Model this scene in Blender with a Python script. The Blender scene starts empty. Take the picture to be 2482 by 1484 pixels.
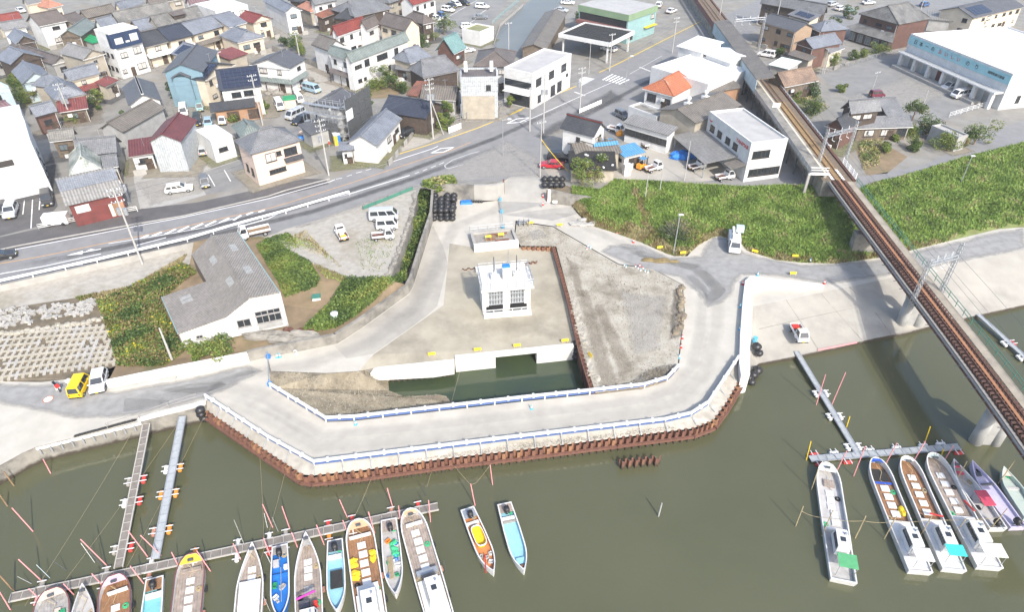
import bpy,math,random
import numpy as np
from mathutils import Vector,Matrix
from mathutils.geometry import tessellate_polygon
random.seed(7); rng = np.random.default_rng(7)
SC = bpy.context.scene; COL = SC.collection
R = math.radians
# ---------------------------------------------------------------- camera,sky,sun,exposure
PITCH,CAMH,FPX = R(37.0),55.0,1650.0
cd = bpy.data.cameras.new('camera'); cam = bpy.data.objects.new('camera',cd); COL.objects.link(cam)
cam.location = (0,0,CAMH); cam.rotation_euler = (R(90) - PITCH,0,0)
cd.sensor_width = 36.0; cd.lens = FPX / 2482 * 36.0; cd.clip_start = 0.5; cd.clip_end = 8000
SC.camera = cam
W = bpy.data.worlds.new('World'); SC.world = W; W.use_nodes = True
SUN_EL,SUN_DX,SUN_DY = R(40),0.43,-0.90
nt = W.node_tree; sky = nt.nodes.new('ShaderNodeTexSky'); sky.sky_type = 'NISHITA'; sky.sun_disc = False
sky.sun_elevation = SUN_EL; sky.sun_rotation = math.atan2(SUN_DX,SUN_DY); sky.air_density = 1.0; sky.dust_density = 2.5
bg = nt.nodes['Background']; bg.inputs[1].default_value = 0.15; nt.links.new(sky.outputs[0],bg.inputs[0])
sl = bpy.data.lights.new('sun','SUN'); sl.energy = 2.55; sl.angle = R(0.55); sl.color = (1.0,0.95,0.87)
sun = bpy.data.objects.new('sun',sl); COL.objects.link(sun)
sv = Vector((SUN_DX,SUN_DY,0)).normalized() * math.cos(SUN_EL) + Vector((0,0,math.sin(SUN_EL)))
sun.rotation_euler = sv.to_track_quat('Z','Y').to_euler(); sun.location = sv * 200
SC.view_settings.view_transform = 'Standard'; SC.view_settings.look = 'None'
SC.view_settings.gamma = 1.0; SC.view_settings.exposure = 1.1
SC.render.engine = 'CYCLES'
# ---------------------------------------------------------------- places: photo pixel -> point on the level z
SP,CP = math.sin(PITCH),math.cos(PITCH)
def G(x,y,z=0.0):
    xc = (x - 1241) / FPX; yc = (742 - y) / FPX
    d = Vector((xc,yc * SP + CP,yc * CP - SP)); t = (z - CAMH) / d.z
    return Vector((d.x * t,d.y * t,z))
OX = {1: 0.0,2: 614.5,3: 1229.1,4: 1831.3}; OY = {1: 0.0,2: 361.5,3: 723.0,4: 1093.9}
def Q(rc,x,y): return (OX[rc % 10] + x * .26311,OY[rc // 10] + y * .26311)
def q(rc,x,y,z=0.0):
    a,b = Q(rc,x,y); return G(a,b,z)
# ---------------------------------------------------------------- materials
MATS = {}
def M(name,c,c2=None,rough=.8,ns=1.5,bump=0.,pat=None,ps=1.,pamt=.35,metal=0.,spec=.4,stain=None,ss=.12,sa=.5,trans=0.,lo=.35,hi=.65):
    m = bpy.data.materials.new(name); m.use_nodes = True; MATS[name] = m
    n = m.node_tree.nodes; L = m.node_tree.links; b = n['Principled BSDF']
    b.inputs['Roughness'].default_value = rough; b.inputs['Metallic'].default_value = metal
    b.inputs['Specular IOR Level'].default_value = spec
    col = None
    geo = n.new('ShaderNodeNewGeometry')
    def noise(scale,det=5,rg=.6):
        t = n.new('ShaderNodeTexNoise'); t.inputs['Scale'].default_value = scale; t.inputs['Detail'].default_value = det
        t.inputs['Roughness'].default_value = rg; L.new(geo.outputs['Position'],t.inputs['Vector']); return t.outputs[0]
    def ramp(src,lo,hi):
        r = n.new('ShaderNodeMapRange'); r.inputs[1].default_value = lo; r.inputs[2].default_value = hi; r.clamp = True
        L.new(src,r.inputs[0]); return r.outputs[0]
    def mix(f,a,bb,mode='MIX'):
        x = n.new('ShaderNodeMix'); x.data_type = 'RGBA'; x.blend_type = mode
        if isinstance(f,float): x.inputs[0].default_value = f
        else: L.new(f,x.inputs[0])
        for s,v in ((6,a),(7,bb)):
            if isinstance(v,tuple): x.inputs[s].default_value = (*v[:3],1)
            else: L.new(v,x.inputs[s])
        return x.outputs[2]
    if c2 is None: c2 = tuple(v * .8 for v in c)
    nz = noise(ns); col = mix(ramp(nz,lo,hi),tuple(c),tuple(c2))
    if stain: col = mix(ramp(noise(ss,7,.65),.5,.5 + .5 * (1.02 - sa)),col,tuple(stain))
    hgt = None
    if pat:
        uv = n.new('ShaderNodeUVMap'); sep = n.new('ShaderNodeSeparateXYZ'); L.new(uv.outputs[0],sep.inputs[0])
        def wave(axis,s):
            mm = n.new('ShaderNodeMath'); mm.operation = 'MULTIPLY'; mm.inputs[1].default_value = s * 2 * math.pi
            L.new(sep.outputs[axis],mm.inputs[0]); sn = n.new('ShaderNodeMath'); sn.operation = 'SINE'; L.new(mm.outputs[0],sn.inputs[0])
            return ramp(sn.outputs[0],-1,1)
        def saw(axis,s):
            mm = n.new('ShaderNodeMath'); mm.operation = 'MULTIPLY'; mm.inputs[1].default_value = s; L.new(sep.outputs[axis],mm.inputs[0])
            fr = n.new('ShaderNodeMath'); fr.operation = 'FRACT'; L.new(mm.outputs[0],fr.inputs[0]); return fr.outputs[0]
        if pat == 'corr': hgt = wave(0,ps)
        elif pat == 'tile':
            a_,b_ = wave(0,ps),saw(1,ps * .9); mm = n.new('ShaderNodeMath'); mm.operation = 'ADD'; L.new(a_,mm.inputs[0]); L.new(b_,mm.inputs[1])
            h2 = n.new('ShaderNodeMath'); h2.operation = 'MULTIPLY'; h2.inputs[1].default_value = .5; L.new(mm.outputs[0],h2.inputs[0]); hgt = h2.outputs[0]
        elif pat == 'plank': hgt = ramp(saw(1,ps),0.,.15)
        elif pat == 'vplank': hgt = ramp(saw(0,ps),0.,.15)
        elif pat == 'check':
            a_,b_ = ramp(saw(0,ps),0.,.1),ramp(saw(1,ps),0.,.1); mm = n.new('ShaderNodeMath'); mm.operation = 'MULTIPLY'; L.new(a_,mm.inputs[0]); L.new(b_,mm.inputs[1]); hgt = mm.outputs[0]
        dk = mix(ramp(hgt,0.,1.),(1 - pamt,) * 3,(1.,1.,1.)); col = mix(1.,col,dk,'MULTIPLY')
        if pat in ('tile','corr','plank','vplank'):
            br = n.new('ShaderNodeTexNoise'); br.inputs['Scale'].default_value = 2.2; br.inputs['Detail'].default_value = 2; L.new(uv.outputs[0],br.inputs['Vector'])
            col = mix(ramp(br.outputs[0],.3,.7),col,mix(1.,col,(.72,.72,.72),'MULTIPLY'))
    if bump or pat:
        bp = n.new('ShaderNodeBump'); bp.inputs['Strength'].default_value = max(bump,.0) if not pat else .6
        bp.inputs['Distance'].default_value = .05
        L.new(hgt if hgt is not None else nz,bp.inputs['Height']); L.new(bp.outputs[0],b.inputs['Normal'])
    if trans:
        b.inputs['Transmission Weight'].default_value = trans
    L.new(col,b.inputs['Base Color']); return m
def MM(x): return MATS[x] if isinstance(x,str) else x
# ---------------------------------------------------------------- mesh builder
class MB:
    def __init__(s): s.v = []; s.f = []; s.m = []; s.k = 0
    def add(s,vs,fs):
        o = len(s.v); s.v += [tuple(p) for p in vs]; s.f += [tuple(i + o for i in f) for f in fs]; s.m += [s.k] * len(fs); return s
    def mat(s,k): s.k = k; return s
    def hexa(s,b,t):
        n = len(b); fs = [tuple(range(n - 1,-1,-1)),tuple(range(n,2 * n))]
        fs += [(i,(i + 1) % n,n + (i + 1) % n,n + i) for i in range(n)]
        return s.add(list(b) + list(t),fs)
    def box(s,c,d,rz=0.,tap=1.):
        cx,cy,z0 = c; hx,hy = d[0] / 2,d[1] / 2; ca,sa = math.cos(rz),math.sin(rz)
        pts = [(-hx,-hy),(hx,-hy),(hx,hy),(-hx,hy)]
        f = lambda k,z: [(cx + (x * ca - y * sa) * k,cy + (x * sa + y * ca) * k,z) for x,y in pts]
        return s.hexa(f(1,z0),f(tap,z0 + d[2]))
    def prism(s,poly,z0,z1):
        return s.hexa([(p[0],p[1],z0) for p in poly],[(p[0],p[1],z1) for p in poly])
    def tube(s,p0,p1,r0,r1=None,n=8,cap=True):
        p0,p1 = Vector(p0),Vector(p1); r1 = r0 if r1 is None else r1
        d = (p1 - p0).normalized(); a = d.orthogonal().normalized(); b = d.cross(a)
        ring = lambda p,r: [p + (a * math.cos(2 * math.pi * i / n) + b * math.sin(2 * math.pi * i / n)) * r for i in range(n)]
        o = len(s.v); s.v += [tuple(p) for p in ring(p0,r0) + ring(p1,r1)]
        fs = [(o + i,o + (i + 1) % n,o + n + (i + 1) % n,o + n + i) for i in range(n)]
        if cap: fs += [tuple(o + i for i in range(n - 1,-1,-1)),tuple(o + n + i for i in range(n))]
        s.f += fs; s.m += [s.k] * len(fs); return s
    def path(s,pts,r,n=6):
        for a,b in zip(pts[:-1],pts[1:]): s.tube(a,b,r,r,n)
        return s
    def ball(s,c,r,nu=10,nv=6,jit=0.):
        vs = []; fs = []
        for j in range(nv + 1):
            th = math.pi * j / nv
            for i in range(nu):
                ph = 2 * math.pi * i / nu; k = 1 + random.uniform(-jit,jit)
                vs.append((c[0] + r[0] * math.sin(th) * math.cos(ph) * k,c[1] + r[1] * math.sin(th) * math.sin(ph) * k,c[2] + r[2] * math.cos(th) * k))
        for j in range(nv):
            for i in range(nu):
                fs.append((j * nu + i,(j + 1) * nu + i,(j + 1) * nu + (i + 1) % nu,j * nu + (i + 1) % nu))
        return s.add(vs,fs)
    def loft(s,rings,cap=True):
        n = len(rings[0]); o = len(s.v)
        for r in rings: s.v += [tuple(p) for p in r]
        fs = []
        for j in range(len(rings) - 1):
            for i in range(n): fs.append((o + j * n + i,o + j * n + (i + 1) % n,o + (j + 1) * n + (i + 1) % n,o + (j + 1) * n + i))
        if cap: fs += [tuple(o + i for i in range(n - 1,-1,-1)),tuple(o + (len(rings) - 1) * n + i for i in range(n))]
        s.f += fs; s.m += [s.k] * len(fs); return s
    def poly(s,pts):
        pts = [Vector(p) for p in pts]; tr = tessellate_polygon([[Vector((p.x,p.y,0)) for p in pts]])
        out = []
        for a,b,c in tr:
            nz = (pts[b] - pts[a]).cross(pts[c] - pts[a]).z
            out.append((a,b,c) if nz > 0 else (a,c,b))
        return s.add(pts,out)
    def slab(s,pts,t):
        """sloped quad/tri with thickness t downward"""
        pts = [Vector(p) for p in pts]; nn = (pts[1] - pts[0]).cross(pts[2] - pts[0]).normalized()
        if nn.z < 0: pts = pts[::-1]; nn = -nn
        return s.hexa([p - nn * t for p in pts],pts)
    def mesh(s,name,mats,smooth=False):
        me = bpy.data.meshes.new(name); me.from_pydata(s.v,[],s.f)
        if not isinstance(mats,(list,tuple)): mats = [mats]
        for m in mats: me.materials.append(MM(m))
        nv = len(s.v)
        if s.f:
            nl = len(me.loops); npl = len(me.polygons)
            if len(mats) > 1: me.polygons.foreach_set('material_index',s.m)
            co = np.array(s.v,dtype=np.float64)
            nor = np.empty(npl * 3); me.polygons.foreach_get('normal',nor); nor = nor.reshape(-1,3)
            lt = np.empty(npl,dtype=np.int32); me.polygons.foreach_get('loop_total',lt)
            lv = np.empty(nl,dtype=np.int32); me.loops.foreach_get('vertex_index',lv)
            ln = np.repeat(nor,lt,axis=0); p = co[lv]
            hx = np.stack([-ln[:,1],ln[:,0],np.zeros(nl)],1); hl = np.linalg.norm(hx,axis=1)
            flat = hl < .05; hx[flat] = (1,0,0); hl[flat] = 1; hx /= hl[:,None]
            vx = np.cross(ln,hx)
            uv = np.stack([(p * hx).sum(1),(p * vx).sum(1)],1).astype(np.float32)
            ul = me.uv_layers.new(name='UVMap'); ul.data.foreach_set('uv',uv.ravel())
            if smooth: me.polygons.foreach_set('use_smooth',[True] * npl)
        me.update(); return me
    def build(s,name,mats,parent=None,loc=None,rz=0.,smooth=False):
        return ob(name,s.mesh(name,mats,smooth),parent,loc,rz)
def ob(name,me,parent=None,loc=None,rz=0.,mat=None):
    o = bpy.data.objects.new(name,me); COL.objects.link(o)
    if parent is not None: o.parent = parent
    if loc is not None: o.location = loc
    if rz: o.rotation_euler = (0,0,rz)
    if mat is not None and me is not None:
        o.material_slots[0].link = 'OBJECT'; o.material_slots[0].material = MM(mat)
    return o
def tag(o,label=None,cat=None,group=None,kind=None):
    if label: o['label'] = label
    if cat: o['category'] = cat
    if group: o['group'] = group
    if kind: o['kind'] = kind
    return o
def thing(name,label,cat,loc=(0,0,0),rz=0.,group=None):
    o = ob(name,None,None,loc,rz); o.empty_display_size = .3; return tag(o,label,cat,group,'thing')
UB = {}
def bxpart(name,mat,parent,c,d,rz=0.):
    """box part with its own size, mesh shared between equal sizes"""
    k = (name,str(mat),tuple(round(x,2) for x in d))
    if k not in UB: UB[k] = MB().box((0,0,0),d).mesh(name,mat)
    return ob(name,UB[k],parent,c,rz)
def copy_tree(o,parent=None):
    c = o.copy(); COL.objects.link(c); c.parent = parent
    for ch in list(o.children): copy_tree(ch,c)
    return c
def sheet(name,pts,mat,kind='structure',parent=None):
    o = MB().poly(pts).build(name,mat,parent)
    if kind and parent is None: o['kind'] = kind
    return o
def pxs(L,z=0.):
    return [G(p[0],p[1],p[2] if len(p) > 2 else z) for p in L]
def ang(a,b): return math.atan2(b[1] - a[1],b[0] - a[0])
# ---------------------------------------------------------------- palette
M('asphalt',(.23,.228,.226),(.19,.189,.189),ns=.5,bump=.1,stain=(.2,.2,.205),ss=.08)
M('asphalt_old',(.225,.223,.215),(.175,.175,.172),ns=.35,bump=.15,stain=(.24,.235,.22),ss=.09,sa=.6)
M('asphalt_dark',(.105,.1,.1),(.085,.082,.082),ns=.7,bump=.1,stain=(.13,.125,.12))
M('town_ground',(.26,.25,.225),(.19,.184,.168),ns=.3,bump=.2,stain=(.23,.2,.155),ss=.1,sa=.6)
M('gravel',(.38,.355,.31),(.3,.282,.245),ns=1.2,bump=.4,stain=(.25,.225,.17),ss=.15,sa=.55)
M('haul_gravel',(.47,.443,.388),(.41,.386,.336),ns=.5,bump=.15,stain=(.36,.342,.3),ss=.12)
M('site_soil',(.37,.335,.262),(.3,.27,.208),ns=.35,bump=.3,stain=(.2,.18,.14),ss=.13,sa=.6)
M('ramp_gravel',(.33,.318,.29),(.28,.27,.245),ns=.5,bump=.15)
M('beach_soil',(.31,.27,.195),(.2,.17,.12),ns=.6,bump=.5,stain=(.1,.09,.068),ss=.25,sa=.6)
M('site_fill',(.4,.375,.32),(.31,.285,.232),ns=.45,bump=.35,stain=(.17,.147,.11),ss=.2,sa=.65)
M('mud',(.23,.19,.13),(.15,.125,.095),ns=.5,bump=.5,stain=(.09,.08,.065),ss=.2,sa=.6)
M('dry_soil',(.24,.178,.11),(.175,.13,.08),ns=.6,bump=.5,stain=(.13,.13,.055),ss=.25,sa=.5)
M('concrete',(.36,.35,.325),(.3,.29,.27),ns=.8,bump=.1,stain=(.3,.29,.265),ss=.25,sa=.5)
M('concrete_old',(.27,.255,.225),(.18,.17,.15),ns=.7,bump=.2,stain=(.11,.105,.095),ss=.35,sa=.6)
M('concrete_slab',(.38,.358,.312),(.32,.3,.262),ns=.25,bump=.08,stain=(.225,.212,.19),ss=.12,sa=.55)
M('concrete_white',(.66,.65,.62),(.58,.57,.54),ns=.7,bump=.05,stain=(.44,.43,.39),ss=.3,sa=.35)
M('white_paint',(.8,.8,.79),(.72,.72,.71),ns=.5)
M('yellow_line',(.7,.5,.06),(.6,.42,.06),ns=2)
M('orange_line',(.62,.33,.1),(.5,.28,.1),ns=2)
M('line_worn',(.62,.62,.6),(.4,.4,.4),ns=2.5,lo=.4,hi=.75)
M('grass_soil',(.2,.23,.075),(.15,.175,.06),ns=.6,bump=.3,stain=(.12,.1,.045),ss=.3)
M('earth',(.16,.13,.09),(.1,.085,.06),ns=.8,bump=.5)
M('rust',(.2,.095,.062),(.13,.06,.042),ns=2.,rough=.85,bump=.15,stain=(.25,.135,.08),ss=.9,sa=.5)
M('rust_dark',(.14,.065,.045),(.09,.045,.035),ns=3,rough=.85,bump=.1)
M('steel',(.42,.44,.46),(.34,.36,.38),rough=.45,metal=.5,ns=3)
M('steel_dark',(.13,.14,.15),(.09,.1,.11),rough=.5,metal=.4,ns=3)
M('pole_concrete',(.42,.41,.39),(.34,.335,.32),ns=3)
M('black',(.012,.012,.013),(.02,.02,.021),rough=.5)
M('rubber',(.02,.02,.02),(.03,.03,.03),rough=.85)
M('black_bag',(.018,.018,.02),(.03,.03,.032),rough=.38,ns=6,bump=.5)
M('glass',(.02,.025,.03),(.03,.035,.04),rough=.06,spec=.8)
M('glass_pale',(.16,.19,.21),(.1,.13,.15),rough=.08,spec=.7,ns=.8)
M('wood',(.26,.17,.1),(.18,.12,.07),ns=2,bump=.1)
M('wood_dark',(.1,.07,.05),(.065,.045,.035),ns=2,pat='vplank',ps=3)
M('wood_grey',(.3,.28,.25),(.22,.205,.185),ns=2.5,bump=.1)
M('bamboo',(.42,.34,.2),(.33,.26,.15),ns=4)
M('pink',(.72,.3,.3),(.62,.26,.27),ns=3,rough=.6)
M('yellow',(.75,.52,.02),(.65,.44,.02),ns=3,rough=.6)
M('red',(.55,.045,.035),(.42,.04,.035),ns=3,rough=.55)
M('orange',(.72,.24,.03),(.6,.2,.03),ns=3,rough=.6)
M('blue',(.03,.2,.6),(.025,.16,.5),ns=3,rough=.5)
M('rail_blue',(.08,.13,.3),(.065,.11,.25),ns=3,rough=.5)
M('cyan',(.12,.42,.6),(.1,.36,.52),ns=3,rough=.5)
M('green',(.03,.3,.13),(.025,.24,.1),ns=3,rough=.5)
M('fence_green',(.06,.2,.15),(.05,.16,.12),ns=3,rough=.5)
M('white_plastic',(.66,.66,.65),(.58,.58,.57),ns=3,rough=.4)
M('cream',(.62,.55,.43),(.55,.48,.37),ns=.6)
WATERS = []
def water(name,c,c2,ns,rough):
    m = M(name,c,c2,rough=rough,ns=ns,spec=.5); n = m.node_tree.nodes; L = m.node_tree.links
    g = n.new('ShaderNodeNewGeometry'); t = n.new('ShaderNodeTexNoise'); t.inputs['Scale'].default_value = 2.6; t.inputs['Detail'].default_value = 4
    L.new(g.outputs['Position'],t.inputs['Vector']); b = n.new('ShaderNodeBump'); b.inputs['Strength'].default_value = .2; b.inputs['Distance'].default_value = .05
    L.new(t.outputs[0],b.inputs['Height']); L.new(b.outputs[0],n['Principled BSDF'].inputs['Normal']); return m
water('river_water',(.088,.09,.05),(.077,.08,.043),.05,.06)
water('pond_water',(.05,.068,.03),(.036,.052,.033),.12,.05)
def fade_mat(name,c,c2,strength=1.,ns=.8):
    m = M(name,c,c2,ns=ns); n = m.node_tree.nodes; L = m.node_tree.links; b = n['Principled BSDF']; at = n.new('ShaderNodeAttribute'); at.attribute_name = 'fade'
    g = n.new('ShaderNodeNewGeometry'); t = n.new('ShaderNodeTexNoise'); t.inputs['Scale'].default_value = .9; t.inputs['Detail'].default_value = 6; L.new(g.outputs['Position'],t.inputs['Vector'])
    ad = n.new('ShaderNodeMath'); ad.operation = 'MULTIPLY_ADD'; ad.inputs[1].default_value = 1.1; L.new(t.outputs[0],ad.inputs[2]); L.new(at.outputs['Fac'],ad.inputs[0])
    mr = n.new('ShaderNodeMapRange'); mr.inputs[1].default_value = .4; mr.inputs[2].default_value = 1.7; mr.inputs[4].default_value = strength; L.new(ad.outputs[0],mr.inputs[0]); L.new(mr.outputs[0],b.inputs['Alpha']); return m
def fade_sheet(name,pts,mat,w):
    rj = random.Random(len(pts)); p0 = [Vector(p) for p in pts]; pts = []
    for i,a in enumerate(p0):
        b = p0[(i + 1) % len(p0)]; k = max(1,int((b - a).length / (w * 2.2)))
        for j in range(k): t = a.lerp(b,j / k); pts.append(t + Vector((rj.uniform(-1,1),rj.uniform(-1,1),0)) * w * .28)
    n = len(pts); ar = sum(pts[i].x * pts[(i + 1) % n].y - pts[(i + 1) % n].x * pts[i].y for i in range(n)); sg = 1 if ar > 0 else -1; inn = []
    for i in range(n):
        a = (pts[i] - pts[i - 1]); b = (pts[(i + 1) % n] - pts[i]); a.z = b.z = 0; t = (a.normalized() + b.normalized()).normalized(); inn.append(pts[i] + Vector((-t.y * sg * w,t.x * sg * w,.006)))
    m = MB().poly(inn); o = len(m.v); m.add(pts + inn,[(i,(i + 1) % n,n + (i + 1) % n,n + i) if sg > 0 else (i,n + i,n + (i + 1) % n,(i + 1) % n) for i in range(n)])
    ob_ = m.build(name,mat); at = ob_.data.attributes.new('fade','FLOAT','POINT'); at.data.foreach_set('value',[1.] * o + [0.] * n + [1.] * n); ob_['kind'] = 'structure'; return ob_
def fade_track(name,pts,mat,w,z=0.):
    pts = [Vector(p) for p in pts]; V,F,A = [],[],[]
    for i,p in enumerate(pts):
        d = (pts[min(i + 1,len(pts) - 1)] - pts[max(i - 1,0)]); d.z = 0; d.normalize(); nn = Vector((-d.y,d.x,0)); e = 0. if i in (0,len(pts) - 1) else 1.
        for k,a in ((-1,0),(-.4,e),(.4,e),(1,0)): V.append(p + nn * w * k + Vector((0,0,z))); A.append(a)
    for i in range(len(pts) - 1): F += [(i * 4 + k,i * 4 + k + 1,i * 4 + k + 5,i * 4 + k + 4) for k in range(3)]
    ob_ = MB().add(V,F).build(name,mat); ob_.data.attributes.new('fade','FLOAT','POINT').data.foreach_set('value',A); ob_['kind'] = 'structure'; return ob_
# leaf tones
for nm,c in dict(leaf_a=(.085,.135,.03),leaf_b=(.125,.18,.038),leaf_c=(.045,.08,.02),leaf_d=(.19,.21,.05),leaf_dry=(.19,.145,.065),
                  leaf_flower=(.55,.42,.02),grass_a=(.2,.31,.065),grass_b=(.26,.345,.085),grass_c=(.135,.23,.045),grass_dry=(.36,.31,.16)).items():
    M(nm,c,tuple(v * .75 for v in c),ns=.5,rough=.6,spec=.3)
def scatter(name,pts,nrm_up,size,mats,w=None,parent=None,blade=False,kind='stuff'):
    """pts Nx3; one leaf quad or grass blade per point, mats picked by weights"""
    n = len(pts); pts = np.asarray(pts,float)
    th = rng.uniform(0,2 * np.pi,n); sz = rng.uniform(size[0],size[1],n)
    if blade:
        lean = rng.normal(0,.35,(n,2)); hw = sz * .13 + .03
        dx = np.stack([np.cos(th) * hw,np.sin(th) * hw,np.zeros(n)],1)
        top = pts + np.stack([lean[:,0] * sz,lean[:,1] * sz,sz],1)
        V = np.stack([pts - dx,pts + dx,top],1).reshape(-1,3); k = 3
    else:
        a = rng.normal(0,1,(n,3)); a[:,2] = a[:,2] * .5; a /= np.linalg.norm(a,axis=1)[:,None]
        b = rng.normal(0,1,(n,3)); b -= (b * a).sum(1)[:,None] * a; b /= np.linalg.norm(b,axis=1)[:,None]
        a *= sz[:,None] * .5; b *= sz[:,None] * .38
        V = np.stack([pts - a,pts + b,pts + a,pts - b],1).reshape(-1,3); k = 4
    me = bpy.data.meshes.new(name); me.vertices.add(n * k); me.vertices.foreach_set('co',V.ravel())
    me.loops.add(n * k); me.loops.foreach_set('vertex_index',np.arange(n * k,dtype=np.int32))
    me.polygons.add(n); me.polygons.foreach_set('loop_start',np.arange(0,n * k,k,dtype=np.int32))
    for m in mats: me.materials.append(MM(m))
    w = np.ones(len(mats)) if w is None else np.array(w,float)
    # clumped choice of tone
    ph = (np.sin(pts[:,0] * .9 + 1.3 * np.sin(pts[:,1] * .7)) + np.sin(pts[:,1] * 1.1 + 2 * np.sin(pts[:,0] * .43)) + rng.normal(0,.8,n))
    rk = ph.argsort().argsort() / n; mi = np.searchsorted(np.cumsum(w / w.sum()),rk).clip(0,len(mats) - 1).astype(np.int32)
    me.polygons.foreach_set('material_index',mi); me.update(calc_edges=True)
    o = ob(name,me,parent)
    if kind: o['kind'] = kind
    return o
def in_poly(P,poly):
    x,y = P[:,0],P[:,1]; c = np.zeros(len(P),bool); n = len(poly); j = n - 1
    for i in range(n):
        xi,yi,xj,yj = poly[i][0],poly[i][1],poly[j][0],poly[j][1]
        with np.errstate(divide='ignore',invalid='ignore'):
            c ^= ((yi > y) != (yj > y)) & (x < (xj - xi) * (y - yi) / (yj - yi) + xi)
        j = i
    return c
def sample_on(poly,n):
    """random points on the triangulated 3D polygon"""
    tr = tessellate_polygon([[Vector((p[0],p[1],0)) for p in poly]]); T = np.array([[list(poly[i]) for i in t] for t in tr],float)
    ar = np.abs(np.cross(T[:,1,:2] - T[:,0,:2],T[:,2,:2] - T[:,0,:2])); k = rng.choice(len(T),n,p=ar / ar.sum())
    u = rng.random((n,2)); s = u.sum(1) > 1; u[s] = 1 - u[s]; T = T[k]
    return T[:,0] + (T[:,1] - T[:,0]) * u[:,:1] + (T[:,2] - T[:,0]) * u[:,1:]
# ================================================================ SETTING
ZW,ZS,ZF = -4.6,-2.2,-2.5          # river level,works-yard level,gate floor level
o = MB().poly([(-900,-700,ZW),(900,-700,ZW),(900,200,ZW),(-900,200,ZW)]).build('river_water','river_water'); o['kind'] = 'structure'
# town level (z = 0): one sheet to the far distance,its river edge traced along the retaining walls and bank tops
TOWN_EDGE = [(-700,838),(0,692),(230,640),(455,590),(470,586),(560,566),(640,575),(760,640),(860,680),(942,680),(1010,478),(1020,452),(1052,462),(1107,450),(1160,447),(1215,442),
             (1240,428),(1300,424),(1328,440),(1380,452),(1465,462),(1480,436),(1600,441),(1710,449),(1800,454),(1900,449),(1990,452),(2060,470),(2110,446),(2200,424),(2330,384),(2482,345),(2900,235)]
te = pxs(TOWN_EDGE)
sheet('ground',te + [Vector((900,te[-1].y,0)),Vector((900,2600,0)),Vector((-900,2600,0)),Vector((-900,te[0].y,0))],'town_ground')
# ---- yard levels by the river
GP = pxs([(-700,838,-1),(0,695,-1),(230,643,-1),(455,593,-1),(470,589,-1),(460,640,-1.05),(316,696,-1.05),(184,722,-1.05),(66,740,-1.05),(0,752,-1.05),(-700,905,-1.05)])
sheet('gravel_path',GP,'gravel')
RV = pxs([(-700,905,-1.05),(0,752,-1.05),(66,740,-1.05),(184,722,-1.05),(232,731,-1.15),(262,812,-1.7),(281,888,-2.2),(236,906,-2.25),(170,919,-2.25),(100,927,-2.25),(0,925,-2.25),(-700,1060,-2.25)])
sheet('revetment_slope',RV,'earth')
# back land behind the flood wall: weeds,warehouse plot,dry field
WT = [(262,925,-2.),(300,920,-1.8),(430,903,-1.6),(605,866,-1.6),(649,855,-1.6),(743,838,-1.6),(817,823,-1.6),(904,766,-1.6),(988,702,-1.6)]
BL = pxs([(184,722,-1.05),(316,696,-1.05),(460,640,-1.05),(470,586,0),(560,566,0),(640,575,0),(760,640,0),(860,680,0),(942,680,0),(988,690,-1.3)] + WT[::-1] + [(281,888,-2.2),(262,812,-1.7),(232,731,-1.15)])
sheet('back_land',BL,'dry_soil')
# channel bed between its two walls
sheet('channel_bed',pxs([(1000,440,-3),(1090,440,-3),(1060,560,-3),(1010,720,-3),(950,720,-3),(985,600,-3)]),'mud')
# works yard
YARD = [(1001,696,ZS),(1049,540,ZS),(1053,485,ZS),(1114,484,ZS),(1170,490,ZS),(1207,486,ZS),(1215,520,ZS),(1340,535,ZS),(1400,518,ZS),(1429,546,ZS),(1482,562,ZS),(1555,588,ZS),(1613,614,ZS),(1634,621,ZS),(1666,621,ZS),(1687,598,ZS),(1737,570,ZS),(1792,586,ZS),(1812,608,ZS),(1880,630,ZS),(1942,637,ZS),(2026,639,ZS),(2131,625,ZS),(2213,606,ZS),(2420,555,ZS),(2482,551,ZS),(2900,545,ZS)]
APR_TOP = [(2900,590,ZS),(2482,606,ZS),(2257,653,ZS),(2160,674,ZS),(2055,696,ZS),(1997,708,ZS),(1831,742,ZS)]
FILL = [(1655,690,ZS),(1660,760,ZS),(1652,820,ZS),(1644,893,ZS),(1616,924,ZS),(1561,941,ZS),(1429,956,ZS),(1441,947,ZS),(1411,855,ZS),(1379,722,ZS),(1346,600,ZS),(1263,598,ZS)]
sheet('works_yard',pxs(YARD + APR_TOP + [(1820,742,ZS),(1800,880,ZS),(1789,873,ZS),(1716,984,ZS),(1674,1011,ZS),(1611,1026,ZS),(1424,1048,ZS),(1229,1071,ZS),(762,1129,ZS),(651,1068,ZS),(501,969,ZS),
      (497,985,ZS),(340,1022,ZS),(85,1085,ZS),(55,1098,ZS),(-200,1240,ZS),(-700,1500,ZS),(-700,1060,ZS),(0,925,ZS),(100,927,ZS),(170,919,ZS),(236,906,ZS),(262,935,ZS),(267,949,ZS),(605,877,ZS),(649,866,ZS),(657,941,ZS),(791,1024,ZS),(859,1021,ZS),(1265,974,ZS),(1429,957,ZS),
      (1561,942,ZS),(1616,925,ZS),(1645,894,ZS),(1652,820,ZS),(1660,760,ZS),(1655,690,ZS),(1580,650,ZS),(1500,640,ZS),(1430,600,ZS),(1340,548,ZS),(1250,535,ZS),(1245,580,ZS),(1255,600,ZS),(1150,600,ZS),(1090,590,ZS),(1075,740,ZS),(990,800,ZS),(905,860,ZS),(870,900,ZS),(790,905,ZS),(657,900,ZS),(649,866,ZS),(743,849,ZS),(817,834,ZS),(904,776,ZS),(991,712,ZS)]),'haul_gravel')
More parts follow.
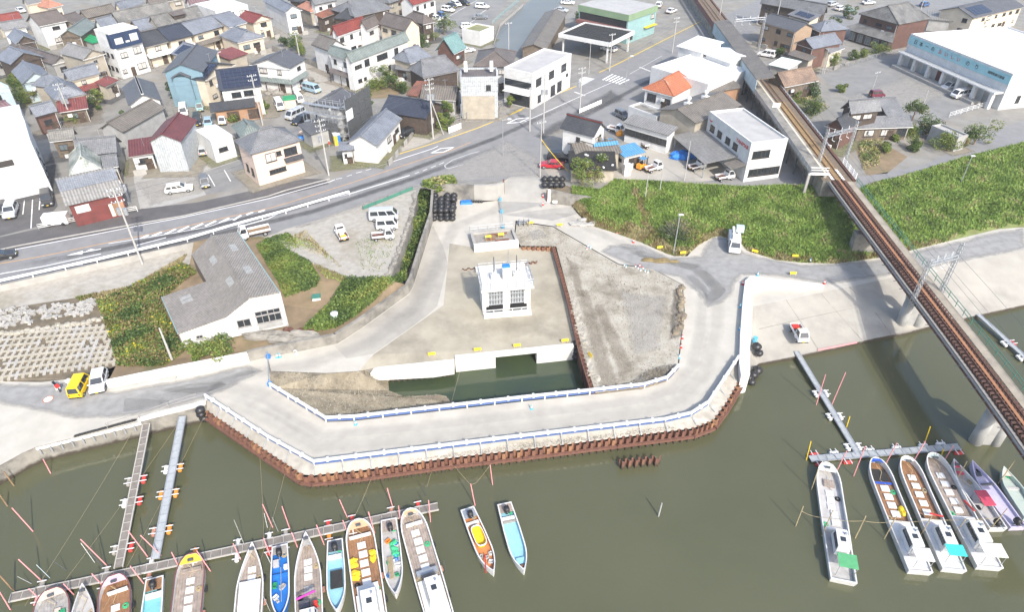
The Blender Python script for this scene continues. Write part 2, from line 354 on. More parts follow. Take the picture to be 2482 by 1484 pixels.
sheet('entrance_ramp',pxs([(1207,488,-2.1),(1215,520,ZS),(1340,535,ZS),(1400,518,ZS),(1387,500,-2),(1334,492,-1.6),(1330,440,-.1),(1300,424,0),(1240,428,0),(1214,444,-.4),(1208,476,-1.6)]),'ramp_gravel')
sheet('gate_floor',pxs([(1090,590,ZS),(1150,600,ZS),(1255,600,ZS),(1263,598,ZF),(1346,600,ZF),(1379,723,ZF),(1411,855,ZF),(1398,838,ZF),(1100,872,ZF),(905,893,ZF),(880,893,ZF),(870,900,ZS),(905,860,ZS),(990,800,ZS),(1075,740,ZS)]),'site_soil')
ZR = -1.95
sheet('fill_pad',pxs([(1263,596,ZR),(1248,578,ZR),(1252,538,ZR),(1340,550,ZR),(1430,602,ZR),(1500,642,ZR),(1580,652,ZR),(1653,690,ZR),(1658,760,ZR),(1650,820,ZR),(1642,892,ZR),(1614,922,ZR),(1560,939,ZR),(1443,953,ZR),(1441,946,ZR),(1412,853,ZR),(1381,721,ZR),(1348,597,ZR)]),'site_fill')
# pond with a muddy beach
sheet('pond_water',pxs([(880,885,ZW + .03),(1110,800,ZW + .03),(1400,790,ZW + .03),(1450,1000,ZW + .03),(1080,1040,ZW + .03),(930,1000,ZW + .03)]),'pond_water')
ZB = ZW + .08
sheet('pond_beach',pxs([(649,868,ZS - .03),(657,901,ZS - .03),(790,906,ZS - .03),(870,901,ZS - .03),(880,893,ZF - .2),(905,912,-3.6),(950,915,ZB),(941,926,ZB),(943,947,ZB),(978,962,ZB),(1062,957,ZB),(1082,961,ZB),(1086,972,ZB - .1),(1086,1020,ZB - .1),(1000,1030,-3.6),(859,1022,ZS - .05),(791,1025,ZS - .05),(657,942,ZS - .05)]),'beach_soil')
sheet('mud_bank',pxs([(1100,985,ZB),(1086,966,ZB + .02),(1060,958,ZB + .03),(985,966,ZB + .06),(900,995,-3.7),(800,1018,-2.6),(860,1023,-2.35),(1000,1012,-2.9),(1086,1000,ZB)]),'mud')
# apron (slipway) and gravel berm behind the sheet piles
APB = [(1839,881,-4.05),(1923,865,-4.05),(2121,820,-4.05),(2194,806,-4.05),(2328,773,-4.05),(2482,739,-4.05),(2900,660,-4.05)]
apt = pxs(APR_TOP[::-1]); apb = pxs([(1818,900,-4.05)] + APB)
sheet('slipway_apron',apt[1:] + apb[::-1] + [G(1820,742,ZS)] if False else [G(1815,742,ZS)] + apt + apb[::-1],'concrete_slab')
m = MB()
for a,b in zip(apb[:-1],apb[1:]): m.add([a,b,(b.x,b.y,ZW - .6),(a.x,a.y,ZW - .6)],[(0,3,2,1)])
m.build('quay_edge','concrete_old')['kind'] = 'structure'
# slab joints on the apron: thin recessed strips as their own pieces
def strip(m,pts,w,dz=.006,z=None):
    pts = [Vector(p) for p in pts]
    for a,b in zip(pts[:-1],pts[1:]):
        d = (b - a); d.z = 0; d.normalize(); n = Vector((-d.y,d.x,0)) * w / 2
        up = Vector((0,0,dz)); m.add([a + n + up,a - n + up,b - n + up,b + n + up],[(0,1,2,3)])
    return m
def apz(x,y):
    """height on the apron at photo pixel (x, y), found by stepping down the ray"""
    z = -2.2
    for _ in range(12):
        p = G(x,y,z); t = 0
        # plane through three apron corners
        a,b,c = apt[0],apt[3],apb[2]; n = (b - a).cross(c - a); z = a.z - (n.x * (p.x - a.x) + n.y * (p.y - a.y)) / n.z
        z = min(-2.2,max(-4.05,z))
    return G(x,y,z)
m = MB()
for L in ([(1840,798),(1960,770),(2080,745),(2180,722)],[(1905,727),(1950,795),(1985,850)],[(1990,712),(2040,770),(2090,826)],[(2060,697),(2120,755),(2160,812)],[(2110,686),(2180,742)]):
    strip(m,[apz(*p) for p in L],.07,.012)
m.build('slab_joint','concrete_old')['kind'] = 'structure'
# grass banks
BANK_FOOT = [(1387,500,-2),(1429,546,ZS),(1482,562,ZS),(1555,588,ZS),(1613,614,ZS),(1634,621,ZS),(1666,621,ZS),(1687,598,ZS),(1737,570,ZS),(1792,586,ZS),(1812,608,ZS),(1880,630,ZS),(1942,637,ZS),(2026,639,ZS),(2131,625,ZS),(2213,606,ZS),(2420,555,ZS),(2482,551,ZS),(2900,545,ZS)]
BANK_TOP = [(2900,235),(2482,345),(2330,384),(2200,424),(2110,446),(2060,470),(1990,452),(1900,449),(1800,454),(1710,449),(1600,441),(1480,436),(1465,462),(1380,452),(1328,440)]
BX = list(range(1387,2901,17)); NR = 9
bf = [[p[k] for p in BANK_FOOT] for k in range(3)]; bt = sorted(BANK_TOP)
BG = []
for X_ in BX:
    f_ = G(X_,np.interp(X_,bf[0],bf[1]),float(np.interp(X_,bf[0],bf[2]))); t_ = G(X_,np.interp(X_,[p[0] for p in bt],[p[1] for p in bt]),0)
    BG.append([Vector((*(f_.lerp(t_,k / NR)).to_2d(),f_.z + (t_.z - f_.z) * min(1,(k / NR) ** .8) + (random.uniform(-.12,.12) if 0 < k < NR else 0))) for k in range(NR + 1)])
m = MB(); nb = NR + 1
m.add([p for c in BG for p in c],[(i * nb + k,(i + 1) * nb + k,(i + 1) * nb + k + 1,i * nb + k + 1) for i in range(len(BX) - 1) for k in range(NR)])
m.build('grass_bank','grass_soil',None,None,0,True)['kind'] = 'structure'
sheet('bank_corner',pxs([(1330,492,-1.8),(1387,500,-2),(1387,452,0),(1328,440,0)]),'earth')
# seawall face and quay along the river on the left (retaining everything above water)
def wallstrip(name,pts,z1,mat,z0=None):
    m = MB(); pts = [Vector(p) for p in pts]
    for a,b in zip(pts[:-1],pts[1:]):
        m.add([(a.x,a.y,a.z if z0 is None else z0),(b.x,b.y,b.z if z0 is None else z0),(b.x,b.y,z1),(a.x,a.y,z1)],[(0,1,2,3)])
    o = m.build(name,mat); o['kind'] = 'structure'; return o
wallstrip('quay_wall',pxs([(-700,1500,ZS),(-200,1240,ZS),(55,1098,ZS),(85,1085,ZS),(340,1022,ZS),(497,985,ZS),(501,969,ZS)]),ZW - .6,'concrete_old')
wallstrip('retaining_face',pxs([(470,586,0),(455,590,0),(230,640,0),(0,692,0),(-700,838,0)]),-1.1,'concrete')
wallstrip('retaining_face',pxs([(470,586,0),(560,566,0),(640,575,0)]),-1.2,'concrete')
wallstrip('retaining_face',pxs([(1180,446,0),(1215,442,0),(1240,428,0)]),-2.3,'concrete')
# front of the gate floor under the white pond wall,and sides of the beach
wallstrip('pond_face',pxs([(860,893,ZF),(905,893,ZF),(1100,872,ZF),(1197,862,ZF)]),ZW - .3,'concrete_old')
wallstrip('pond_face',pxs([(1299,850,ZF),(1398,838,ZF),(1420,838,ZF)]),ZW - .3,'concrete_old')
wallstrip('pond_face',pxs([(791,1025,ZS),(859,1022,ZS),(1265,975,ZS),(1445,955,ZS)]),ZW - .3,'earth')
# rising edges of the fill pad
wallstrip('pad_edge',pxs([(1263,596,ZR),(1248,578,ZR),(1252,538,ZR),(1340,550,ZR),(1430,602,ZR),(1500,642,ZR),(1580,652,ZR),(1653,690,ZR),(1658,760,ZR),(1650,820,ZR),(1642,892,ZR),(1614,922,ZR),(1560,939,ZR),(1443,953,ZR)]),ZS - .4,'earth')
# ---------------------------------------------------------------- roads on the town level
def lift(L,k): return [G(p[0],p[1],.004 * k) for p in L]
NORTH = [(-400,735),(0,612),(30,604),(150,583),(350,546),(500,515),(650,480),(740,461),(800,447),(815,432),(870,406),(900,400),(1000,362),(1100,328),(1250,270),(1400,205),(1480,165),(1600,107),(1700,60),(1820,8),(1900,-30)]
SOUTH = [(2100,-30),(1960,20),(1840,70),(1720,128),(1660,160),(1590,200),(1530,232),(1560,265),(1560,320),(1480,330),(1400,280),(1360,310),(1310,330),(1310,420),(1300,424),(1240,428),(1225,436),(1150,440),(1020,450),(960,468),(800,522),(700,560),(620,575),(560,566),(470,586),(455,589),(230,639),(0,690),(-400,775)]
sheet('main_road',lift(NORTH + SOUTH,1),'asphalt')
sheet('side_street',lift([(2060,30),(2482,-60),(2482,-20),(2100,60),(1990,100),(1940,90)],1),'asphalt')
sheet('side_street',lift([(614,340),(700,310),(760,300),(800,330),(740,352),(640,372),(560,370)],1),'asphalt_old')
sheet('sidewalk',lift([(-100,640),(0,612),(30,604),(150,583),(350,546),(500,515),(650,480),(740,461),(797,446),(790,434),(738,433),(642,455),(480,490),(330,508),(130,546),(0,575),(-100,597)],2),'asphalt_dark')
sheet('parking_lot',lift([(-60,470),(0,487),(130,460),(140,500),(95,548),(0,572),(-60,585)],3),'asphalt_dark')
sheet('parking_lot',lift([(470,425),(620,375),(628,440),(560,460),(500,472)],3),'asphalt_old')
sheet('concrete_yard',lift([(320,400),(560,365),(600,380),(560,405),(470,427),(500,472),(420,495),(340,508),(325,440)],2),'concrete')
sheet('parking_lot',lift([(1040,60),(1180,-40),(1260,-40),(1200,40),(1150,105),(1085,110)],2),'asphalt_old')
sheet('shop_yard',lift([(1985,180),(2120,140),(2200,128),(2240,160),(2400,250),(2300,290),(2230,300),(2130,260),(2040,230)],2),'asphalt_old')
sheet('levee_road',lift([(1830,425),(1960,418),(2070,430),(2110,425),(2240,400),(2380,330),(2482,290),(2900,150),(2900,200),(2482,342),(2330,381),(2200,421),(2110,443),(2060,466),(1990,449),(1900,446),(1800,451),(1700,440)],2),'asphalt')
sheet('workshop_yard',lift([(1310,395),(1480,400),(1550,330),(1640,320),(1800,390),(1830,425),(1700,440),(1590,437),(1480,432),(1400,440),(1330,425)],2),'concrete_slab')
sheet('gravel_lot',lift([(640,577),(690,556),(780,530),(960,470),(1008,460),(1004,482),(938,678),(862,678),(770,640)],2),'gravel')
sheet('gravel_lot',lift([(915,380),(985,310),(1075,325),(1040,345),(960,372),(905,395)],2),'gravel')
sheet('garden_ground',lift([(855,215),(900,180),(950,170),(990,205),(960,235),(890,240)],2),'dry_soil')
sheet('garden_ground',lift([(690,120),(760,150),(850,205),(860,260),(720,250),(650,200),(640,130)],2),'gravel')
sheet('garden_ground',lift([(2070,355),(2130,340),(2200,380),(2150,420),(2100,425)],2),'dry_soil')
water('canal_murk',(.15,.16,.155),(.13,.14,.135),.1,.4)
sheet('canal_water',lift([(1192,118),(1215,62),(1255,25),(1300,-12),(1385,-30),(1345,25),(1290,70),(1262,118),(1240,128)],3),'canal_murk')
# ---- painted markings,4 mm above the asphalt
def paint(name,L,w,mat,k=3):
    m = MB(); strip(m,[G(p[0],p[1],.004 * k) for p in L],w,0.); o = m.build(name,mat); o['kind'] = 'structure'; return o
def patch(name,L,mat,k=3):
    o = sheet(name,lift(L,k),mat); return o
RC = lambda rc,L: [Q(rc,*p) for p in L]
paint('edge_line',[(-300,672)] + RC(21,[(0,960),(60,940),(900,780),(1300,700),(1700,625),(2473,455)]) + RC(22,[(300,410),(700,300),(750,280)]),.18,'white_paint')
paint('edge_line',RC(22,[(1125,165),(1400,75),(1650,-5)]) + RC(12,[(1700,1345)]),.18,'white_paint')
paint('centre_line',[(-300,700)] + RC(21,[(0,1055),(400,985),(900,880),(1300,800),(1800,690),(2473,545)]) + RC(22,[(300,500),(900,310),(1500,110),(1850,0)]) + RC(12,[(2000,1310)]),.14,'orange_line')
paint('lane_line',[(-300,725)] + RC(21,[(0,1150),(400,1080),(930,965)]),.18,'white_paint')
paint('lane_line',RC(21,[(1260,885),(1530,815)]),.18,'white_paint')
paint('lane_line',RC(21,[(1000,870),(1500,790),(1900,720),(2150,640)]),.14,'white_paint')
paint('edge_line',RC(21,[(2190,720),(2473,640)]) + RC(22,[(300,555),(890,410),(1440,240)]),.2,'white_paint')
for a,b in (((1290,825),(1370,790)),((1400,800),(1490,765)),((1520,785),(1620,735)),((1640,760),(1740,710)),((1760,735),(1870,685)),((1890,710),(1990,660)),((2020,680),(2110,635)),((2150,655),(2220,610)),((2270,605),(2330,580)),((2380,580),(2440,560))):
    paint('zebra_bar',RC(21,[a,b]),.45,'white_paint',3)
for a,b in (((760,275),(815,265)),((860,250),(905,235)),((945,220),(1000,205)),((1035,195),(1085,180)),((1485,225),(1525,210)),((1560,200),(1600,180)),((1635,170),(1680,150)),((1710,140),(1755,120)),((910,155),(1050,175))):
    paint('dash_line',RC(22,[a,b]),.2,'line_worn')
paint('kerb_line',RC(22,[(1760,150),(1770,170),(1800,178),(1930,140)]),.15,'line_worn')
paint('kerb_line',RC(22,[(1760,150),(1830,100),(2000,40),(2080,20)]),.13,'line_worn')
for y0,y1,x0,x1 in ((980,920,610,930),(1085,1015,605,930)):   # arrows on the near lanes
    ax,ay = Q(21,x0,y0); bx,by = Q(21,x1,y1)
    A_,B_ = G(ax,ay,.012),G(bx,by,.012); d = (B_ - A_).normalized(); n = Vector((-d.y,d.x,0)); L_ = (B_ - A_).length
    mm = MB().poly([A_ + d * 2.2 + n * .5,A_,A_ + d * 2.2 - n * .5]).add([A_ + d * 2.2 + n * .11,A_ + d * 2.2 - n * .11,B_ - n * .11,B_ + n * .11],[(0,1,2,3)])
    mm.poly([A_ + d * L_ * .55 + n * .1,A_ + d * L_ * .7 + n * .6,A_ + d * L_ * .85 + n * .1]); mm.build('lane_arrow','white_paint')['kind'] = 'structure'
for rc,c in ((22,(1740,10)),(12,(2440,1110)),(14,(2210,115))):   # diamond warning marks
    x,y = Q(rc,*c); k = 1 if rc != 14 else .45
    w_,h_ = 40 * k,15 * k
    mm = MB()
    P0 = [G(x - w_ * .7,y + h_ * .45,.016),G(x + w_ * .1,y + h_ * .25,.016),G(x + w_ * .7,y - h_ * .5,.016),G(x - w_ * .1,y - h_ * .3,.016)]
    for i in range(4): strip(mm,[P0[i],P0[(i + 1) % 4]],.28,0.)
    mm.build('diamond_mark','white_paint')['kind'] = 'structure'
for i in range(6):
    t = i / 6; paint('crossing_bar',RC(13,[(880 + 180 * t,735 + 45 * t),(975 + 180 * t,680 + 60 * t)]),.42,'white_paint',4)
for i in range(6):
    t = i / 6; paint('crossing_bar',RC(13,[(660 + 20 * t,730 + 70 * t),(740 + 100 * t - 20,705 + 20 * t)]),.4,'line_worn',4)
paint('stop_line',RC(13,[(1220,615),(1320,655)]),.45,'line_worn',4); paint('stop_line',RC(13,[(620,845),(720,880)]),.45,'line_worn',4)
paint('lane_line',RC(13,[(160,1120),(600,920),(960,760)]),.15,'white_paint',4)
paint('lane_line',RC(13,[(1130,680),(1430,510)]),.13,'line_worn',4)
for L in ([(0,1065),(160,990),(640,790)],[(850,665),(1010,590),(1400,390),(1800,185)]): paint('kerb_line',RC(13,L),.28,'yellow_line',4)
paint('kerb_line',RC(22,[(1060,130),(1500,-5)]) + RC(12,[(1700,1305),(2060,1180),(2473,1010)]),.28,'yellow_line',4)
paint('kerb_line',RC(14,[(2150,170),(2330,60)]),.2,'yellow_line',4)
for rc,a,b in ((21,(225,470),(210,600)),(21,(370,440),(360,560)),(21,(300,465),(285,730)),(21,(1920,235),(1980,340)),(21,(2065,190),(2125,295)),
                 (12,(1660,190),(1730,225)),(12,(1740,130),(1810,170)),(12,(2080,130),(2180,60)),(12,(1850,290),(1990,330)),(12,(1990,210),(2070,160)),(12,(1680,215),(2060,0))):
    paint('bay_line',RC(rc,[a,b]),.14,'white_paint',5)
# kerb stone along the north side of the road: a real step
kp = [G(*p) for p in [(-300,690)] + RC(21,[(0,930),(130,900),(500,830),(1150,710),(1700,615),(2473,435)]) + RC(22,[(300,380),(700,275)])]
m = MB()
for a,b in zip(kp[:-1],kp[1:]):
    d = b - a; m.box(((a.x + b.x) / 2,(a.y + b.y) / 2,-.02),(d.length,.22,.15),math.atan2(d.y,d.x))
m.build('kerb','concrete')['kind'] = 'structure'
# concrete ramp along the flood wall,patches,tyre tracks in the yard
sheet('concrete_ramp',pxs([(1049,545,ZS + .012),(1075,600,ZS + .012),(1086,640,ZS + .012),(1060,742,ZS + .012),(1035,765,ZS + .012),(990,798,ZS + .012),(905,858,ZS + .012),(840,870,ZS + .012),(810,838,ZS + .012),(822,834,ZS + .012),(904,778,ZS + .012),(992,714,ZS + .012),(1002,697,ZS + .012)]),'concrete_slab')
fade_mat('fade_asphalt',(.3,.296,.285),(.25,.248,.24)); fade_mat('fade_track',(.37,.355,.322),(.33,.315,.287),.2); fade_mat('fade_brown',(.28,.24,.185),(.23,.195,.148),.42); fade_mat('fade_dark',(.17,.15,.125),(.12,.107,.09),.6); fade_mat('fade_pale',(.4,.38,.345),(.34,.325,.295),.55); fade_mat('fade_tar',(.1,.1,.102),(.085,.085,.087),.6)
zz = lambda L,z: pxs([(x,y,z) for x,y in L])
fade_sheet('asphalt_patch',zz([(1470,592),(1560,592),(1620,622),(1690,618),(1725,575),(1775,575),(1800,610),(1940,642),(2130,630),(2420,560),(2490,553),(2490,603),(2257,650),(2020,692),(1850,668),(1800,668),(1765,735),(1715,745),(1690,710),(1640,672),(1540,650),(1450,612)],ZS + .012),'fade_asphalt',1.1)
fade_sheet('asphalt_patch',zz([(-60,925),(100,930),(170,922),(262,950),(420,925),(600,885),(640,900),(560,940),(480,975),(330,1010),(180,1018),(60,990),(-60,972)],ZS + .012),'fade_asphalt',.9)
for L,w in (([(560,960),(660,1020),(770,1085),(1000,1065),(1230,1040),(1430,1015),(1570,995),(1650,970),(1710,900),(1735,800),(1740,700),(1690,650),(1560,615),(1440,560),(1350,510),(1275,460)],.45),([(545,945),(680,1005),(780,1058),(1000,1038),(1230,1012),(1430,988),(1570,968),(1630,945),(1680,890),(1700,800),(1705,710),(1665,662)],.4),([(500,950),(620,905),(760,880),(900,830),(1010,745),(1060,640),(1100,550),(1200,510),(1265,450)],.5),([(300,985),(450,950),(560,935),(640,960),(740,1035)],.5)):
    fade_track('tyre_track',zz(L,ZS + .018),'fade_track',w * 2.6)
for L,w,k in (([(1395,700),(1425,700),(1500,935),(1455,945)],.8,'fade_brown'),([(1440,740),(1462,735),(1540,900),(1500,915)],.7,'fade_brown'),([(1630,700),(1652,700),(1655,815),(1620,825)],.6,'fade_dark'),([(1450,945),(1560,930),(1610,905),(1640,890),(1615,920),(1560,936)],.4,'fade_dark'),([(1280,560),(1310,555),(1330,575),(1290,585)],.6,'fade_pale'),([(1500,700),(1620,720),(1600,850),(1530,860)],1.5,'fade_pale'),([(1370,620),(1400,640),(1420,720),(1395,720)],.6,'fade_brown')):
    fade_sheet('soil_stain',zz(L,ZR + .012),k,w * .62)
for L,w,k in (([(900,850),(960,815),(1040,770),(1050,775),(960,835),(900,880)],.35,'fade_brown'),([(1110,820),(1260,800),(1360,790),(1380,820),(1250,840),(1110,855)],1.,'fade_brown'),([(1100,620),(1180,640),(1150,720),(1095,740)],.9,'fade_pale')): fade_sheet('soil_stain',zz(L,ZF + .012),k,w)
for L,w,k in (([(1060,420),(1230,340),(1310,380),(1320,430),(1240,432),(1110,445)],1.5,'fade_pale'),([(1290,330),(1480,215),(1520,240),(1400,290),(1320,340)],1.2,'fade_tar'),([(700,555),(960,460),(1100,425),(1080,445),(950,478),(760,545)],.8,'fade_pale'),([(330,440),(480,415),(500,465),(360,500)],1.,'fade_pale'),([(2030,240),(2200,180),(2300,230),(2200,280)],2.,'fade_pale')): fade_sheet('worn_patch',[G(x,y,.02) for x,y in L],k,w)
for L in ([(1330,330),(1500,235),(1640,160),(1800,75)],[(60,665),(300,618),(520,570),(760,512),(980,440),(1200,360)],[(60,640),(300,596),(520,548),(760,490),(960,425),(1200,335),(1400,245)]): fade_track('tyre_track',[G(x,y,.006) for x,y in L],'fade_tar',.9)
# ================================================================ HOUSES
for nm,c,c2,pat,ps in (('tile_grey',(.21,.215,.225),(.15,.155,.165),'tile',3.2),('tile_blue',(.23,.25,.285),(.17,.185,.215),'tile',3.2),('tile_dark',(.075,.078,.085),(.05,.053,.06),'tile',3.2),
        ('tile_navy',(.05,.06,.085),(.04,.046,.065),'tile',3.),('tile_old',(.24,.235,.22),(.13,.128,.122),'tile',2.6),('tile_brown',(.17,.145,.13),(.12,.103,.094),'tile',3.),
        ('tile_weathered',(.5,.52,.48),(.2,.23,.2),'tile',2.4),('tile_red',(.25,.06,.045),(.19,.045,.04),'tile',3.),('tile_orange',(.5,.18,.09),(.4,.14,.075),'tile',2.6),('tile_bark',(.3,.21,.15),(.17,.12,.09),'tile',2.2),
        ('tin_red',(.26,.075,.065),(.18,.06,.055),'corr',2.2),('tin_rust',(.3,.12,.07),(.17,.08,.055),'corr',2.5),('tin_maroon',(.17,.055,.055),(.13,.045,.045),'corr',2.2),('tin_grey',(.28,.275,.265),(.22,.215,.205),'corr',2.2),
        ('tin_green',(.22,.26,.245),(.17,.2,.19),'corr',2.4),('tin_teal',(.2,.33,.32),(.15,.26,.26),'corr',2.6),('tin_brown',(.2,.18,.155),(.15,.135,.118),'corr',2.),('tin_mauve',(.22,.14,.15),(.17,.11,.12),'corr',1.4),
        ('tin_blue',(.09,.27,.5),(.12,.32,.52),'corr',2.),('canopy_green',(.02,.36,.13),(.02,.27,.1),'corr',1.),('slate_roof',(.29,.265,.235),(.235,.215,.19),'corr',3.),('roof_flat',(.36,.35,.335),(.3,.29,.28),None,1),('roof_white',(.62,.62,.62),(.57,.57,.57),None,1),
        ('roof_mint',(.6,.68,.66),(.52,.6,.58),None,1),('moss_roof',(.16,.16,.06),(.2,.2,.1),None,1),('roof_slate',(.1,.104,.115),(.085,.088,.098),'plank',3.),('salmon',(.5,.25,.17),(.42,.2,.14),'tile',2.)):
    M(nm,tuple(v * 1.15 for v in c),tuple(v * 1.15 for v in c2),ns=.45,pat=pat,ps=ps,pamt=.4,rough=.55)
for nm,c,c2 in (('w_white',(.62,.62,.61),(.53,.53,.52)),('w_cream',(.6,.53,.42),(.53,.46,.36)),('w_pink',(.66,.52,.43),(.6,.47,.39)),('w_grey',(.36,.36,.35),(.28,.28,.27)),('w_paleblue',(.42,.5,.53),(.36,.43,.46)),
        ('w_blue',(.17,.27,.33),(.15,.24,.3)),('w_navy',(.018,.035,.085),(.02,.04,.09)),('w_beige',(.4,.36,.29),(.3,.27,.22)),('w_orange',(.34,.2,.12),(.28,.165,.1)),('w_teal',(.24,.38,.38),(.21,.34,.34)),
        ('w_redbrown',(.13,.07,.055),(.095,.052,.042)),('w_tan',(.36,.26,.18),(.3,.22,.155)),('w_red',(.17,.045,.04),(.11,.035,.032)),('w_sign',(.3,.53,.58),(.27,.49,.54)),('w_maroonband',(.2,.09,.08),(.17,.08,.07)),('w_greenband',(.2,.29,.18),(.18,.26,.16))):
    M(nm,c,c2,ns=.7,stain=tuple(v * .75 for v in c),ss=.4,sa=.35)
M('w_wood',(.1,.075,.06),(.068,.052,.043),ns=1.5,pat='vplank',ps=2.2)
M('w_oldwood',(.2,.16,.12),(.13,.105,.08),ns=1.5,pat='plank',ps=4)
M('w_tin',(.5,.53,.55),(.42,.45,.47),ns=.6,pat='corr',ps=2.5,pamt=.2)
M('solar',(.022,.028,.05),(.03,.038,.065),rough=.15,spec=.7,ns=3)
M('frame',(.3,.29,.28),(.25,.24,.23),ns=3); M('frame_dark',(.05,.045,.042),(.04,.036,.034),ns=3)
M('curtain',(.55,.53,.5),(.4,.39,.37),ns=3,rough=.15,spec=.6)
WMESH = {}
def window(parent,x,y,z,w,h,rz,fm='frame_dark',gm='glass',nm='window'):
    k = (round(w,1),round(h,1),fm)
    if k not in WMESH:
        w,h = k[:2]; m = MB(); t = .09
        m.box((0,0,-h / 2),(w,.1,t)); m.box((0,0,h / 2 - t),(w,.1,t))
        for sx in (-w / 2 + t / 2,0,w / 2 - t / 2): m.box((sx,0,-h / 2 + t),(t * (.7 if sx == 0 else 1),.09,h - 2 * t))
        m.box((0,-.05,-h / 2 - .06),(w + .15,.2,.06))
        WMESH[k] = m.mesh('window',fm)
    o = ob(nm,WMESH[k],parent,(x,y,z),rz)
    k2 = (k[0],k[1],gm)
    if k2 not in WMESH: WMESH[k2] = MB().box((0,0,-k[1] / 2 + .08),(k[0] - .16,.03,k[1] - .16)).mesh('pane',gm)
    ob('pane',WMESH[k2],o); return o
class H:
    """a building set by the photo pixels of its front eave A-B and a far corner C (or ridge end when ridge=True)"""
    def __init__(s,name,label,rc,A,B,C,h,roof='gx',rh=1.8,rm='tile_grey',wm='w_white',cat='house',z=0.,over=.45,ridge=False,floors=None,wins=True,skirt=None,skm=None,solar=None,door=True,group=None,t=.16,front=True,win=(1.5,1.1),fm='frame_dark',side=None,depth=None):
        if roof in ('gx','shed') and not ridge and roof == 'gx': pass
        a,b = q(rc,*A,z=z + h),q(rc,*B,z=z + h)
        c = q(C[2] if len(C) > 2 else rc,C[0],C[1],z=z + h + (rh if ridge or roof == 'shed' else 0))
        u = (b - a); u.z = 0; w = u.length; u.normalize(); v = Vector((-u.y,u.x,0))
        dd = max(abs((c - b).dot(v)) * (2 if ridge else 1),2.5) if depth is None else depth
        ctr = (a + b) / 2 + v * dd / 2; ctr.z = z
        s.rz = math.atan2(u.y,u.x); s.w,s.d,s.h,s.z = w,dd,h,z; s.u,s.v = u,v
        s.side = side if side else (1 if Q(rc,*A)[0] < 1241 else -1)
        r = s.root = thing(name,label,cat,ctr,s.rz,group)
        if rc in (11,12,14) and z == 0 and w * dd < 260:
            PLOT[0] += 1; pr = random.Random(PLOT[0]); mg = pr.uniform(1.2,2.6); zz_ = .022 + PLOT[0] * .0006
            fade_sheet('plot_ground',[ctr + u * (sx * (w / 2 + mg)) + v * (sy * (dd / 2 + mg)) + Vector((0,0,zz_)) for sx,sy in ((-1,-1),(1,-1),(1,1),(-1,1))],pr.choice(('fade_pale','fade_tar','fade_brown','fade_plot','fade_moss')),.6)
        ww,wd = w - 2 * over,dd - 2 * over
        if roof == 'flat': ww,wd = w,dd
        s.ww,s.wd = ww,wd; X,Y,x,y = w / 2,dd / 2,ww / 2,wd / 2
        m = MB(); rt = MB(); cap = MB()
        if roof == 'flat':
            m.box((0,0,0),(ww,wd,h)); rt.box((0,0,h),(ww - .5,wd - .5,.06))
            for sx,sy,lx,ly in ((0,-y + .11,ww + .06,.26),(0,y - .11,ww + .06,.26),(-x + .11,0,.26,wd - .4),(x - .11,0,.26,wd - .4)): cap.box((sx,sy,h + .002),(lx,ly,.4))
        elif roof == 'shed':
            k = rh / dd; zf,zb = h + over * k - t,h + rh - over * k - t
            m.hexa([(-x,-y,0),(x,-y,0),(x,y,0),(-x,y,0)],[(-x,-y,zf),(x,-y,zf),(x,y,zb),(-x,y,zb)])
            rt.slab([(-X,-Y,h),(X,-Y,h),(X,Y,h + rh),(-X,Y,h + rh)],t)
        elif roof in ('gx','gy'):
            if roof == 'gx':
                k = rh / Y; ze = h + over * k - t; zt = h + rh - t - .02
                m.add([(-x,-y,0),(x,-y,0),(x,y,0),(-x,y,0),(-x,-y,ze),(x,-y,ze),(x,y,ze),(-x,y,ze),(-x,0,zt),(x,0,zt)],
                      [(0,1,5,4),(2,3,7,6),(1,2,6,9,5),(3,0,4,8,7),(4,5,9,8),(6,7,8,9)])
                rt.slab([(-X,-Y,h),(X,-Y,h),(X,0,h + rh),(-X,0,h + rh)],t); rt.slab([(X,Y,h),(-X,Y,h),(-X,0,h + rh),(X,0,h + rh)],t)
                cap.box((0,0,h + rh - .04),(w + .1,.34,.2))
            else:
                k = rh / X; ze = h + over * k - t; zt = h + rh - t - .02
                m.add([(-x,-y,0),(x,-y,0),(x,y,0),(-x,y,0),(-x,-y,ze),(x,-y,ze),(x,y,ze),(-x,y,ze),(0,-y,zt),(0,y,zt)],
                      [(0,1,5,8,4),(1,2,6,5),(2,3,7,9,6),(3,0,4,7),(5,6,9,8),(7,4,8,9)])
                rt.slab([(-X,-Y,h),(0,-Y,h + rh),(0,Y,h + rh),(-X,Y,h)],t); rt.slab([(X,Y,h),(0,Y,h + rh),(0,-Y,h + rh),(X,-Y,h)],t)
                cap.box((0,0,h + rh - .04),(.34,dd + .1,.2))
        else:   # hip / irimoya
            m.box((0,0,0),(ww,wd,h - t * .3)); al = X >= Y
            e = [(-X,-Y,h),(X,-Y,h),(X,Y,h),(-X,Y,h)]
            if roof == 'hip':
                L = max(abs(X - Y),.3); p,q_ = ((-L,0,h + rh),(L,0,h + rh)) if al else ((0,-L,h + rh),(0,L,h + rh))
            else:
                L = (X if al else Y) * .62; p,q_ = ((-L,0,h + rh),(L,0,h + rh)) if al else ((0,-L,h + rh),(0,L,h + rh))
            if al: fs = [[e[0],e[1],q_,p],[e[2],e[3],p,q_],[e[1],e[2],q_],[e[3],e[0],p]]
            else: fs = [[e[1],e[2],q_,p],[e[3],e[0],p,q_],[e[0],e[1],p],[e[2],e[3],q_]]
            for f in fs: rt.slab(f,t)
            pv,qv = Vector(p),Vector(q_); up = Vector((0,0,.04))
            cap.box((0,0,h + rh - .02),((pv - qv).length + .3,.4,.3) if al else (.4,(pv - qv).length + .3,.3))
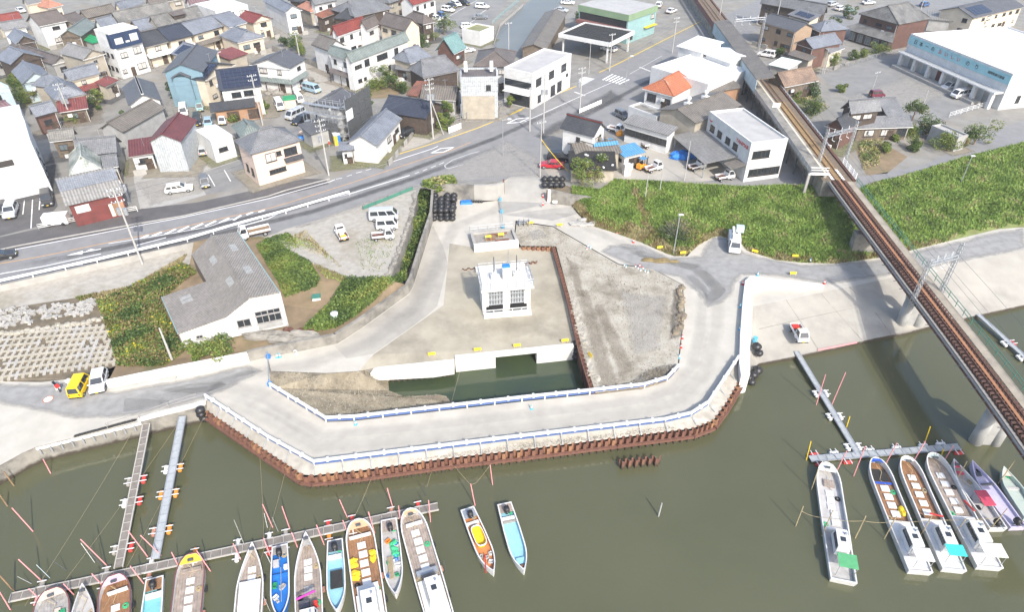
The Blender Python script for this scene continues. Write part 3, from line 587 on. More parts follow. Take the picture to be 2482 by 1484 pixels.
            for cc,tt in ((e[0],p),(e[3],p if al else q_),(e[1],q_ if al else p),(e[2],q_)): cap.tube(Vector(cc) + up,Vector(tt) + up,.13,.13,5)
            if roof == 'iri':   # small gable faces at the ridge ends
                g = .55 * min(X,Y); gz = h + rh * .42
                for sg,pt in ((-1,p),(1,q_)):
                    d_ = Vector((sg,0,0)) if al else Vector((0,sg,0)); s_ = Vector((0,1,0)) if al else Vector((1,0,0)); c0 = Vector(pt) + d_ * .35; c0.z = 0
                    tri = [c0 + s_ * g + Vector((0,0,gz)),c0 - s_ * g + Vector((0,0,gz)),c0 + Vector((0,0,h + rh + .12))]
                    bk = [p_ - d_ * (L * .9) for p_ in tri]
                    rt.slab([tri[0],tri[2],bk[2],bk[0]],.1); rt.slab([tri[1],tri[2],bk[2],bk[1]],.1)
                    o_ = MB().hexa([p_ - d_ * .3 for p_ in tri],[p_ - d_ * .12 for p_ in tri]).build('gable_board','w_wood' if wm != 'w_white' else 'w_white',r)
        s.wall = m.build('wall',wm,r); s.roofo = rt.build('roof',rm,r)
        if cap.v: cap.build('parapet' if roof == 'flat' else 'ridge_cap',wm if roof == 'flat' else rm,s.roofo)
        fl = floors or (2 if h > 4.6 else 1); s.fl = fl
        if wins:
            fh = h / fl; ww_,wh_ = win
            rr = random.Random(int(abs(ctr.x * 7 + ctr.y * 13)))
            for k in range(fl):
                zc = fh * k + fh * .56
                if front and not (k == 0 and skirt):
                    n = max(1,int(ww / 3.2))
                    for i in range(n):
                        if rr.random() < .12: continue
                        window(r,-x + (i + .5 + rr.uniform(-.12,.12)) * ww / n,-y - .03,zc,ww_ * rr.choice((.7,1,1.25)),wh_ * rr.choice((.75,1,1)),0,fm,rr.choice(('glass','glass','curtain','glass_pale')))
                n = max(1,int(wd / 4))
                for i in range(n):
                    if rr.random() < .2: continue
                    window(r,s.side * (x + .03),-y + (i + .5 + rr.uniform(-.1,.1)) * wd / n,zc,ww_ * rr.choice((.6,.9)),wh_ * rr.choice((.7,1)),s.side * math.pi / 2,fm,rr.choice(('glass','curtain','glass')))
        if door and wins:
            dm = MB().box((0,0,0),(1.3,.08,2.05)); d_ = dm.build('door','wood_dark',r,(x * .45,-y - .04,.02)); bxpart('handle','steel',d_,(.45,-.06,.95),(.05,.06,.25))
        if wins and roof != 'flat' and h < 7:
            MB().box((0,-Y - .04,h - t - .04),(w,.1,.1)).build('gutter',rr.choice(('frame_dark','white_plastic','frame')),s.roofo); MB().tube((x * .96,-y - .08,0),(x * .96,-y - .08,h - .2),.05,.05,6).build('downpipe','white_plastic',r)
            bxpart('air_conditioner','white_plastic',r,(rr.uniform(-.7,.5) * x,-y - .35,.05 if rr.random() < .6 else h * .55),(.85,.32,.6))
            if rr.random() < .5: MB().tube((x * .3,0,h),(x * .3,0,h + rh + 1.6),.03,.03,5).tube((x * .3 - .6,0,h + rh + 1.4),(x * .3 + .6,0,h + rh + 1.5),.02,.02,4).tube((x * .3 - .3,-.4,h + rh + 1.43),(x * .3 - .3,.4,h + rh + 1.43),.02,.02,4).build('aerial','steel',s.roofo)
            if rc in (11,12,14) and cat == 'house' and rr.random() < .5 and len(label.split()) < 13:
                wt = thing('block_wall','low block wall before ' + label,'wall',ctr,s.rz); yy = -Y - rr.uniform(1.2,2.4)
                for k in range(max(2,int(w / 1.6))):
                    if k != int(w / 1.6) // 2: bxpart('wall_panel',rr.choice(('concrete_old','concrete')),wt,(-X + (k + .5) * w / max(2,int(w / 1.6)),yy,0),(w / max(2,int(w / 1.6)) - .03,.14,rr.choice((.9,1.1,1.1))))
        if skirt:
            sw = skirt; z0 = 2.55; zt = 3.3; m = MB()
            m.slab([(-X,-y - sw,z0),(X,-y - sw,z0),(X,-y,zt),(-X,-y,zt)],.12)
            sx = s.side; m.slab([(sx * (x + sw * .8),-y - sw,z0),(sx * (x + sw * .8),y,z0),(sx * x,y,zt),(sx * x,-y - sw * .01,zt)],.12)
            m.build('lean_to_roof',skm or rm,r)
            m = MB()
            for xx in np.linspace(-X + .2,X - .2,max(2,int(w / 2.5))): m.box((xx,-y - sw + .25,0),(.13,.13,z0))
            m.build('porch_post','wood_dark',r)
        if solar: s.solar(*solar)
    def solar(s,face,nx,ny,cov=.9):
        pass
    def slope_panels(s,corners,nx,ny,mat='solar',gap=.04,lift=.1):
        """panels laid on a roof plane; corners: lower-left, lower-right, upper-right, upper-left (local)"""
        ll,lr,ur,ul = [Vector(c) for c in corners]; nn = (lr - ll).cross(ul - ll).normalized()
        f = lambda a,b: ll.lerp(lr,a).lerp(ul.lerp(ur,a),b) + nn * lift
        for i in range(nx):
            for j in range(ny):
                a0,a1,b0,b1 = (i + gap) / nx,(i + 1 - gap) / nx,(j + gap) / ny,(j + 1 - gap) / ny
                p = [f(a0,b0),f(a1,b0),f(a1,b1),f(a0,b1)]
                MB().hexa([v - nn * .05 for v in p],p).build('solar_panel',mat,s.roofo)
    def gx_slope(s,x0,x1,b0,b1,rh,front=True):
        X,Y = s.w / 2,s.d / 2; f = lambda x,b: (x * X,-Y + b * Y,s.h + b * rh)
        return [f(x0,b0),f(x1,b0),f(x1,b1),f(x0,b1)]
    def gy_slope(s,y0,y1,b0,b1,rh,sx=-1):
        X,Y = s.w / 2,s.d / 2; f = lambda y,b: (sx * (X - b * X),y * Y,s.h + b * rh)
        return [f(y1,b0),f(y0,b0),f(y0,b1),f(y1,b1)] if sx < 0 else [f(y0,b0),f(y1,b0),f(y1,b1),f(y0,b1)]
    def fwin(s,fx,z,w,h,gm='glass',fm='frame_dark'): return window(s.root,fx * s.ww / 2,-s.wd / 2 - .03,z,w,h,0,fm,gm)
    def swin(s,fy,z,w,h,gm='glass',fm='frame_dark'): return window(s.root,s.side * (s.ww / 2 + .03),fy * s.wd / 2,z,w,h,s.side * math.pi / 2,fm,gm)
PLOT = [0]; fade_mat('fade_plot',(.3,.27,.21),(.24,.215,.165),.8); fade_mat('fade_moss',(.16,.17,.08),(.2,.19,.11),.7)
def house(label,rc,A,B,C,h,roof,rh,rm,wm,**k): return H(k.pop('name','house'),label,rc,A,B,C,h,roof,rh,rm,wm,group=k.pop('group',None),**k)
# --- r1c1 quarter
b = house('three-storey white house with navy blue top floor',11,(1000,322),(1268,258),(1190,207),10.2,'flat',0,'roof_white','w_white',wins=False)
bxpart('navy_storey','w_navy',b.root,(0,-b.wd / 2 + .6,7.),(b.ww + .06,1.4,3.25))
for fx,z,w,h in ((-.5,8.3,1.9,1.7),(.55,8.5,1.9,1.9)): window(b.root,fx * b.ww / 2,-b.wd / 2 - .14,z,w,h,0,'white_plastic','curtain')
bxpart('balcony_rail','w_navy',b.root,(0,-b.wd / 2 - .55,7.),(b.ww * .9,.08,.9)); bxpart('air_conditioner','white_plastic',b.root,(.1,-b.wd / 2 - .35,7.6),(.9,.3,.65))
for fx,z,w,h in ((-.45,5.2,1.7,1.2),(.5,5.6,1.8,1.6),(-.75,1.6,1.,.9),(.5,1.8,2.2,1.4)): b.fwin(fx,z,w,h,'curtain')
for fy in (-.5,.1,.6):
    for z in (2,5.2): window(b.root,-b.ww / 2 - .03,fy * b.wd / 2,z,1.,1.,-math.pi / 2)
bxpart('door','wood_dark',b.root,(-.6,-b.wd / 2 - .03,.02),(1.,.08,2.1))
house('townhouse with charcoal roof, first of the row beside the navy-topped house',11,(1335,432),(1553,378),(1475,258),5.2,'gx',2.2,'tile_dark','w_cream',ridge=True,skirt=1.2,skm='white_paint')
house('townhouse with near-black navy roof in the middle of the row',11,(1557,376),(1780,320),(1695,205),5.3,'gx',2.3,'tile_navy','w_cream',ridge=True,skirt=1.2,skm='white_paint')
house('townhouse with pale blue-grey roof at the end of the row',11,(1785,318),(2062,238),(1980,130),5.4,'gx',2.3,'tile_blue','w_cream',ridge=True,skirt=1.2,skm='tin_brown')
house('white-walled house with blue-grey tiles behind the navy-topped house',11,(940,255),(1085,216),(1040,132),6,'gx',2,'tile_blue','w_white',ridge=True)
house('long old house with streaked grey tile roof behind the row',11,(1090,208),(1600,100),(1520,10),6,'gx',2.4,'tile_old','w_beige',ridge=True)
house('house with orange plaster gable and blue-grey tiles',11,(1290,282),(1448,246),(1390,152),5,'gx',2,'tile_blue','w_orange',ridge=True)
b = house('old grey tiled house with a dormer on the roof',11,(1450,248),(1885,148),(1850,45),5.5,'gx',2.4,'tile_old','w_beige',ridge=True)
MB().box((0,-b.d * .22,b.h + .9),(3.2,2.,1.)).build('dormer','w_wood',b.root); MB().slab([(-2,-b.d * .22 - 1.4,b.h + 1.8),(2,-b.d * .22 - 1.4,b.h + 1.8),(2,-b.d * .22 + 1.4,b.h + 2.5),(-2,-b.d * .22 + 1.4,b.h + 2.5)],.1).build('dormer_roof','tile_brown',b.root)
house('blue-grey roofed house cut by the top edge beside the old long roofs',11,(1115,92),(1335,25),(1290,-35),5.5,'gx',2,'tile_blue','w_cream',ridge=True)
house('low barn with wide pale brown roof near the top parking',11,(800,168),(1085,100),(1010,35),4,'gx',1.8,'tin_brown','w_beige',ridge=True)
house('narrow house with dark brown-grey roof above the rusty shed',11,(690,228),(835,183),(745,92),4.8,'gx',1.8,'tile_brown','w_beige',ridge=True)
house('rusty red striped shed beside the green canopy',11,(725,252),(845,232),(830,188),3,'shed',.6,'tin_rust','w_wood',name='shed',cat='shed',wins=False)
house('bright green corrugated canopy in the old town',11,(850,395),(965,365),(865,245),3,'shed',.9,'canopy_green','w_grey',name='shed',cat='shed',wins=False)
house('white house with dark brown tile roof left of the green canopy',11,(360,238),(618,186),(560,78),6,'gx',2.2,'tile_brown','w_white',ridge=True)
house('small house with faded salmon pyramid roof at the top',11,(440,74),(580,42),(540,0),4,'hip',1.6,'salmon','w_cream')
house('low house with dark red roof at the far left',11,(-40,212),(210,170),(190,128),4,'gx',1.6,'tile_red','w_beige',ridge=True)
house('white house with plain grey tiles below the dark red roof',11,(20,282),(255,245),(228,185),5,'gx',1.8,'tile_grey','w_white',ridge=True)
house('small slate-blue gabled house above its twin at the left',11,(140,408),(345,372),(330,290),5.4,'gy',1.7,'tile_blue','w_wood')
house('wide slate-blue gabled house with brown wooden walls',11,(90,592),(402,518),(375,440),5,'gy',1.9,'tile_blue','w_wood')
house('dark roofed shed at the left frame edge',11,(-60,550),(85,512),(80,488),4,'gx',1.4,'tile_grey','w_grey',ridge=True,name='shed',cat='shed')
house('house with green-grey roof and dark plank gable',11,(535,338),(750,332),(640,228),4.6,'gy',1.7,'tin_green','w_oldwood')
house('long weathered shed with mossy brown roof',11,(478,592),(656,545),(530,335),4,'gy',1.2,'tile_brown','w_grey')
house('grey mortar house with patched gable wall',11,(760,548),(977,487),(880,395),6,'gy',1.6,'tin_grey','w_beige',fm='frame')
house('house with pale blue gable and blue-grey roof above the garden',11,(200,768),(482,712),(450,590),4.6,'gy',1.8,'tile_blue','w_paleblue')
house('house with long blue-grey roof and red lean-to',11,(640,747),(925,672),(850,590),5,'gx',2,'tile_blue','w_cream',ridge=True,skirt=1.6,skm='tin_red')
house('small shed with bright red tin roof below the navy-topped house',11,(970,795),(1092,735),(1085,652),3.2,'shed',.8,'tin_red','w_beige',name='shed',cat='shed')
house('hipped blue-grey tiled house with white gable board',11,(500,925),(790,862),(720,760),4.2,'iri',2.2,'tile_blue','w_beige')
house('small tiled annex behind the white gable board roof',11,(425,805),(600,735),(590,670),4.4,'hip',1.8,'tile_blue','w_beige')
house('lean-to with red corrugated roof below the tiled annex',11,(530,1035),(812,992),(780,885),3,'shed',.9,'tin_red','w_oldwood',name='shed',cat='shed')
house('house with broken blue-grey tiles and red-brown wall',11,(325,1078),(532,1022),(480,930),4,'gx',1.8,'tile_blue','w_redbrown',ridge=True)
house('pale grey flat-roofed block at the left edge',11,(-150,862),(80,802),(40,662),7,'flat',0,'roof_white','w_paleblue')
house('mauve metal-roofed house at the left edge',11,(-120,1135),(172,1022),(110,900),5.2,'gx',1.8,'tin_mauve','w_white',ridge=True)
b = house('big windowless white building with flat roof at the left edge',11,(-400,1455),(288,1316),(328,1120),8.8,'flat',0,'roof_white','w_white',name='warehouse',cat='building',wins=False)
bxpart('window','frame_dark',b.root,(b.ww / 2 - 4.6,-b.wd / 2 - .03,5.8),(2.2,.08,1.))
m = MB().box((b.ww / 2 - 3.5,b.wd / 2 + 3.4,0),(7.,6.6,10.2)); m.build('rear_block','w_white',b.root)
for i in range(5): b.swin(-.6 + i * .3,5 if i % 2 else 2.2,.9,.8)
house('grey tiled house above the weathered white roof',11,(690,1442),(1078,1402),(1065,1258),4,'gx',2,'tile_grey','w_grey',depth=5)
house('old brown-grey tiled hut with green awning',11,(455,1302),(692,1275),(690,1180),3.6,'gx',1.5,'tile_old','w_oldwood',ridge=True)
house('open barn with long pale brown corrugated roof',11,(900,1192),(1132,1218),(1195,960),5,'gy',1.6,'tin_brown','w_grey',name='barn',cat='barn',wins=False)
b = house('white two-storey house with black roof and white ridge strip',11,(1180,972),(1492,920),(1500,745),6,'gy',1.7,'roof_slate','w_white',wins=False)
MB().box((0,0,b.h + 1.68),(.45,b.d + .14,.18)).build('ridge_strip','white_plastic',b.roofo)
for fx,z,w,h in ((-.35,4.4,1.9,1.3),(.15,4.7,.8,.9),(-.6,1.7,.9,1.2),(.2,1.8,1.9,1.2)): b.fwin(fx,z,w,h,'curtain')
for fy in (-.5,.2,.6):
    for z in (1.8,4.6): b.swin(fy,z,1.2,1.1)
house('house with maroon roof and pale corrugated gable wall',11,(1350,1310),(1672,1300),(1580,1110),6,'gy',1.5,'tin_maroon','w_tin',wins=False)
house('low maroon-roofed annex with white verandah',11,(1185,1442),(1422,1405),(1300,1270),3.2,'shed',.7,'tin_maroon','w_white')
b = house('small plain white cube-shaped store by the parking',11,(1945,1315),(2140,1258),(2085,1134),4,'flat',0,'roof_white','w_white',wins=False,name='store',cat='store'); b.fwin(-.1,2.2,1.7,.8)
house('small shrine-like hut with green copper roof',11,(2225,1282),(2445,1235),(2360,1115),3,'hip',1.6,'tin_green','w_grey')
b = house('house with light blue siding and slate roof',11,(1490,670),(1872,656),(1760,480),7.6,'gy',1.8,'roof_slate','w_blue',wins=False)
for fx,z,w,h in ((-.3,5.4,.7,.9),(.15,5.2,.8,.9),(-.25,2.,.8,1.6)): b.fwin(fx,z,w,h,'curtain','white_plastic')
window(b.root,-b.ww / 2 - .03,-1,4,1.6,1.6,-math.pi / 2,'white_plastic','curtain')
m = MB().box((-.6,-b.wd / 2 - .35,0),(b.ww * .45,.7,6.6)); m.build('front_bay','w_blue',b.root)
MB().slab([(-.6 - b.ww * .26,-b.wd / 2 - 1.1,6.6),(-.6,-b.wd / 2 - 1.1,7.6),(-.6,-b.wd / 2 + 1.6,7.6),(-.6 - b.ww * .26,-b.wd / 2 + 1.6,6.6)],.14).slab([(-.6 + b.ww * .26,-b.wd / 2 - 1.1,6.6),(-.6,-b.wd / 2 - 1.1,7.6),(-.6,-b.wd / 2 + 1.6,7.6),(-.6 + b.ww * .26,-b.wd / 2 + 1.6,6.6)],.14).build('bay_roof','roof_slate',b.root)
b = house('cream house with solar panels on a grey gabled roof',11,(1760,548),(2032,468),(1930,390),6,'gy',1.7,'tile_blue','w_cream')
b.slope_panels(b.gy_slope(-.9,.75,.1,.85,1.7),6,4)
b = house('cream house with a dark roof wholly covered by panels',11,(1885,738),(2168,588),(2080,495),6,'gy',1.8,'tile_dark','w_cream')
b.slope_panels(b.gy_slope(-.95,.9,.05,.95,1.8),7,4)
house('red corrugated shed behind the panel-covered house',11,(2115,548),(2288,488),(2200,405),3,'shed',.8,'tin_red','w_beige',name='shed',cat='shed',wins=False)
b = house('large house with a big solar roof and orange lower walls',11,(2020,838),(2412,792),(2402,607),6.2,'gx',2.8,'tile_navy','w_white',depth=9.5,wins=False)
b.slope_panels(b.gx_slope(-.8,.98,.08,.95,2.8),9,5)
for fx,z in ((-.3,4.9),(.35,5.)): b.fwin(fx,z,1.9,1.1)
MB().box((-1.4,-b.wd / 2 - 1.1,0),(b.ww + 1.5,2.2,2.9)).build('ground_floor','w_orange',b.root); MB().slab([(-b.w / 2 - 2.6,-b.wd / 2 - 2.7,2.9),(b.w * .25,-b.wd / 2 - 2.7,2.9),(b.w * .25,-b.wd / 2,3.9),(-b.w / 2 - 2.6,-b.wd / 2,3.9)],.14).build('lower_roof','tile_dark',b.root)
for fx in (-.35,.2): bxpart('lattice_screen','wood_dark',b.root,(fx * b.ww,-b.wd / 2 - 2.25,.3),(2.4,.1,2.))
house('white house with black roof and green porch beside the solar roof',12,(-40,590),(332,628),(110,500),6,'gy',1.7,'roof_slate','w_white',skirt=1.,skm='tin_green')
house('blue-grey gabled house at the row end near the antenna pole',11,(2110,248),(2278,202),(2200,80),5.6,'gx',2,'tile_blue','w_cream',ridge=True)
house('low hipped blue-grey house above the red corrugated shed',11,(2185,392),(2442,332),(2380,245),3.8,'iri',1.8,'tile_blue','w_cream')
house('white flat-roofed house with red fascia at the top edge',11,(1985,112),(2282,52),(2180,-30),6,'flat',0,'roof_white','w_white')
house('small house with red roof and rooftop skylight',12,(-10,212),(178,166),(100,108),5,'gy',1.5,'tile_red','w_cream')
# --- r1c2 quarter
house('white gabled house with blue-grey roof near the top',12,(290,112),(448,86),(330,-30),6.4,'gy',1.5,'tile_blue','w_white')
house('white house with wide grey roof cut by the top edge',12,(560,45),(768,0),(660,-45),6,'gx',2,'tile_grey','w_white',ridge=True)
house('small house with faded salmon tiles below the wide grey roof',12,(520,108),(642,86),(580,28),4,'hip',1.4,'salmon','w_beige')
house('dark irimoya house with many ridges near the top',12,(925,152),(1275,72),(1190,-20),5,'iri',2.6,'tile_grey','w_wood')
house('dark tiled house beside the rusty roof',12,(735,165),(910,182),(880,62),4.2,'iri',2,'tile_dark','w_wood')
house('low house with rust-brown tin roof',12,(632,165),(800,98),(770,60),4,'shed',.9,'tin_rust','w_wood')
house('white house with red roof beside the top parking',12,(1470,45),(1692,-20),(1450,-50),6,'gx',2,'tile_red','w_white',ridge=True)
house('large cream house with brown roof and gable end',12,(1150,217),(1395,284),(1490,180),6.2,'gx',2.4,'tile_brown','w_cream',ridge=True,side=1)
house('brown-roofed wing between the red roof and the large brown roof',12,(1045,275),(1165,218),(1140,122),6,'gx',2.2,'tile_brown','w_white',ridge=True)
house('white house with maroon red roof and two windows',12,(775,332),(1047,236),(992,156),6.2,'gx',2.2,'tile_red','w_white',ridge=True)
house('dark brown hipped house behind the cream gable',12,(1560,222),(1675,195),(1590,118),5,'hip',1.8,'tile_brown','w_wood')
house('white house with beige-grey roof on the lane',12,(530,405),(682,462),(775,370),6,'gx',1.9,'tin_brown','w_white',ridge=True,side=1)
b = house('long white two-storey building with grey-green roof',12,(900,577),(1442,372),(1372,302),6.6,'gx',1.9,'tin_green','w_white',ridge=True,wins=False)
for fx,z,w,h in ((-.88,5,.7,.8),(-.8,5,.7,.8),(-.72,5,.7,.8),(-.5,5.2,1.6,1.5),(-.05,5.2,2.,1.3),(.12,5.2,2.,1.3),(.55,5.2,1.4,1.5),(-.8,1.8,1.2,.8),(-.62,1.8,.9,.7),(.25,1.9,.9,1.4)): b.fwin(fx,z,w,h)
house('short grey-green roofed wing of the long white building',12,(680,497),(893,562),(880,468),6.5,'gx',1.8,'tin_green','w_white',ridge=True,skirt=1.,skm='tile_brown')
house('shrine hall with steep teal copper roof',12,(1846,495),(1966,437),(1824,316),3.6,'gx',3.4,'tin_teal','w_redbrown',ridge=True,name='shrine_hall',cat='shrine')
house('tall-ridged tiled residence beside the shrine',12,(1440,585),(1642,518),(1580,440),5,'iri',2.2,'tile_blue','w_beige')
house('broad tiled residence with curved ridges',12,(1560,715),(1905,645),(1800,555),4.4,'iri',2.6,'tile_grey','w_wood')
house('tiled side wing behind the white fence',12,(1300,632),(1492,665),(1480,560),3,'gx',1.4,'tile_grey','w_wood',ridge=False,depth=5)
house('low dark brown roofed house above the navy roof',12,(1530,905),(1862,922),(1820,800),3.6,'gx',1.6,'tin_brown','w_grey',ridge=True)
house('shed with patchy rusty red roof',12,(1405,872),(1512,882),(1560,745),3.4,'shed',.9,'tin_rust','w_beige',name='shed',cat='shed',wins=False)
b = house('navy-roofed house with brown slatted front wall',12,(1165,1028),(1590,1092),(1725,945),3.8,'gx',2.,'tile_navy','w_wood',ridge=True,wins=False,side=1); b.swin(-.2,2,1.6,1.4,'curtain')
house('long low house with blue-grey tiles and white walls by the road',12,(1140,1342),(1368,1088),(1200,1025),3.8,'gx',1.7,'tile_blue','w_white',ridge=True,side=1)
house('white porch wing with slatted window by the road',12,(790,1390),(930,1378),(965,1295),2.9,'shed',.7,'tile_blue','w_white',name='annex',cat='annex')
SCAF = house('two-storey house under repair wrapped in scaffolding',12,(510,968),(800,1012),(905,870),6.4,'iri',1.6,'roof_slate','w_white',side=1)
b = house('cream-pink two-storey house with hipped grey roof by the road',12,(-30,1425),(452,1292),(330,1165),6.2,'hip',2.2,'tile_grey','w_pink',wins=False)
for fx,z,w,h,g in ((-.3,4.6,1.9,1.6,'curtain'),(.05,4.9,.9,.8,'glass'),(.55,4.7,2.4,1.4,'glass'),(-.35,1.9,1.2,.8,'glass'),(-.1,1.9,1.2,.8,'glass'),(.12,1.9,.9,.8,'glass')): b.fwin(fx,z,w,h,g)
MB().slab([(b.ww * .1,-b.wd / 2 - .9,3.2),(b.ww * .5,-b.wd / 2 - .9,3.2),(b.ww * .5,-b.wd / 2,3.7),(b.ww * .1,-b.wd / 2,3.7)],.12).build('lean_to_roof','tile_dark',b.root)
for fy in (-.4,.3): window(b.root,-b.ww / 2 - .03,fy * b.wd / 2,2,1,1.4,-math.pi / 2)
house('white house with brown hipped roof beside the substation building',12,(2025,608),(2395,615),(2300,470),6,'hip',2,'tile_brown','w_white')
b = house('tall white building with flat brown roof and vents',12,(1905,728),(2248,722),(2240,635),8.4,'flat',0,'tile_brown','w_tin',name='substation_building',cat='building',side=1)
for fx in (-.35,.35): bxpart('roof_vent','white_plastic',b.root,(fx * b.ww,0,9),(.7,.7,2.))
b2 = H('concrete_block','low grey concrete block in front of the flat brown roof',12,(1925,905),(2220,905),(2225,810),4.5,'flat',0,'roof_flat','w_beige',cat='building',wins=False)
house('small white hut with a mossy roof by the canal',12,(2085,305),(2212,252),(2170,175),3.4,'flat',0,'moss_roof','w_white',wins=False,name='hut',cat='hut')
# --- r1c3 quarter
b = house('white two-storey office with strip windows at the crossing',13,(235,692),(592,506),(60,592),7.4,'flat',0,'roof_flat','w_white',wins=False,name='office_building',cat='building',side=-1)
for fx,z,w,h in ((-.7,5.3,2.2,1.6),(-.05,5.4,2.2,1.6),(.6,5.5,2.2,1.6),(.05,1.6,1.9,2.3),(.4,1.7,1.9,2.3),(.8,3.4,.9,.6),(-.65,1.5,1.3,1.6)): b.fwin(fx,z,w,h)
bxpart('window_band','glass',b.root,(-b.ww / 2 - .02,0,4.2),(.1,b.wd * .92,1.4)); bxpart('awning','white_paint',b.root,(-b.ww / 2 - .6,0,3.1),(1.2,b.wd * .9,.12)); bxpart('shop_front','glass',b.root,(-b.ww / 2 - .02,-.5,.2),(.08,b.wd * .7,2.4))
def canopy():
    A,B,C = q(13,945,405,5.),q(13,1167,292,5.),q(13,800,175,5.)
    u = B - A; w = u.length; u.normalize(); v = Vector((-u.y,u.x,0)); d = abs((C - B).dot(v)); c = (A + B) / 2 + v * d / 2; c.z = 0
    r = thing('petrol_canopy','flat white forecourt canopy with dark ribbed roof','canopy',c,math.atan2(u.y,u.x))
    m = MB()
    for x,y,lx,ly in ((0,-d / 2,w + .3,.3),(0,d / 2,w + .3,.3),(-w / 2,0,.3,d - .3),(w / 2,0,.3,d - .3)): m.box((x,y,4.35),(lx,ly,1.))
    m.build('fascia','w_white',r); n = 16
    for i in range(n): bxpart('roof_panel','rubber',r,(0,-d / 2 + .3 + (i + .5) * (d - .6) / n,5.),(w - .5,(d - .6) / n - .12,.08))
    MB().box((0,0,4.8),(w - .32,d - .32,.1)).build('deck','steel_dark',r)
    for x in (-.44,.44):
        for y in (-.44,.44): bxpart('column','w_white',r,(x * w,y * d,0),(.35,.35,4.5))
canopy()
b = house('teal two-storey shop building with green roof band',13,(1120,150),(1380,60),(715,40),7.2,'flat',0,'roof_flat','w_teal',wins=False,name='shop_building',cat='building',side=-1)
bxpart('green_band','w_greenband',b.root,(0,0,6.),(b.ww + .5,b.wd + .5,1.58)); bxpart('roof_slab','roof_flat',b.root,(0,0,7.62),(b.ww + .2,b.wd + .2,.06)); bxpart('balcony_wall','w_maroonband',b.root,(-b.ww / 2 - .75,0,3.1),(1.5,b.wd * .98,.95)); bxpart('window_band','glass',b.root,(-b.ww / 2 - .02,0,4.),(.1,b.wd * .95,1.9))
b.fwin(.75,5.,1.6,1.2,'curtain','wood_dark'); b.fwin(-.7,1.5,1.6,1.4); bxpart('shop_awning','yellow',b.root,(b.ww * .28,-b.wd / 2 - .5,2.7),(b.ww * .4,1.,.15))
house('long low shed with brown corrugated roof by the canal',13,(125,437),(362,452),(462,115),3.4,'gy',1.1,'tin_brown','w_oldwood',name='shed',cat='shed',wins=False)
b = house('large white shed building with flat white roof by the railway',13,(1328,628),(1850,792),(2062,605),5.,'flat',0,'roof_white','w_white',name='factory_building',cat='building',wins=False)
house('white hall with dark-edged sloping roof beside the platform',13,(1560,420),(1802,484),(1945,370),6.6,'shed',.8,'roof_white','w_white',name='hall',cat='building',wins=False)
house('white gabled hall behind the large flat white roof',13,(1810,492),(2060,582),(2112,455),6.2,'gx',.8,'roof_white','w_white',name='hall',cat='building',wins=False)
house('dark grey lean-to between white factory and railway',13,(1870,855),(2172,802),(2080,640),3.6,'shed',1.2,'tin_brown','w_orange',name='shed',cat='shed',wins=False)
house('white house with bright orange tiled roof',13,(1248,812),(1538,888),(1736,772),3.8,'iri',2.4,'tile_orange','w_white',fm='frame_dark',win=(1.8,1.6))
b = house('white shop house with charcoal roof and maroon ridge',13,(485,1180),(800,1263),(880,1130),6,'gx',1.9,'tile_dark','w_white',ridge=True,wins=False,side=1)
MB().box((0,0,b.h + 1.85),(b.w + .12,.6,.16)).build('ridge_strip','tile_red',b.roofo)
for fx,z,w,h in ((.05,4.6,.8,.8),(.55,3.9,3.4,1.2),(-.3,.9,2.,.8)): b.fwin(fx,z,w,h,'curtain' if w > 3 else 'glass')
b.swin(-.3,4.6,1.2,1.2,'curtain'); b.swin(.3,4.8,.9,1.)
b = house('low workshop with grey roof half covered by blue sheets',13,(640,1445),(1062,1405),(1150,1295),3.2,'gx',1.,'tin_brown','w_beige',ridge=False,depth=6.5,wins=False,name='workshop',cat='workshop')
MB().slab([(-b.w * .05,-.4,b.h + 1.06),(b.w * .5,-.4,b.h + 1.06),(b.w * .5,b.d / 2,b.h + .14),(-b.w * .05,b.d / 2,b.h + .14)],.05).slab([(-b.w * .05,-b.d * .2,b.h + .72),(b.w * .5,-b.d * .2,b.h + .72),(b.w * .5,-.38,b.h + 1.08),(-b.w * .05,-.38,b.h + 1.08)],.05).build('blue_sheet','tin_blue',b.roofo)
for i in (0,1): m = MB().tube((b.w * (.12 + .13 * i),0,b.h + .9),(b.w * (.12 + .13 * i),0,b.h + 1.6),.3).tube((b.w * (.12 + .13 * i),0,b.h + 1.6),(b.w * (.12 + .13 * i),0,b.h + 1.9),.5,.2); m.build('ventilator','tin_brown',b.roofo)
house('lean-to store with blue tin roof beside the forklift',13,(1080,1447),(1278,1398),(1165,1312),2.9,'shed',.5,'tin_blue','w_white',name='store',cat='store',win=(1.2,.9))
b = H('workshop','shed front roofed with black netting held down by tyres',23,(570,185),(1012,192),(1040,20),2.6,'shed',1.,'rubber','w_beige',cat='workshop',wins=False)
for i in range(12):
    x_,y_ = random.uniform(-.45,.45) * b.w,random.uniform(-.42,.3) * b.d; zz = b.h + (y_ / b.d + .5) * 1.
    bxpart('ballast_bag','white_plastic',b.roofo,(x_,y_,zz),(.4,.3,.2),random.random() * 3)
b = house('long white-fronted workshop with grey corrugated roof',13,(1065,1125),(1490,1248),(1690,1197),4,'shed',.6,'tin_grey','w_white',wins=False,name='workshop',cat='workshop')
for i in range(6): window(b.root,(-.4 + i * .16) * b.ww,-b.wd / 2 - .03,2.2,1.8,1.2,0)
b = house('big barn with brown corrugated roof and round ventilators',13,(1385,1008),(1742,1137),(2240,990),5.4,'gy',1.4,'tin_brown','w_beige',wins=False,name='barn',cat='barn')
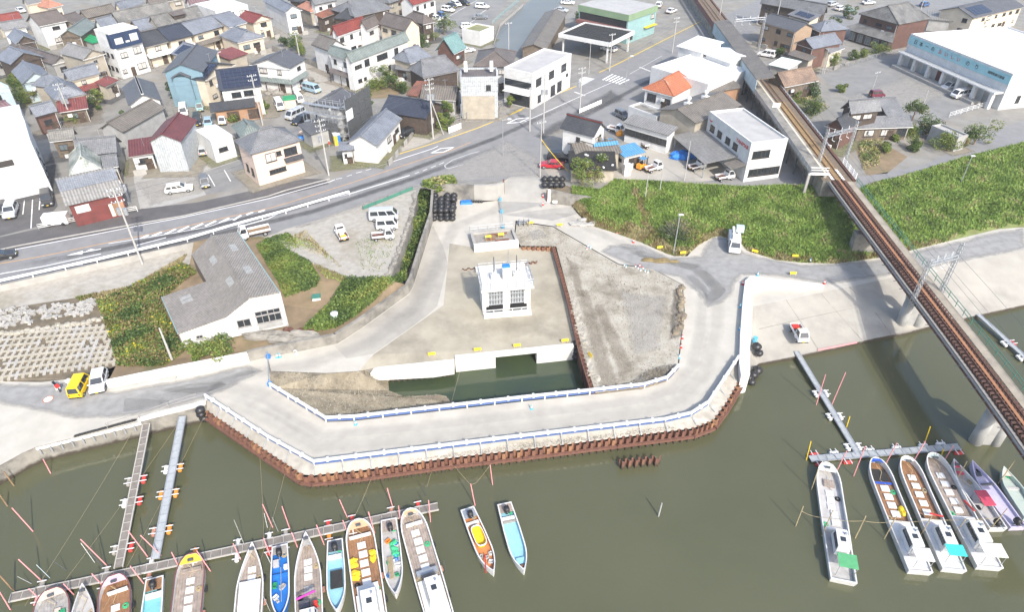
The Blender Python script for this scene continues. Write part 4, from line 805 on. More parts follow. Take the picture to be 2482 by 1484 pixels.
for fy in (-.45,.3): MB().box((-.6,fy * b.d * .5,b.h + 1.1),(1.3,1.1,.5)).tube((-.6,fy * b.d * .5,b.h + 1.5),(-.6,fy * b.d * .5,b.h + 2.1),.25).ball((-.6,fy * b.d * .5,b.h + 2.4),(.5,.5,.45)).build('ventilator','white_plastic',b.roofo)
house('low white block with junk on its flat roof',13,(1120,992),(1378,1088),(1392,1015),3.4,'flat',0,'concrete_old','w_white',wins=False,name='store',cat='store')
TXT = []
FONT = None
def lettering(name,body,parent,loc,rx,rz,size,mat,ext=.02):
    cu = bpy.data.curves.new(name,'FONT'); cu.body = body; cu.size = size; cu.extrude = ext; cu.align_x = 'CENTER'; cu.align_y = 'CENTER'; cu.materials.append(MM(mat))
    t = bpy.data.objects.new(name,cu); COL.objects.link(t); bpy.context.view_layer.update()
    me = bpy.data.meshes.new_from_object(t.evaluated_get(bpy.context.evaluated_depsgraph_get())); bpy.data.objects.remove(t)
    o = ob(name,me,parent,loc); o.rotation_euler = (rx,0,rz); return o
b = house('white machinery dealer building with sloping grey roof',13,(1862,1042),(2250,1334),(270,1276,14),7,'flat',0,'roof_flat','w_white',wins=False,name='office_building',cat='building')
YAN = b
for fx in (-.72,-.35,.05,.4): b.fwin(fx,4.8,1.5,1.2)
lettering('lettering','YANMAR',b.root,(b.ww * .33,-b.wd / 2 - .04,6.1),R(90),0,1.,'red'); MB().poly([(-.9,0,0),(0,-.5,0),(.9,0,0),(0,-.2,0)]).build('emblem','red',b.root,(-b.ww * .42,-b.wd / 2 - .04,6.2)).rotation_euler = (R(90),0,0)
for fy in (-.55,-.1):
    for z in (1.6,5.): window(b.root,b.ww / 2 + .03,fy * b.wd / 2,z,1.8,1.4,math.pi / 2)
for fy in (.35,.7): window(b.root,b.ww / 2 + .03,fy * b.wd / 2,1.6,1.6,1.4,math.pi / 2)
m = MB().slab([(-b.ww / 2 - 1,-b.wd / 2 - 6.5,2.9),(b.ww * .3,-b.wd / 2 - 6.5,2.9),(b.ww * .3,-b.wd / 2 - .1,3.6),(-b.ww / 2 - 1,-b.wd / 2 - .1,3.6)],.1); m.build('canopy_roof','tin_grey',b.root)
for xx in (-.5,-.1,.28): bxpart('canopy_post','steel',b.root,(xx * b.ww,-b.wd / 2 - 6.2,0),(.15,.15,2.85))
MB().slab([(b.ww * .32,-b.wd / 2 - 3,2.8),(b.ww * .5,-b.wd / 2 - 3,2.8),(b.ww * .5,-b.wd / 2 - .1,3.3),(b.ww * .32,-b.wd / 2 - .1,3.3)],.1).build('lean_to_roof','tin_brown',b.root)
# --- r1c4 quarter
house('tan stucco house with dark sloping roof beside the railway',14,(40,192),(374,289),(430,190),6,'gx',1.5,'roof_slate','w_tan',ridge=False,depth=7.5)
house('large brown house with long grey tiled roof at the top',14,(40,25),(622,132),(700,45),6,'gx',2.4,'tile_grey','w_wood',ridge=True)
b = house('house with three dark solar panels on a grey roof',14,(292,130),(502,193),(560,118),5.8,'shed',1.2,'tile_grey','w_cream')
b.slope_panels([(-b.w * .3,-b.d * .3,b.h + .24),(b.w * .35,-b.d * .3,b.h + .24),(b.w * .35,b.d * .25,b.h + .9),(-b.w * .3,b.d * .25,b.h + .9)],3,1)
b = house('red-brown house with hipped roof and small solar array',14,(470,235),(600,290),(690,195),5.4,'hip',1.6,'tile_blue','w_redbrown')
b.slope_panels([(-b.w * .2,-b.d * .36,b.h + .5),(b.w * .2,-b.d * .36,b.h + .5),(b.w * .12,-b.d * .1,b.h + 1.35),(-b.w * .12,-b.d * .1,b.h + 1.35)],3,2)
house('red-brown house with pale grey roof and white gable',14,(358,392),(532,450),(668,352),5.2,'gy',1.7,'tile_blue','w_redbrown')
house('small grey tiled annex behind the bark-brown barn',14,(690,488),(822,438),(740,388),3.8,'gx',1.3,'tile_grey','w_cream',depth=5)
house('carport with pale mint flat roof beside the railway',14,(120,590),(305,634),(457,570),2.8,'shed',.3,'roof_mint','w_grey',name='carport',cat='carport',wins=False)
house('lean-to with dark grey corrugated roof above the mint carport',14,(290,497),(492,562),(530,508),3.2,'shed',.7,'tin_brown','w_beige',name='shed',cat='shed',wins=False)
house('old wooden barn with shaggy bark-brown roof',14,(268,800),(582,738),(552,606),3.6,'gx',2.2,'tile_bark','w_oldwood',ridge=True,name='barn',cat='barn')
b = house('large traditional house with red gable and double tiled roofs',14,(952,122),(1322,224),(1492,135),6.8,'iri',3.,'tile_old','w_redbrown')
MB().slab([(-b.w / 2 - 2.2,-b.wd / 2 - 3,2.9),(b.w / 2 + 1.5,-b.wd / 2 - 3,2.9),(b.w / 2 - .5,-b.wd / 2,4.4),(-b.w / 2 + .5,-b.wd / 2,4.4)],.16).slab([(-b.w / 2 - 2.2,-b.wd / 2 - 3,2.9),(-b.w / 2 - 2.2,b.wd / 2,2.9),(-b.w / 2 + .5,b.wd / 2,4.4),(-b.w / 2 + .5,-b.wd / 2,4.4)],.16).build('lower_roof','tile_old',b.root)
MB().box((0,-b.wd / 2 - 1.1,0),(b.w * .95,2.2,2.9)).build('ground_floor','w_wood',b.root)
for i in range(5): window(b.root,(-.4 + i * .2) * b.w,-b.wd / 2 - 2.23,1.4,1.7,1.9,0,'frame','glass_pale')
b = house('hall with dark roof, cream walls and solar array at top right',14,(2010,165),(2480,55),(2160,0),5.4,'gx',1.8,'roof_slate','w_cream',ridge=True,name='hall',cat='building')
b.slope_panels(b.gx_slope(-.85,-.2,.15,.85,1.8),5,4)
house('open shed with pale grey roof beside the cream hall',14,(1590,170),(1955,205),(1940,118),3.4,'shed',.6,'tin_grey','w_grey',name='shed',cat='shed',wins=False)
b = house('large white seaweed shop with sky-blue sign band',14,(1430,322),(2368,698),(2110,186),7.4,'flat',0,'roof_white','w_white',wins=False,name='shop_building',cat='shop')
SHOP = b
sg = MB().box((0,0,0),(b.ww + .1,.14,1.9)).build('sign_band','w_sign',b.root,(0,-b.wd / 2 - .09,5.45))
for i,(ch,mt) in enumerate(zip('日本一の',['frame_dark'] * 4)): lettering('lettering',ch,sg,(b.ww * (-.42 + i * .062),-.1,.95),R(90),0,1.15,mt)
for i,ch in enumerate('おいしい'): lettering('lettering',ch,sg,(b.ww * (-.155 + i * .062),-.1,.95),R(90),0,1.1,'red')
for i,ch in enumerate('のり'): lettering('lettering',ch,sg,(b.ww * (.12 + i * .085),-.1,.95),R(90),0,1.15,'frame_dark')
lettering('lettering','福岡県柳川漁協',sg,(b.ww * .38,-.1,.95),R(90),0,.65,'frame_dark')
aw = MB().box((0,0,0),(b.ww * .98,2.4,.3)).build('awning','w_white',b.root,(0,-b.wd / 2 - 1.2,3.5))
for i in range(46): bxpart('awning_slat','steel',aw,(-b.ww * .485 + (i + .5) * b.ww * .97 / 46,-.1,.31),(.34,1.8,.05))
for i in range(7): bxpart('column','w_white',b.root,(-b.ww * .46 + i * b.ww * .153,-b.wd / 2 - 1.6,0),(.8,.8,3.5))
for i in range(6): bxpart('shutter',('w_grey','w_paleblue','w_red','w_grey','w_beige','w_grey')[i],b.root,(-b.ww * .38 + i * b.ww * .153,-b.wd / 2 - .05,.1),(2.6,.1,2.8))
for fy in (-.7,-.35): window(b.root,b.ww / 2 + .03,fy * b.wd / 2,2,1.,1.6,math.pi / 2)
bxpart('loading_dock','concrete',b.root,(-b.ww * .05,-b.wd / 2 - 2.2,0),(b.ww * .85,2.4,.7))
b = house('grey-tiled traditional house with white shutters by the yard',14,(880,1052),(1165,1022),(1150,900),6,'gx',2.,'tile_grey','w_wood',ridge=True,wins=False)
for fx in (-.55,.3): b.fwin(fx,5.,2.,1.,'curtain')
house('lower tiled wing with mint lean-to of the shuttered house',14,(1215,1075),(1390,1062),(1312,908),4.2,'gx',2.,'tile_grey','w_wood',depth=9,wins=False)
house('long lower tiled roof in front of the shuttered house',14,(810,1185),(1455,1165),(1380,1060),2.9,'shed',1.4,'tile_grey','w_oldwood',win=(1.6,1.7))
house('dark gabled wing with white lattice boards by the tracks',14,(640,1155),(815,1210),(790,990),4.,'gy',1.9,'tile_dark','w_redbrown',depth=7)
house('small concrete garage with flat roof among shrubs',14,(1618,1172),(1866,1278),(1892,1232),2.7,'flat',0,'roof_flat','w_grey',wins=False,name='garage',cat='garage')
# --- r2c1 quarter
b = house('old shop with blue-and-grey roof and rusty red front',21,(600,528),(1140,402),(1072,160),4.,'gx',2.8,'tin_grey','w_red',ridge=True,wins=False)
MB().slab(b.gx_slope(-1,1,.52,1.02,2.8),.05).build('tiled_strip','tile_blue',b.roofo).location = (0,0,.09)
for x_,mt in ((-.28,'w_white'),(.3,'w_pink'),(.37,'w_orange')): bxpart('sheet_panel',mt,b.root,(x_ * b.ww,-b.wd / 2 - .05,.3 if mt != 'w_white' else 2.2),(2. if mt == 'w_white' else 1.6,.08,1.2 if mt == 'w_white' else 2.2))
house('house with bleached flaking tiled roof',21,(640,245),(940,188),(850,20),3.6,'iri',2.2,'tile_weathered','w_beige')
house('small grey tiled outbuilding beside the narrow alley',21,(945,175),(1092,152),(1088,70),3.4,'gx',1.2,'tile_grey','w_grey',depth=4.5)
# ---- filler houses along the top edge and sides that the frame cuts
for lab,rc,A,B,C,h,rf,rh,rm,wm in (
    ('grey tiled house at the very top left by the parked sedan',11,(250,40),(420,5),(400,-60),5,'gx',2,'tile_grey','w_cream'),
    ('brown roofed house at the top edge between long roofs',11,(1380,40),(1700,-20),(1650,-80),5.5,'gx',2,'tile_brown','w_beige'),
    ('pale roofed house at the top edge beside the red fascia',11,(1750,40),(1930,0),(1900,-60),5,'gx',2,'tin_mauve','w_white'),
    ('dark roofed house at the top edge near the salmon tiles',12,(420,20),(560,-20),(540,-60),5,'iri',2,'tile_dark','w_wood'),
    ('grey roofed house at the top edge behind the brown roofs',12,(1250,30),(1400,-20),(1380,-80),5,'iri',2,'tile_grey','w_beige')):
    house(lab,rc,A,B,C,h,rf,rh,rm,wm,ridge=(rf == 'gx'))
# ================================================================ WALLS,BARRIERS AND WORKS
M('rust_orange',(.29,.155,.085),(.21,.105,.06),ns=3,rough=.85); M('rust_mid',(.165,.08,.055),(.12,.058,.042),ns=3,rough=.85)
def wall_run(m,pts,h,t,z0=None,side=-1):
    """upright wall along pts (foot line), thickness to one side"""
    pts = [Vector(p) for p in pts]
    for i,(a,b) in enumerate(zip(pts[:-1],pts[1:])):
        d = b - a; d.z = 0; d.normalize(); n = Vector((-d.y,d.x,0)) * t * side
        ha,hb = (h,h) if not isinstance(h,(list,tuple)) else (h[i],h[i + 1])
        za,zb = (a.z,b.z) if z0 is None else (z0,z0)
        m.hexa([(a.x,a.y,za),(b.x,b.y,zb),(b.x + n.x,b.y + n.y,zb),(a.x + n.x,a.y + n.y,za)],[(a.x,a.y,a.z + ha),(b.x,b.y,b.z + hb),(b.x + n.x,b.y + n.y,b.z + hb),(a.x + n.x,a.y + n.y,a.z + ha)])
    return m
def wall_thing(label,segs,t=.4,name='flood_wall',cat='wall',side=1):
    r = thing(name,label,cat)
    for pts,h,mat in segs: wall_run(MB(),pts,h,t,None,side).build('wall_panel',mat,r)
    return r
M('white_patchy',(.74,.73,.7),(.62,.6,.56),ns=.6,stain=(.35,.33,.29),ss=.5,sa=.45)
F1 = pxs([(267,949,ZS),(430,914,ZS),(605,877,ZS)])
F2 = pxs([(605,877,ZS),(649,866,ZS),(743,849,ZS),(817,834,ZS),(870,800,ZS),(904,776,ZS),(991,712,ZS)])
F3 = pxs([(991,712,ZS),(1001,696,ZS),(1025,615,ZS),(1049,540,ZS),(1053,485,ZS)])
fw = wall_thing('flood wall between works yard and back land, whitewashed at one end',[(F1,[1.55,1.5,1.35],'white_patchy'),(F2,1.55,'concrete_old'),(F3,[1.7,1.9,2.,2.1,2.2],'concrete_old')])
MB().hexa(*[[F1[0] + Vector((0,0,0)),F1[1] + Vector((0,-.7,0)),F1[1],F1[0] + Vector((0,.1,0))],[F1[0] + Vector((0,0,.5)),F1[1] + Vector((0,-.05,.3)),F1[1] + Vector((0,0,.3)),F1[0] + Vector((0,.1,.5))]]).build('wall_footing','concrete',fw)
p_ = G(*Q(32,400,480),-1.6); lettering('lettering','2',fw,(p_.x,p_.y - .55,-1.55),R(90),ang(F2[1],F2[2]),1.1,'white_paint')
N1 = pxs([(1053,485,ZS),(1114,484,ZS),(1150,487,ZS)]); N2 = pxs([(1150,487,ZS),(1207,486,ZS),(1222,478,ZS + .2)])
nw = wall_thing('stained retaining wall with pale end panel below the junction',[(N1,2.9,'concrete_old'),(N2,[3.,3.,2.9],'concrete')],.5)
bxpart('gate_rail','rust_dark',nw,G(1221,477,-2),(.25,.25,3.4))
gw = wall_thing('gate wall with white end post beside the site entrance',[(pxs([(1333,492,-1.9),(1387,500,-2),(1463,497,-1.6)]),[2.4,2.1,1.2],'concrete_old')],.5)
e = G(1330,492,-1.9); bxpart('end_post','white_patchy',gw,(e.x,e.y,-1.9),(.5,.7,2.5)); bxpart('gate_rail','rust_dark',gw,(e.x - .35,e.y,-1.9),(.2,.3,2.5))
for x,y in ((1356,480),(1345,488)): g_ = G(x,y,-.9); bxpart('notice','white_paint',gw,(g_.x,g_.y - .1,-1.2),(.8,.04,.5))
# channel walls
cw = thing('channel_wall','rough stone-topped wall between gravel lot and channel','wall')
CW = pxs([(1012,470,0),(1003,520,0),(975,600,0),(942,684,0)])
wall_run(MB(),[Vector((p.x,p.y,-3.2)) for p in CW],3.3,.5,None,-1).build('wall_panel','concrete_old',cw)
for i in range(46):
    t = i / 46 * 2.999; k = int(t); p = CW[k].lerp(CW[k + 1],t - k); s_ = random.uniform(.45,.8)
    MB().ball((0,0,.08),(s_ * .6,s_ * .5,.22),6,4,.2).build('stone','concrete_old',cw,(p.x - .35 + random.uniform(-.3,.2),p.y,0.02),random.random() * 3)
# guard rail along the road
def rail_run(root,pts,z,beam,mat,post_every,ph,pm,name='beam',pw=.11):
    pts = [Vector(p) for p in pts]
    for a,b in zip(pts[:-1],pts[1:]):
        d = b - a; L = d.length; rz = math.atan2(d.y,d.x); c = (a + b) / 2
        n = max(1,round(L / 4))
        for i in range(n):
            s0 = a.lerp(b,(i + .5) / n); bxpart(name,mat,root,(s0.x,s0.y,s0.z + z),(L / n - .03,beam[0],beam[1]),rz)
        k = max(1,round(L / post_every))
        for i in range(k + 1):
            if i == k and b != pts[-1]: continue
            s0 = a.lerp(b,i / k); bxpart('post',pm,root,(s0.x,s0.y,s0.z),(pw,pw,ph),rz)
r = thing('guard_rail','long white guard rail along the river side of the road','guard rail')
rail_run(r,[G(*p) for p in [(-120,715)] + RC(21,[(0,1250),(900,1050),(1730,855),(2200,715)]) + RC(22,[(300,595),(885,420)])],.45,(.12,.38),'white_paint',4,.75,'white_paint')
r = thing('guard_rail','white pipe railing in front of the rusty red shop','railing')
for zz in (.35,.65,.95): rail_run(r,[q(21,*p) for p in ((360,745),(800,660),(1270,575))],zz,(.05,.05),'white_paint',3,1.,'white_paint','rail',.07)
# works barriers: white pipe over a blue board
def barrier(label,pts,struts=None,name='works_barrier'):
    r = thing(name,label,'barrier'); pts = [Vector(p) for p in pts]
    for a,b in zip(pts[:-1],pts[1:]):
        d = b - a; L = d.length; rz = math.atan2(d.y,d.x); n = max(1,round(L / 3.)); u = d.normalized(); nn = Vector((-u.y,u.x,0))
        for i in range(n):
            s0,s1 = a.lerp(b,i / n),a.lerp(b,(i + 1) / n); c = (s0 + s1) / 2
            bxpart('rail','white_plastic',r,(c.x,c.y,c.z + .62),(L / n - .04,.3,.2),rz)
            bxpart('board','rail_blue',r,(c.x - nn.x * -.02,c.y,c.z + .12),(L / n - .03,.06,.42),rz)
            bxpart('post','white_plastic',r,(s0.x,s0.y,s0.z),(.14,.2,.9),rz)
            bxpart('clamp','white_plastic',r,(c.x,c.y,c.z + .55),(.25,.44,.36),rz)
            if struts:
                m = MB().tube((0,0,.55),nn * struts + Vector((0,0,-.5)),.05,.05,6); m.build('strut','steel',r,s0)
    return r
barrier('white and blue works barrier on the river side of the haul road',pxs([(501,969,ZS),(651,1068,ZS),(762,1129,ZS),(1229,1071,ZS),(1424,1048,ZS),(1611,1026,ZS),(1674,1011,ZS),(1716,984,ZS),(1789,873,ZS)]),-.95)
barrier('white and blue works barrier between haul road and pond',pxs([(657,941,ZS),(791,1023,ZS),(859,1020,ZS),(1265,973,ZS),(1429,956,ZS),(1561,941,ZS),(1616,924,ZS),(1645,894,ZS)]))
# berm and sheet pile wall
PILE_PX = [(496,1003),(501,1007),(651,1110),(735,1166),(760,1169),(878,1157),(1101,1125.5),(1265,1107),(1492,1078),(1676,1054.5),(1724,1036),(1755,994),(1799,918)]
PL = [G(x,y,-3.9) for x,y in PILE_PX[1:]]
RL = pxs([(501,969,ZS),(651,1068,ZS),(735,1113,ZS),(762,1129,ZS),(878,1115,ZS),(1101,1087,ZS),(1229,1071,ZS),(1424,1048,ZS),(1611,1026,ZS),(1674,1011,ZS),(1716,984,ZS),(1789,873,ZS)])
m = MB()
for (a,b),(c,d) in zip(zip(RL[:-1],RL[1:]),zip(PL[:-1],PL[1:])): m.add([a,(c.x,c.y,-2.85),(d.x,d.y,-2.85),b],[(0,1,2,3)])
m.build('gravel_berm','gravel')['kind'] = 'structure'
for k_ in ('rust','rust_mid','rust_dark','rust_orange','concrete_old'):   # dark wet tide band on everything that stands in the river
    n_ = MATS[k_].node_tree; b_ = n_.nodes['Principled BSDF']; src = b_.inputs['Base Color'].links[0].from_socket; g_ = n_.nodes.new('ShaderNodeNewGeometry'); s_ = n_.nodes.new('ShaderNodeSeparateXYZ'); n_.links.new(g_.outputs['Position'],s_.inputs[0])
    tn = n_.nodes.new('ShaderNodeTexNoise'); tn.inputs['Scale'].default_value = 1.5; n_.links.new(g_.outputs['Position'],tn.inputs['Vector']); ma = n_.nodes.new('ShaderNodeMath'); ma.operation = 'MULTIPLY_ADD'; ma.inputs[1].default_value = .7; n_.links.new(tn.outputs[0],ma.inputs[0]); n_.links.new(s_.outputs[2],ma.inputs[2])
    mr = n_.nodes.new('ShaderNodeMapRange'); mr.inputs[1].default_value = -3.55; mr.inputs[2].default_value = -3.95; n_.links.new(ma.outputs[0],mr.inputs[0]); mx = n_.nodes.new('ShaderNodeMix'); mx.data_type = 'RGBA'; n_.links.new(mr.outputs[0],mx.inputs[0]); n_.links.new(src,mx.inputs[6]); mx.inputs[7].default_value = (.05,.04,.028,1); n_.links.new(mx.outputs[2],b_.inputs['Base Color'])
def pile_mesh(name,W_,D_,h,mat,t=.035):
    pr = [(0,0),(W_ * .16,0),(W_ * .3,-D_),(W_ * .7,-D_),(W_ * .84,0),(W_,0)]
    pr2 = [(x,y + t * 2) for x,y in pr]; m = MB()
    for i in range(5):
        m.hexa([(*pr[i],-h),(*pr[i + 1],-h),(*pr2[i + 1],-h),(*pr2[i],-h)],[(*pr[i],0),(*pr[i + 1],0),(*pr2[i + 1],0),(*pr2[i],0)])
    return m.mesh(name,mat)
PM = {}
def piles(root,pts,z,h,W_=.8,D_=.42,mats=('rust','rust_mid','rust','rust_orange','rust_mid'),side=1):
    pts = [Vector(p) for p in pts]
    for a,b in zip(pts[:-1],pts[1:]):
        d = b - a; d.z = 0; L = d.length; n = max(1,round(L / W_)); u = d.normalized(); rz = math.atan2(u.y,u.x)
        for i in range(n):
            s0 = a + u * (i * L / n); mt = random.choice(mats); k = (mt,round(L / n,2),D_,h)
            if k not in PM: PM[k] = pile_mesh('sheet_pile',L / n,D_ * side,h,mt)
            ob('sheet_pile',PM[k],root,(s0.x,s0.y,z + random.uniform(-.03,.03)),rz)
r = thing('sheet_pile_wall','long rusty sheet pile wall holding the haul road in the river','sheet piling')
piles(r,PL,-2.75,2.6)
for a,b in zip(PL[:-1],PL[1:]):
    d = b - a; u = d.normalized(); nn = Vector((u.y,-u.x,0)); c = (a + b) / 2 + nn * .52; rz = math.atan2(u.y,u.x)
    m = MB().box((0,-.14,0),(d.length + .1,.03,.3)).box((0,0,.28),(d.length + .1,.28,.03)).box((0,0,0),(d.length + .1,.28,.03)); m.build('wale','rust_mid',r,(c.x,c.y,-3.85),rz)
r = thing('sheet_pile_wall','rusty sheet pile line between gate floor and fill pad','sheet piling')
RP = pxs([(1263,598,-1.8),(1345,599,-1.8),(1381,724,-1.8),(1411,852,-1.8),(1441,950,-1.8)])
piles(r,RP[:2],-1.75,1.6,.8,.35,('rust_orange','rust'))
piles(r,RP[1:],-1.75,4.,.8,.35,('rust_mid','rust_dark'))
for a,b in zip(RP[1:-1],RP[2:]):
    d = b - a; u = d.normalized(); nn = Vector((u.y,-u.x,0)); c = (a + b) / 2 + nn * .45; bxpart('wale','rust_mid',r,(c.x,c.y,-1.95),(d.length,.12,.25),math.atan2(u.y,u.x))
r = thing('sheet_pile_wall','short row of sheet piles standing alone in the river','sheet piling')
piles(r,[q(43,1025,150,ZW),q(43,1330,118,ZW),q(43,1405,118,ZW)],-3.3,2.,.8,.4,('rust_mid','rust'))
for a,b in (((248,545),(455,520)),((1265,445),(1490,412))):
    pa,pb = [G((1500 + x / 4.947) * .723,(800 + y / 4.947) * .723,ZF) for x,y in (a,b)]
    r = thing('sheet_pile_stub','short rusty pile stub at the %s end of the low white wall' % ('left' if a[0] < 600 else 'right'),'sheet piling'); piles(r,[pa,pb],ZF + .5,.8,.8,.35,('rust_dark','rust_mid'))
# pond wall
def GP_(x,y,z): return G(x,y,z)
r = thing('pond_wall','white concrete culvert wall with square opening above the pond','wall')
A,B = G(1103,869,-2.2),G(1391,839,-2.2); u = (B - A).normalized(); rz = math.atan2(u.y,u.x); L = (B - A).length; v = Vector((-u.y,u.x,0))
t0,t1 = .335,.685
for s0,s1,z0,z1 in ((0,t0,ZW - .3,-2.2),(t1,1,ZW - .3,-2.2),(t0,t1,-2.75,-2.2)):
    c = A + u * L * (s0 + s1) / 2 + v * .3; bxpart('wall_block','concrete_white',r,(c.x,c.y,z0),(L * (s1 - s0),.6,z1 - z0 - (.0 if z0 < -3 else .002)),rz)
for s0 in (t0 - .006,t1 + .006):
    c = A + u * L * s0 + v * 3.4; bxpart('culvert_side','concrete_old',r,(c.x,c.y,ZW - .3),(.3,5.5,2.2),rz)
c = A + u * L * (t0 + t1) / 2 + v * 3.4; bxpart('culvert_top','concrete_old',r,(c.x,c.y,-2.74),(L * .36,5.5,.15),rz); c = c + v * 2.7; bxpart('culvert_back','mud',r,(c.x,c.y,ZW - .3),(L * .36,.2,2.),rz)
r = thing('pond_wall','long low white wall with pointed end beside the pond','wall')
pp = pxs([(1101,871,-2.45),(1101,897,-2.75),(1048,905,-2.75),(918,912,-2.75),(897,905,-2.7),(905,895,-2.6),(918,890,-2.45)])
MB().hexa([(p.x,p.y,-3.5) for p in pp],pp).build('wall_block','concrete_white',r)
r = thing('sheet_pile_wall','brown pile facing under the low pointed wall','sheet piling')
piles(r,[G(945,924,ZW + .1),G(1098,908,ZW + .1)],-3.1,1.8,.7,.25,('rust_mid','rust_dark'))
# ---------------------------------------------------------------- gate house
GA,GB = G(1173,774,ZF),G(1288.5,763,ZF); gu = (GB - GA).normalized(); gz = math.atan2(gu.y,gu.x); gw_ = (GB - GA).length; gv = Vector((-gu.y,gu.x,0)); gd = 4.6
c = (GA + GB) / 2 + gv * gd / 2
r = thing('sluice_gate','white concrete sluice gate tower with twin steel gates','sluice gate',c,gz)
X,Y = gw_ / 2,gd / 2
bxpart('base_slab','concrete_white',r,(0,-.1,0),(gw_,gd + .2,.35))
for x,w in ((-X + .42,.85),(0,1.0),(X - .42,.85)): bxpart('pier','concrete_white',r,(x,.55,.35),(w,gd - 1.3,4.1))
bxpart('lintel','concrete_white',r,(0,-Y + 1.1,3.9),(gw_ - .002,.5,.55))
bxpart('deck_slab','concrete_white',r,(0,.1,4.45),(gw_ + .5,gd + .3,.4))
bxpart('back_wall','w_grey',r,(0,Y - .4,.35),(gw_ - 1.7,.2,4.))
for x in (-X * .5,X * .5):
    gw2 = gw_ / 2 - 1.
    g = bxpart('gate_leaf','steel',r,(x,-Y + 1.45,1.2),(gw2,.15,2.75))
    for k in range(4): bxpart('gate_beam','steel',g,(0,-.12,.1 + k * .82),(gw2 - .04,.22,.12))
    for k in range(6): bxpart('gate_rib','steel_dark',g,(-gw2 / 2 + .2 + k * (gw2 - .4) / 5,-.09,.05),(.1,.12,2.6))
    bxpart('gate_slot','black',r,(x,-Y + 1.3,.36),(gw2,.5,.8))
    bxpart('trash_screen','steel_dark',r,(x,-Y + .9,.36),(gw2,.06,.5))
def railing(root,pts,h,n_rail,mat,every=1.2,rr=.035,names=('rail','post')):
    pts = [Vector(p) for p in pts]
    for a,b in zip(pts[:-1],pts[1:]):
        for k in range(n_rail): MB().tube(a + Vector((0,0,h * (k + 1) / n_rail)),b + Vector((0,0,h * (k + 1) / n_rail)),rr,rr,6).build(names[0],mat,root)
        n = max(1,round((b - a).length / every))
        for i in range(n):
            p = a.lerp(b,i / n); MB().tube((0,0,0),(0,0,h),rr * 1.1,rr * 1.1,6).build(names[1],mat,root,p)
railing(r,[(-X + .1,-Y + .05,.35),(X - .1,-Y + .05,.35)],1.,2,'white_plastic',1.2,.05)
D = 4.85; railing(r,[(-X - .15,-Y,D),(X + .15,-Y,D),(X + .15,Y + .15,D),(-X - .15,Y + .15,D),(-X - .15,-Y,D)],1.1,3,'steel',1.2)
bxpart('control_cabinet','concrete_white',r,(.25,.2,D),(1.25,1.2,1.6)); bxpart('cabinet_roof','blue',r,(.2,.5,D + 1.6),(1.,.7,.25))
for x in (-1.5,1.6):
    h_ = MB().box((0,0,0),(.9,.8,.6)).tube((0,0,.6),(0,0,1.),.3).box((.5,0,.1),(.5,.5,.4)); h_.build('hoist','white_plastic',r,(x,.3,D))
    MB().tube((0,0,1.),(0,0,3.4),.06).build('gate_spindle','steel_dark',r,(x,.3,D))
for x,y,h in ((-1.2,1.6,2.2),(.75,2.2,3.4),(2.3,1.5,2.),(-2.5,-1.2,2.)): MB().tube((0,0,0),(0,0,h),.045).build('mast','steel',r,(x,y,D))
pa,pb = [G((1500 + x / 4.947) * .723,(800 + y / 4.947) * .723,ZF) for x,y in ((465,555),(1265,470))]
r = thing('low_wall','low white wall block behind the sluice gate','wall'); wall_run(MB(),[pa,pb],.95,.7).build('wall_block','concrete_white',r)
# formwork box upstream
A,B = q(22,2035,968,ZF),q(22,2442,925,ZF); u = (B - A).normalized(); rz = math.atan2(u.y,u.x); L = (B - A).length; v = Vector((-u.y,u.x,0)); c = (A + B) / 2
r = thing('culvert_box','open concrete box with timber formwork and white front wall','formwork',c,rz)
bxpart('front_wall','concrete_white',r,(0,.25,0),(L,.5,1.6))
for x in (-L / 2 + .2,L / 2 - .2): bxpart('side_wall','concrete',r,(x,2.3,0),(.4,3.6,1.4))
bxpart('back_wall','concrete',r,(0,4.3,0),(L,.4,1.4)); bxpart('timber_deck','wood_grey',r,(0,2.3,.9),(L - .82,3.56,.12))
for x,y,l in ((.4,1.,2.8),(1.2,1.5,2.2),(-.6,2.,1.6),(.9,3.4,2.8)): bxpart('steel_beam','rust',r,(x,y,1.03),(l,.22,.22),random.uniform(-.1,.1))
bxpart('plywood','wood',r,(.4,3.,1.05),(2.6,1.,.06)); bxpart('plywood','wood',r,(-.3,3.3,1.12),(1.2,.7,.06),.1)
railing(r,[(-L / 2,4.4,1.4),(L / 2,4.4,1.4)],1.,2,'steel',1.3)
for i,x in enumerate((-1.,1.1)):
    w_ = A.lerp(B,.5 + x / L) + v * (1.6 + i * .3); s_ = MB().box((0,0,.25),(.95,.04,.35)).tube((-.4,0,-.4),(-.4,0,.6),.02).tube((.4,0,-.4),(.4,0,.6),.02).build('safety_sign','yellow',None,(w_.x,w_.y,-1.),rz); s_.rotation_euler[0] = -.5
    tag(s_,'yellow safety board on the open formwork box','sign','yellow boards on the formwork')
# white river wall at the slipway
OUT = [(1997,688),(1837,671),(1820,669),(1806,680),(1801,723),(1795,802),(1792,881),(1797,912)]; INN = [(1997,694),(1850,694),(1838,697),(1826,706),(1824,723),(1822,802),(1818,841),(1818,907)]
r = thing('river_wall','bright white curved river wall beside the slipway','wall')
zt = -1.5
for i in range(7):
    a,b = G(*OUT[i],zt),G(*OUT[i + 1],zt); d,e = G(*INN[i],zt),G(*INN[i + 1],zt)
    MB().hexa([(p.x,p.y,-4.6) for p in (a,d,e,b)],[a,d,e,b]).build('wall_block','concrete_white',r)
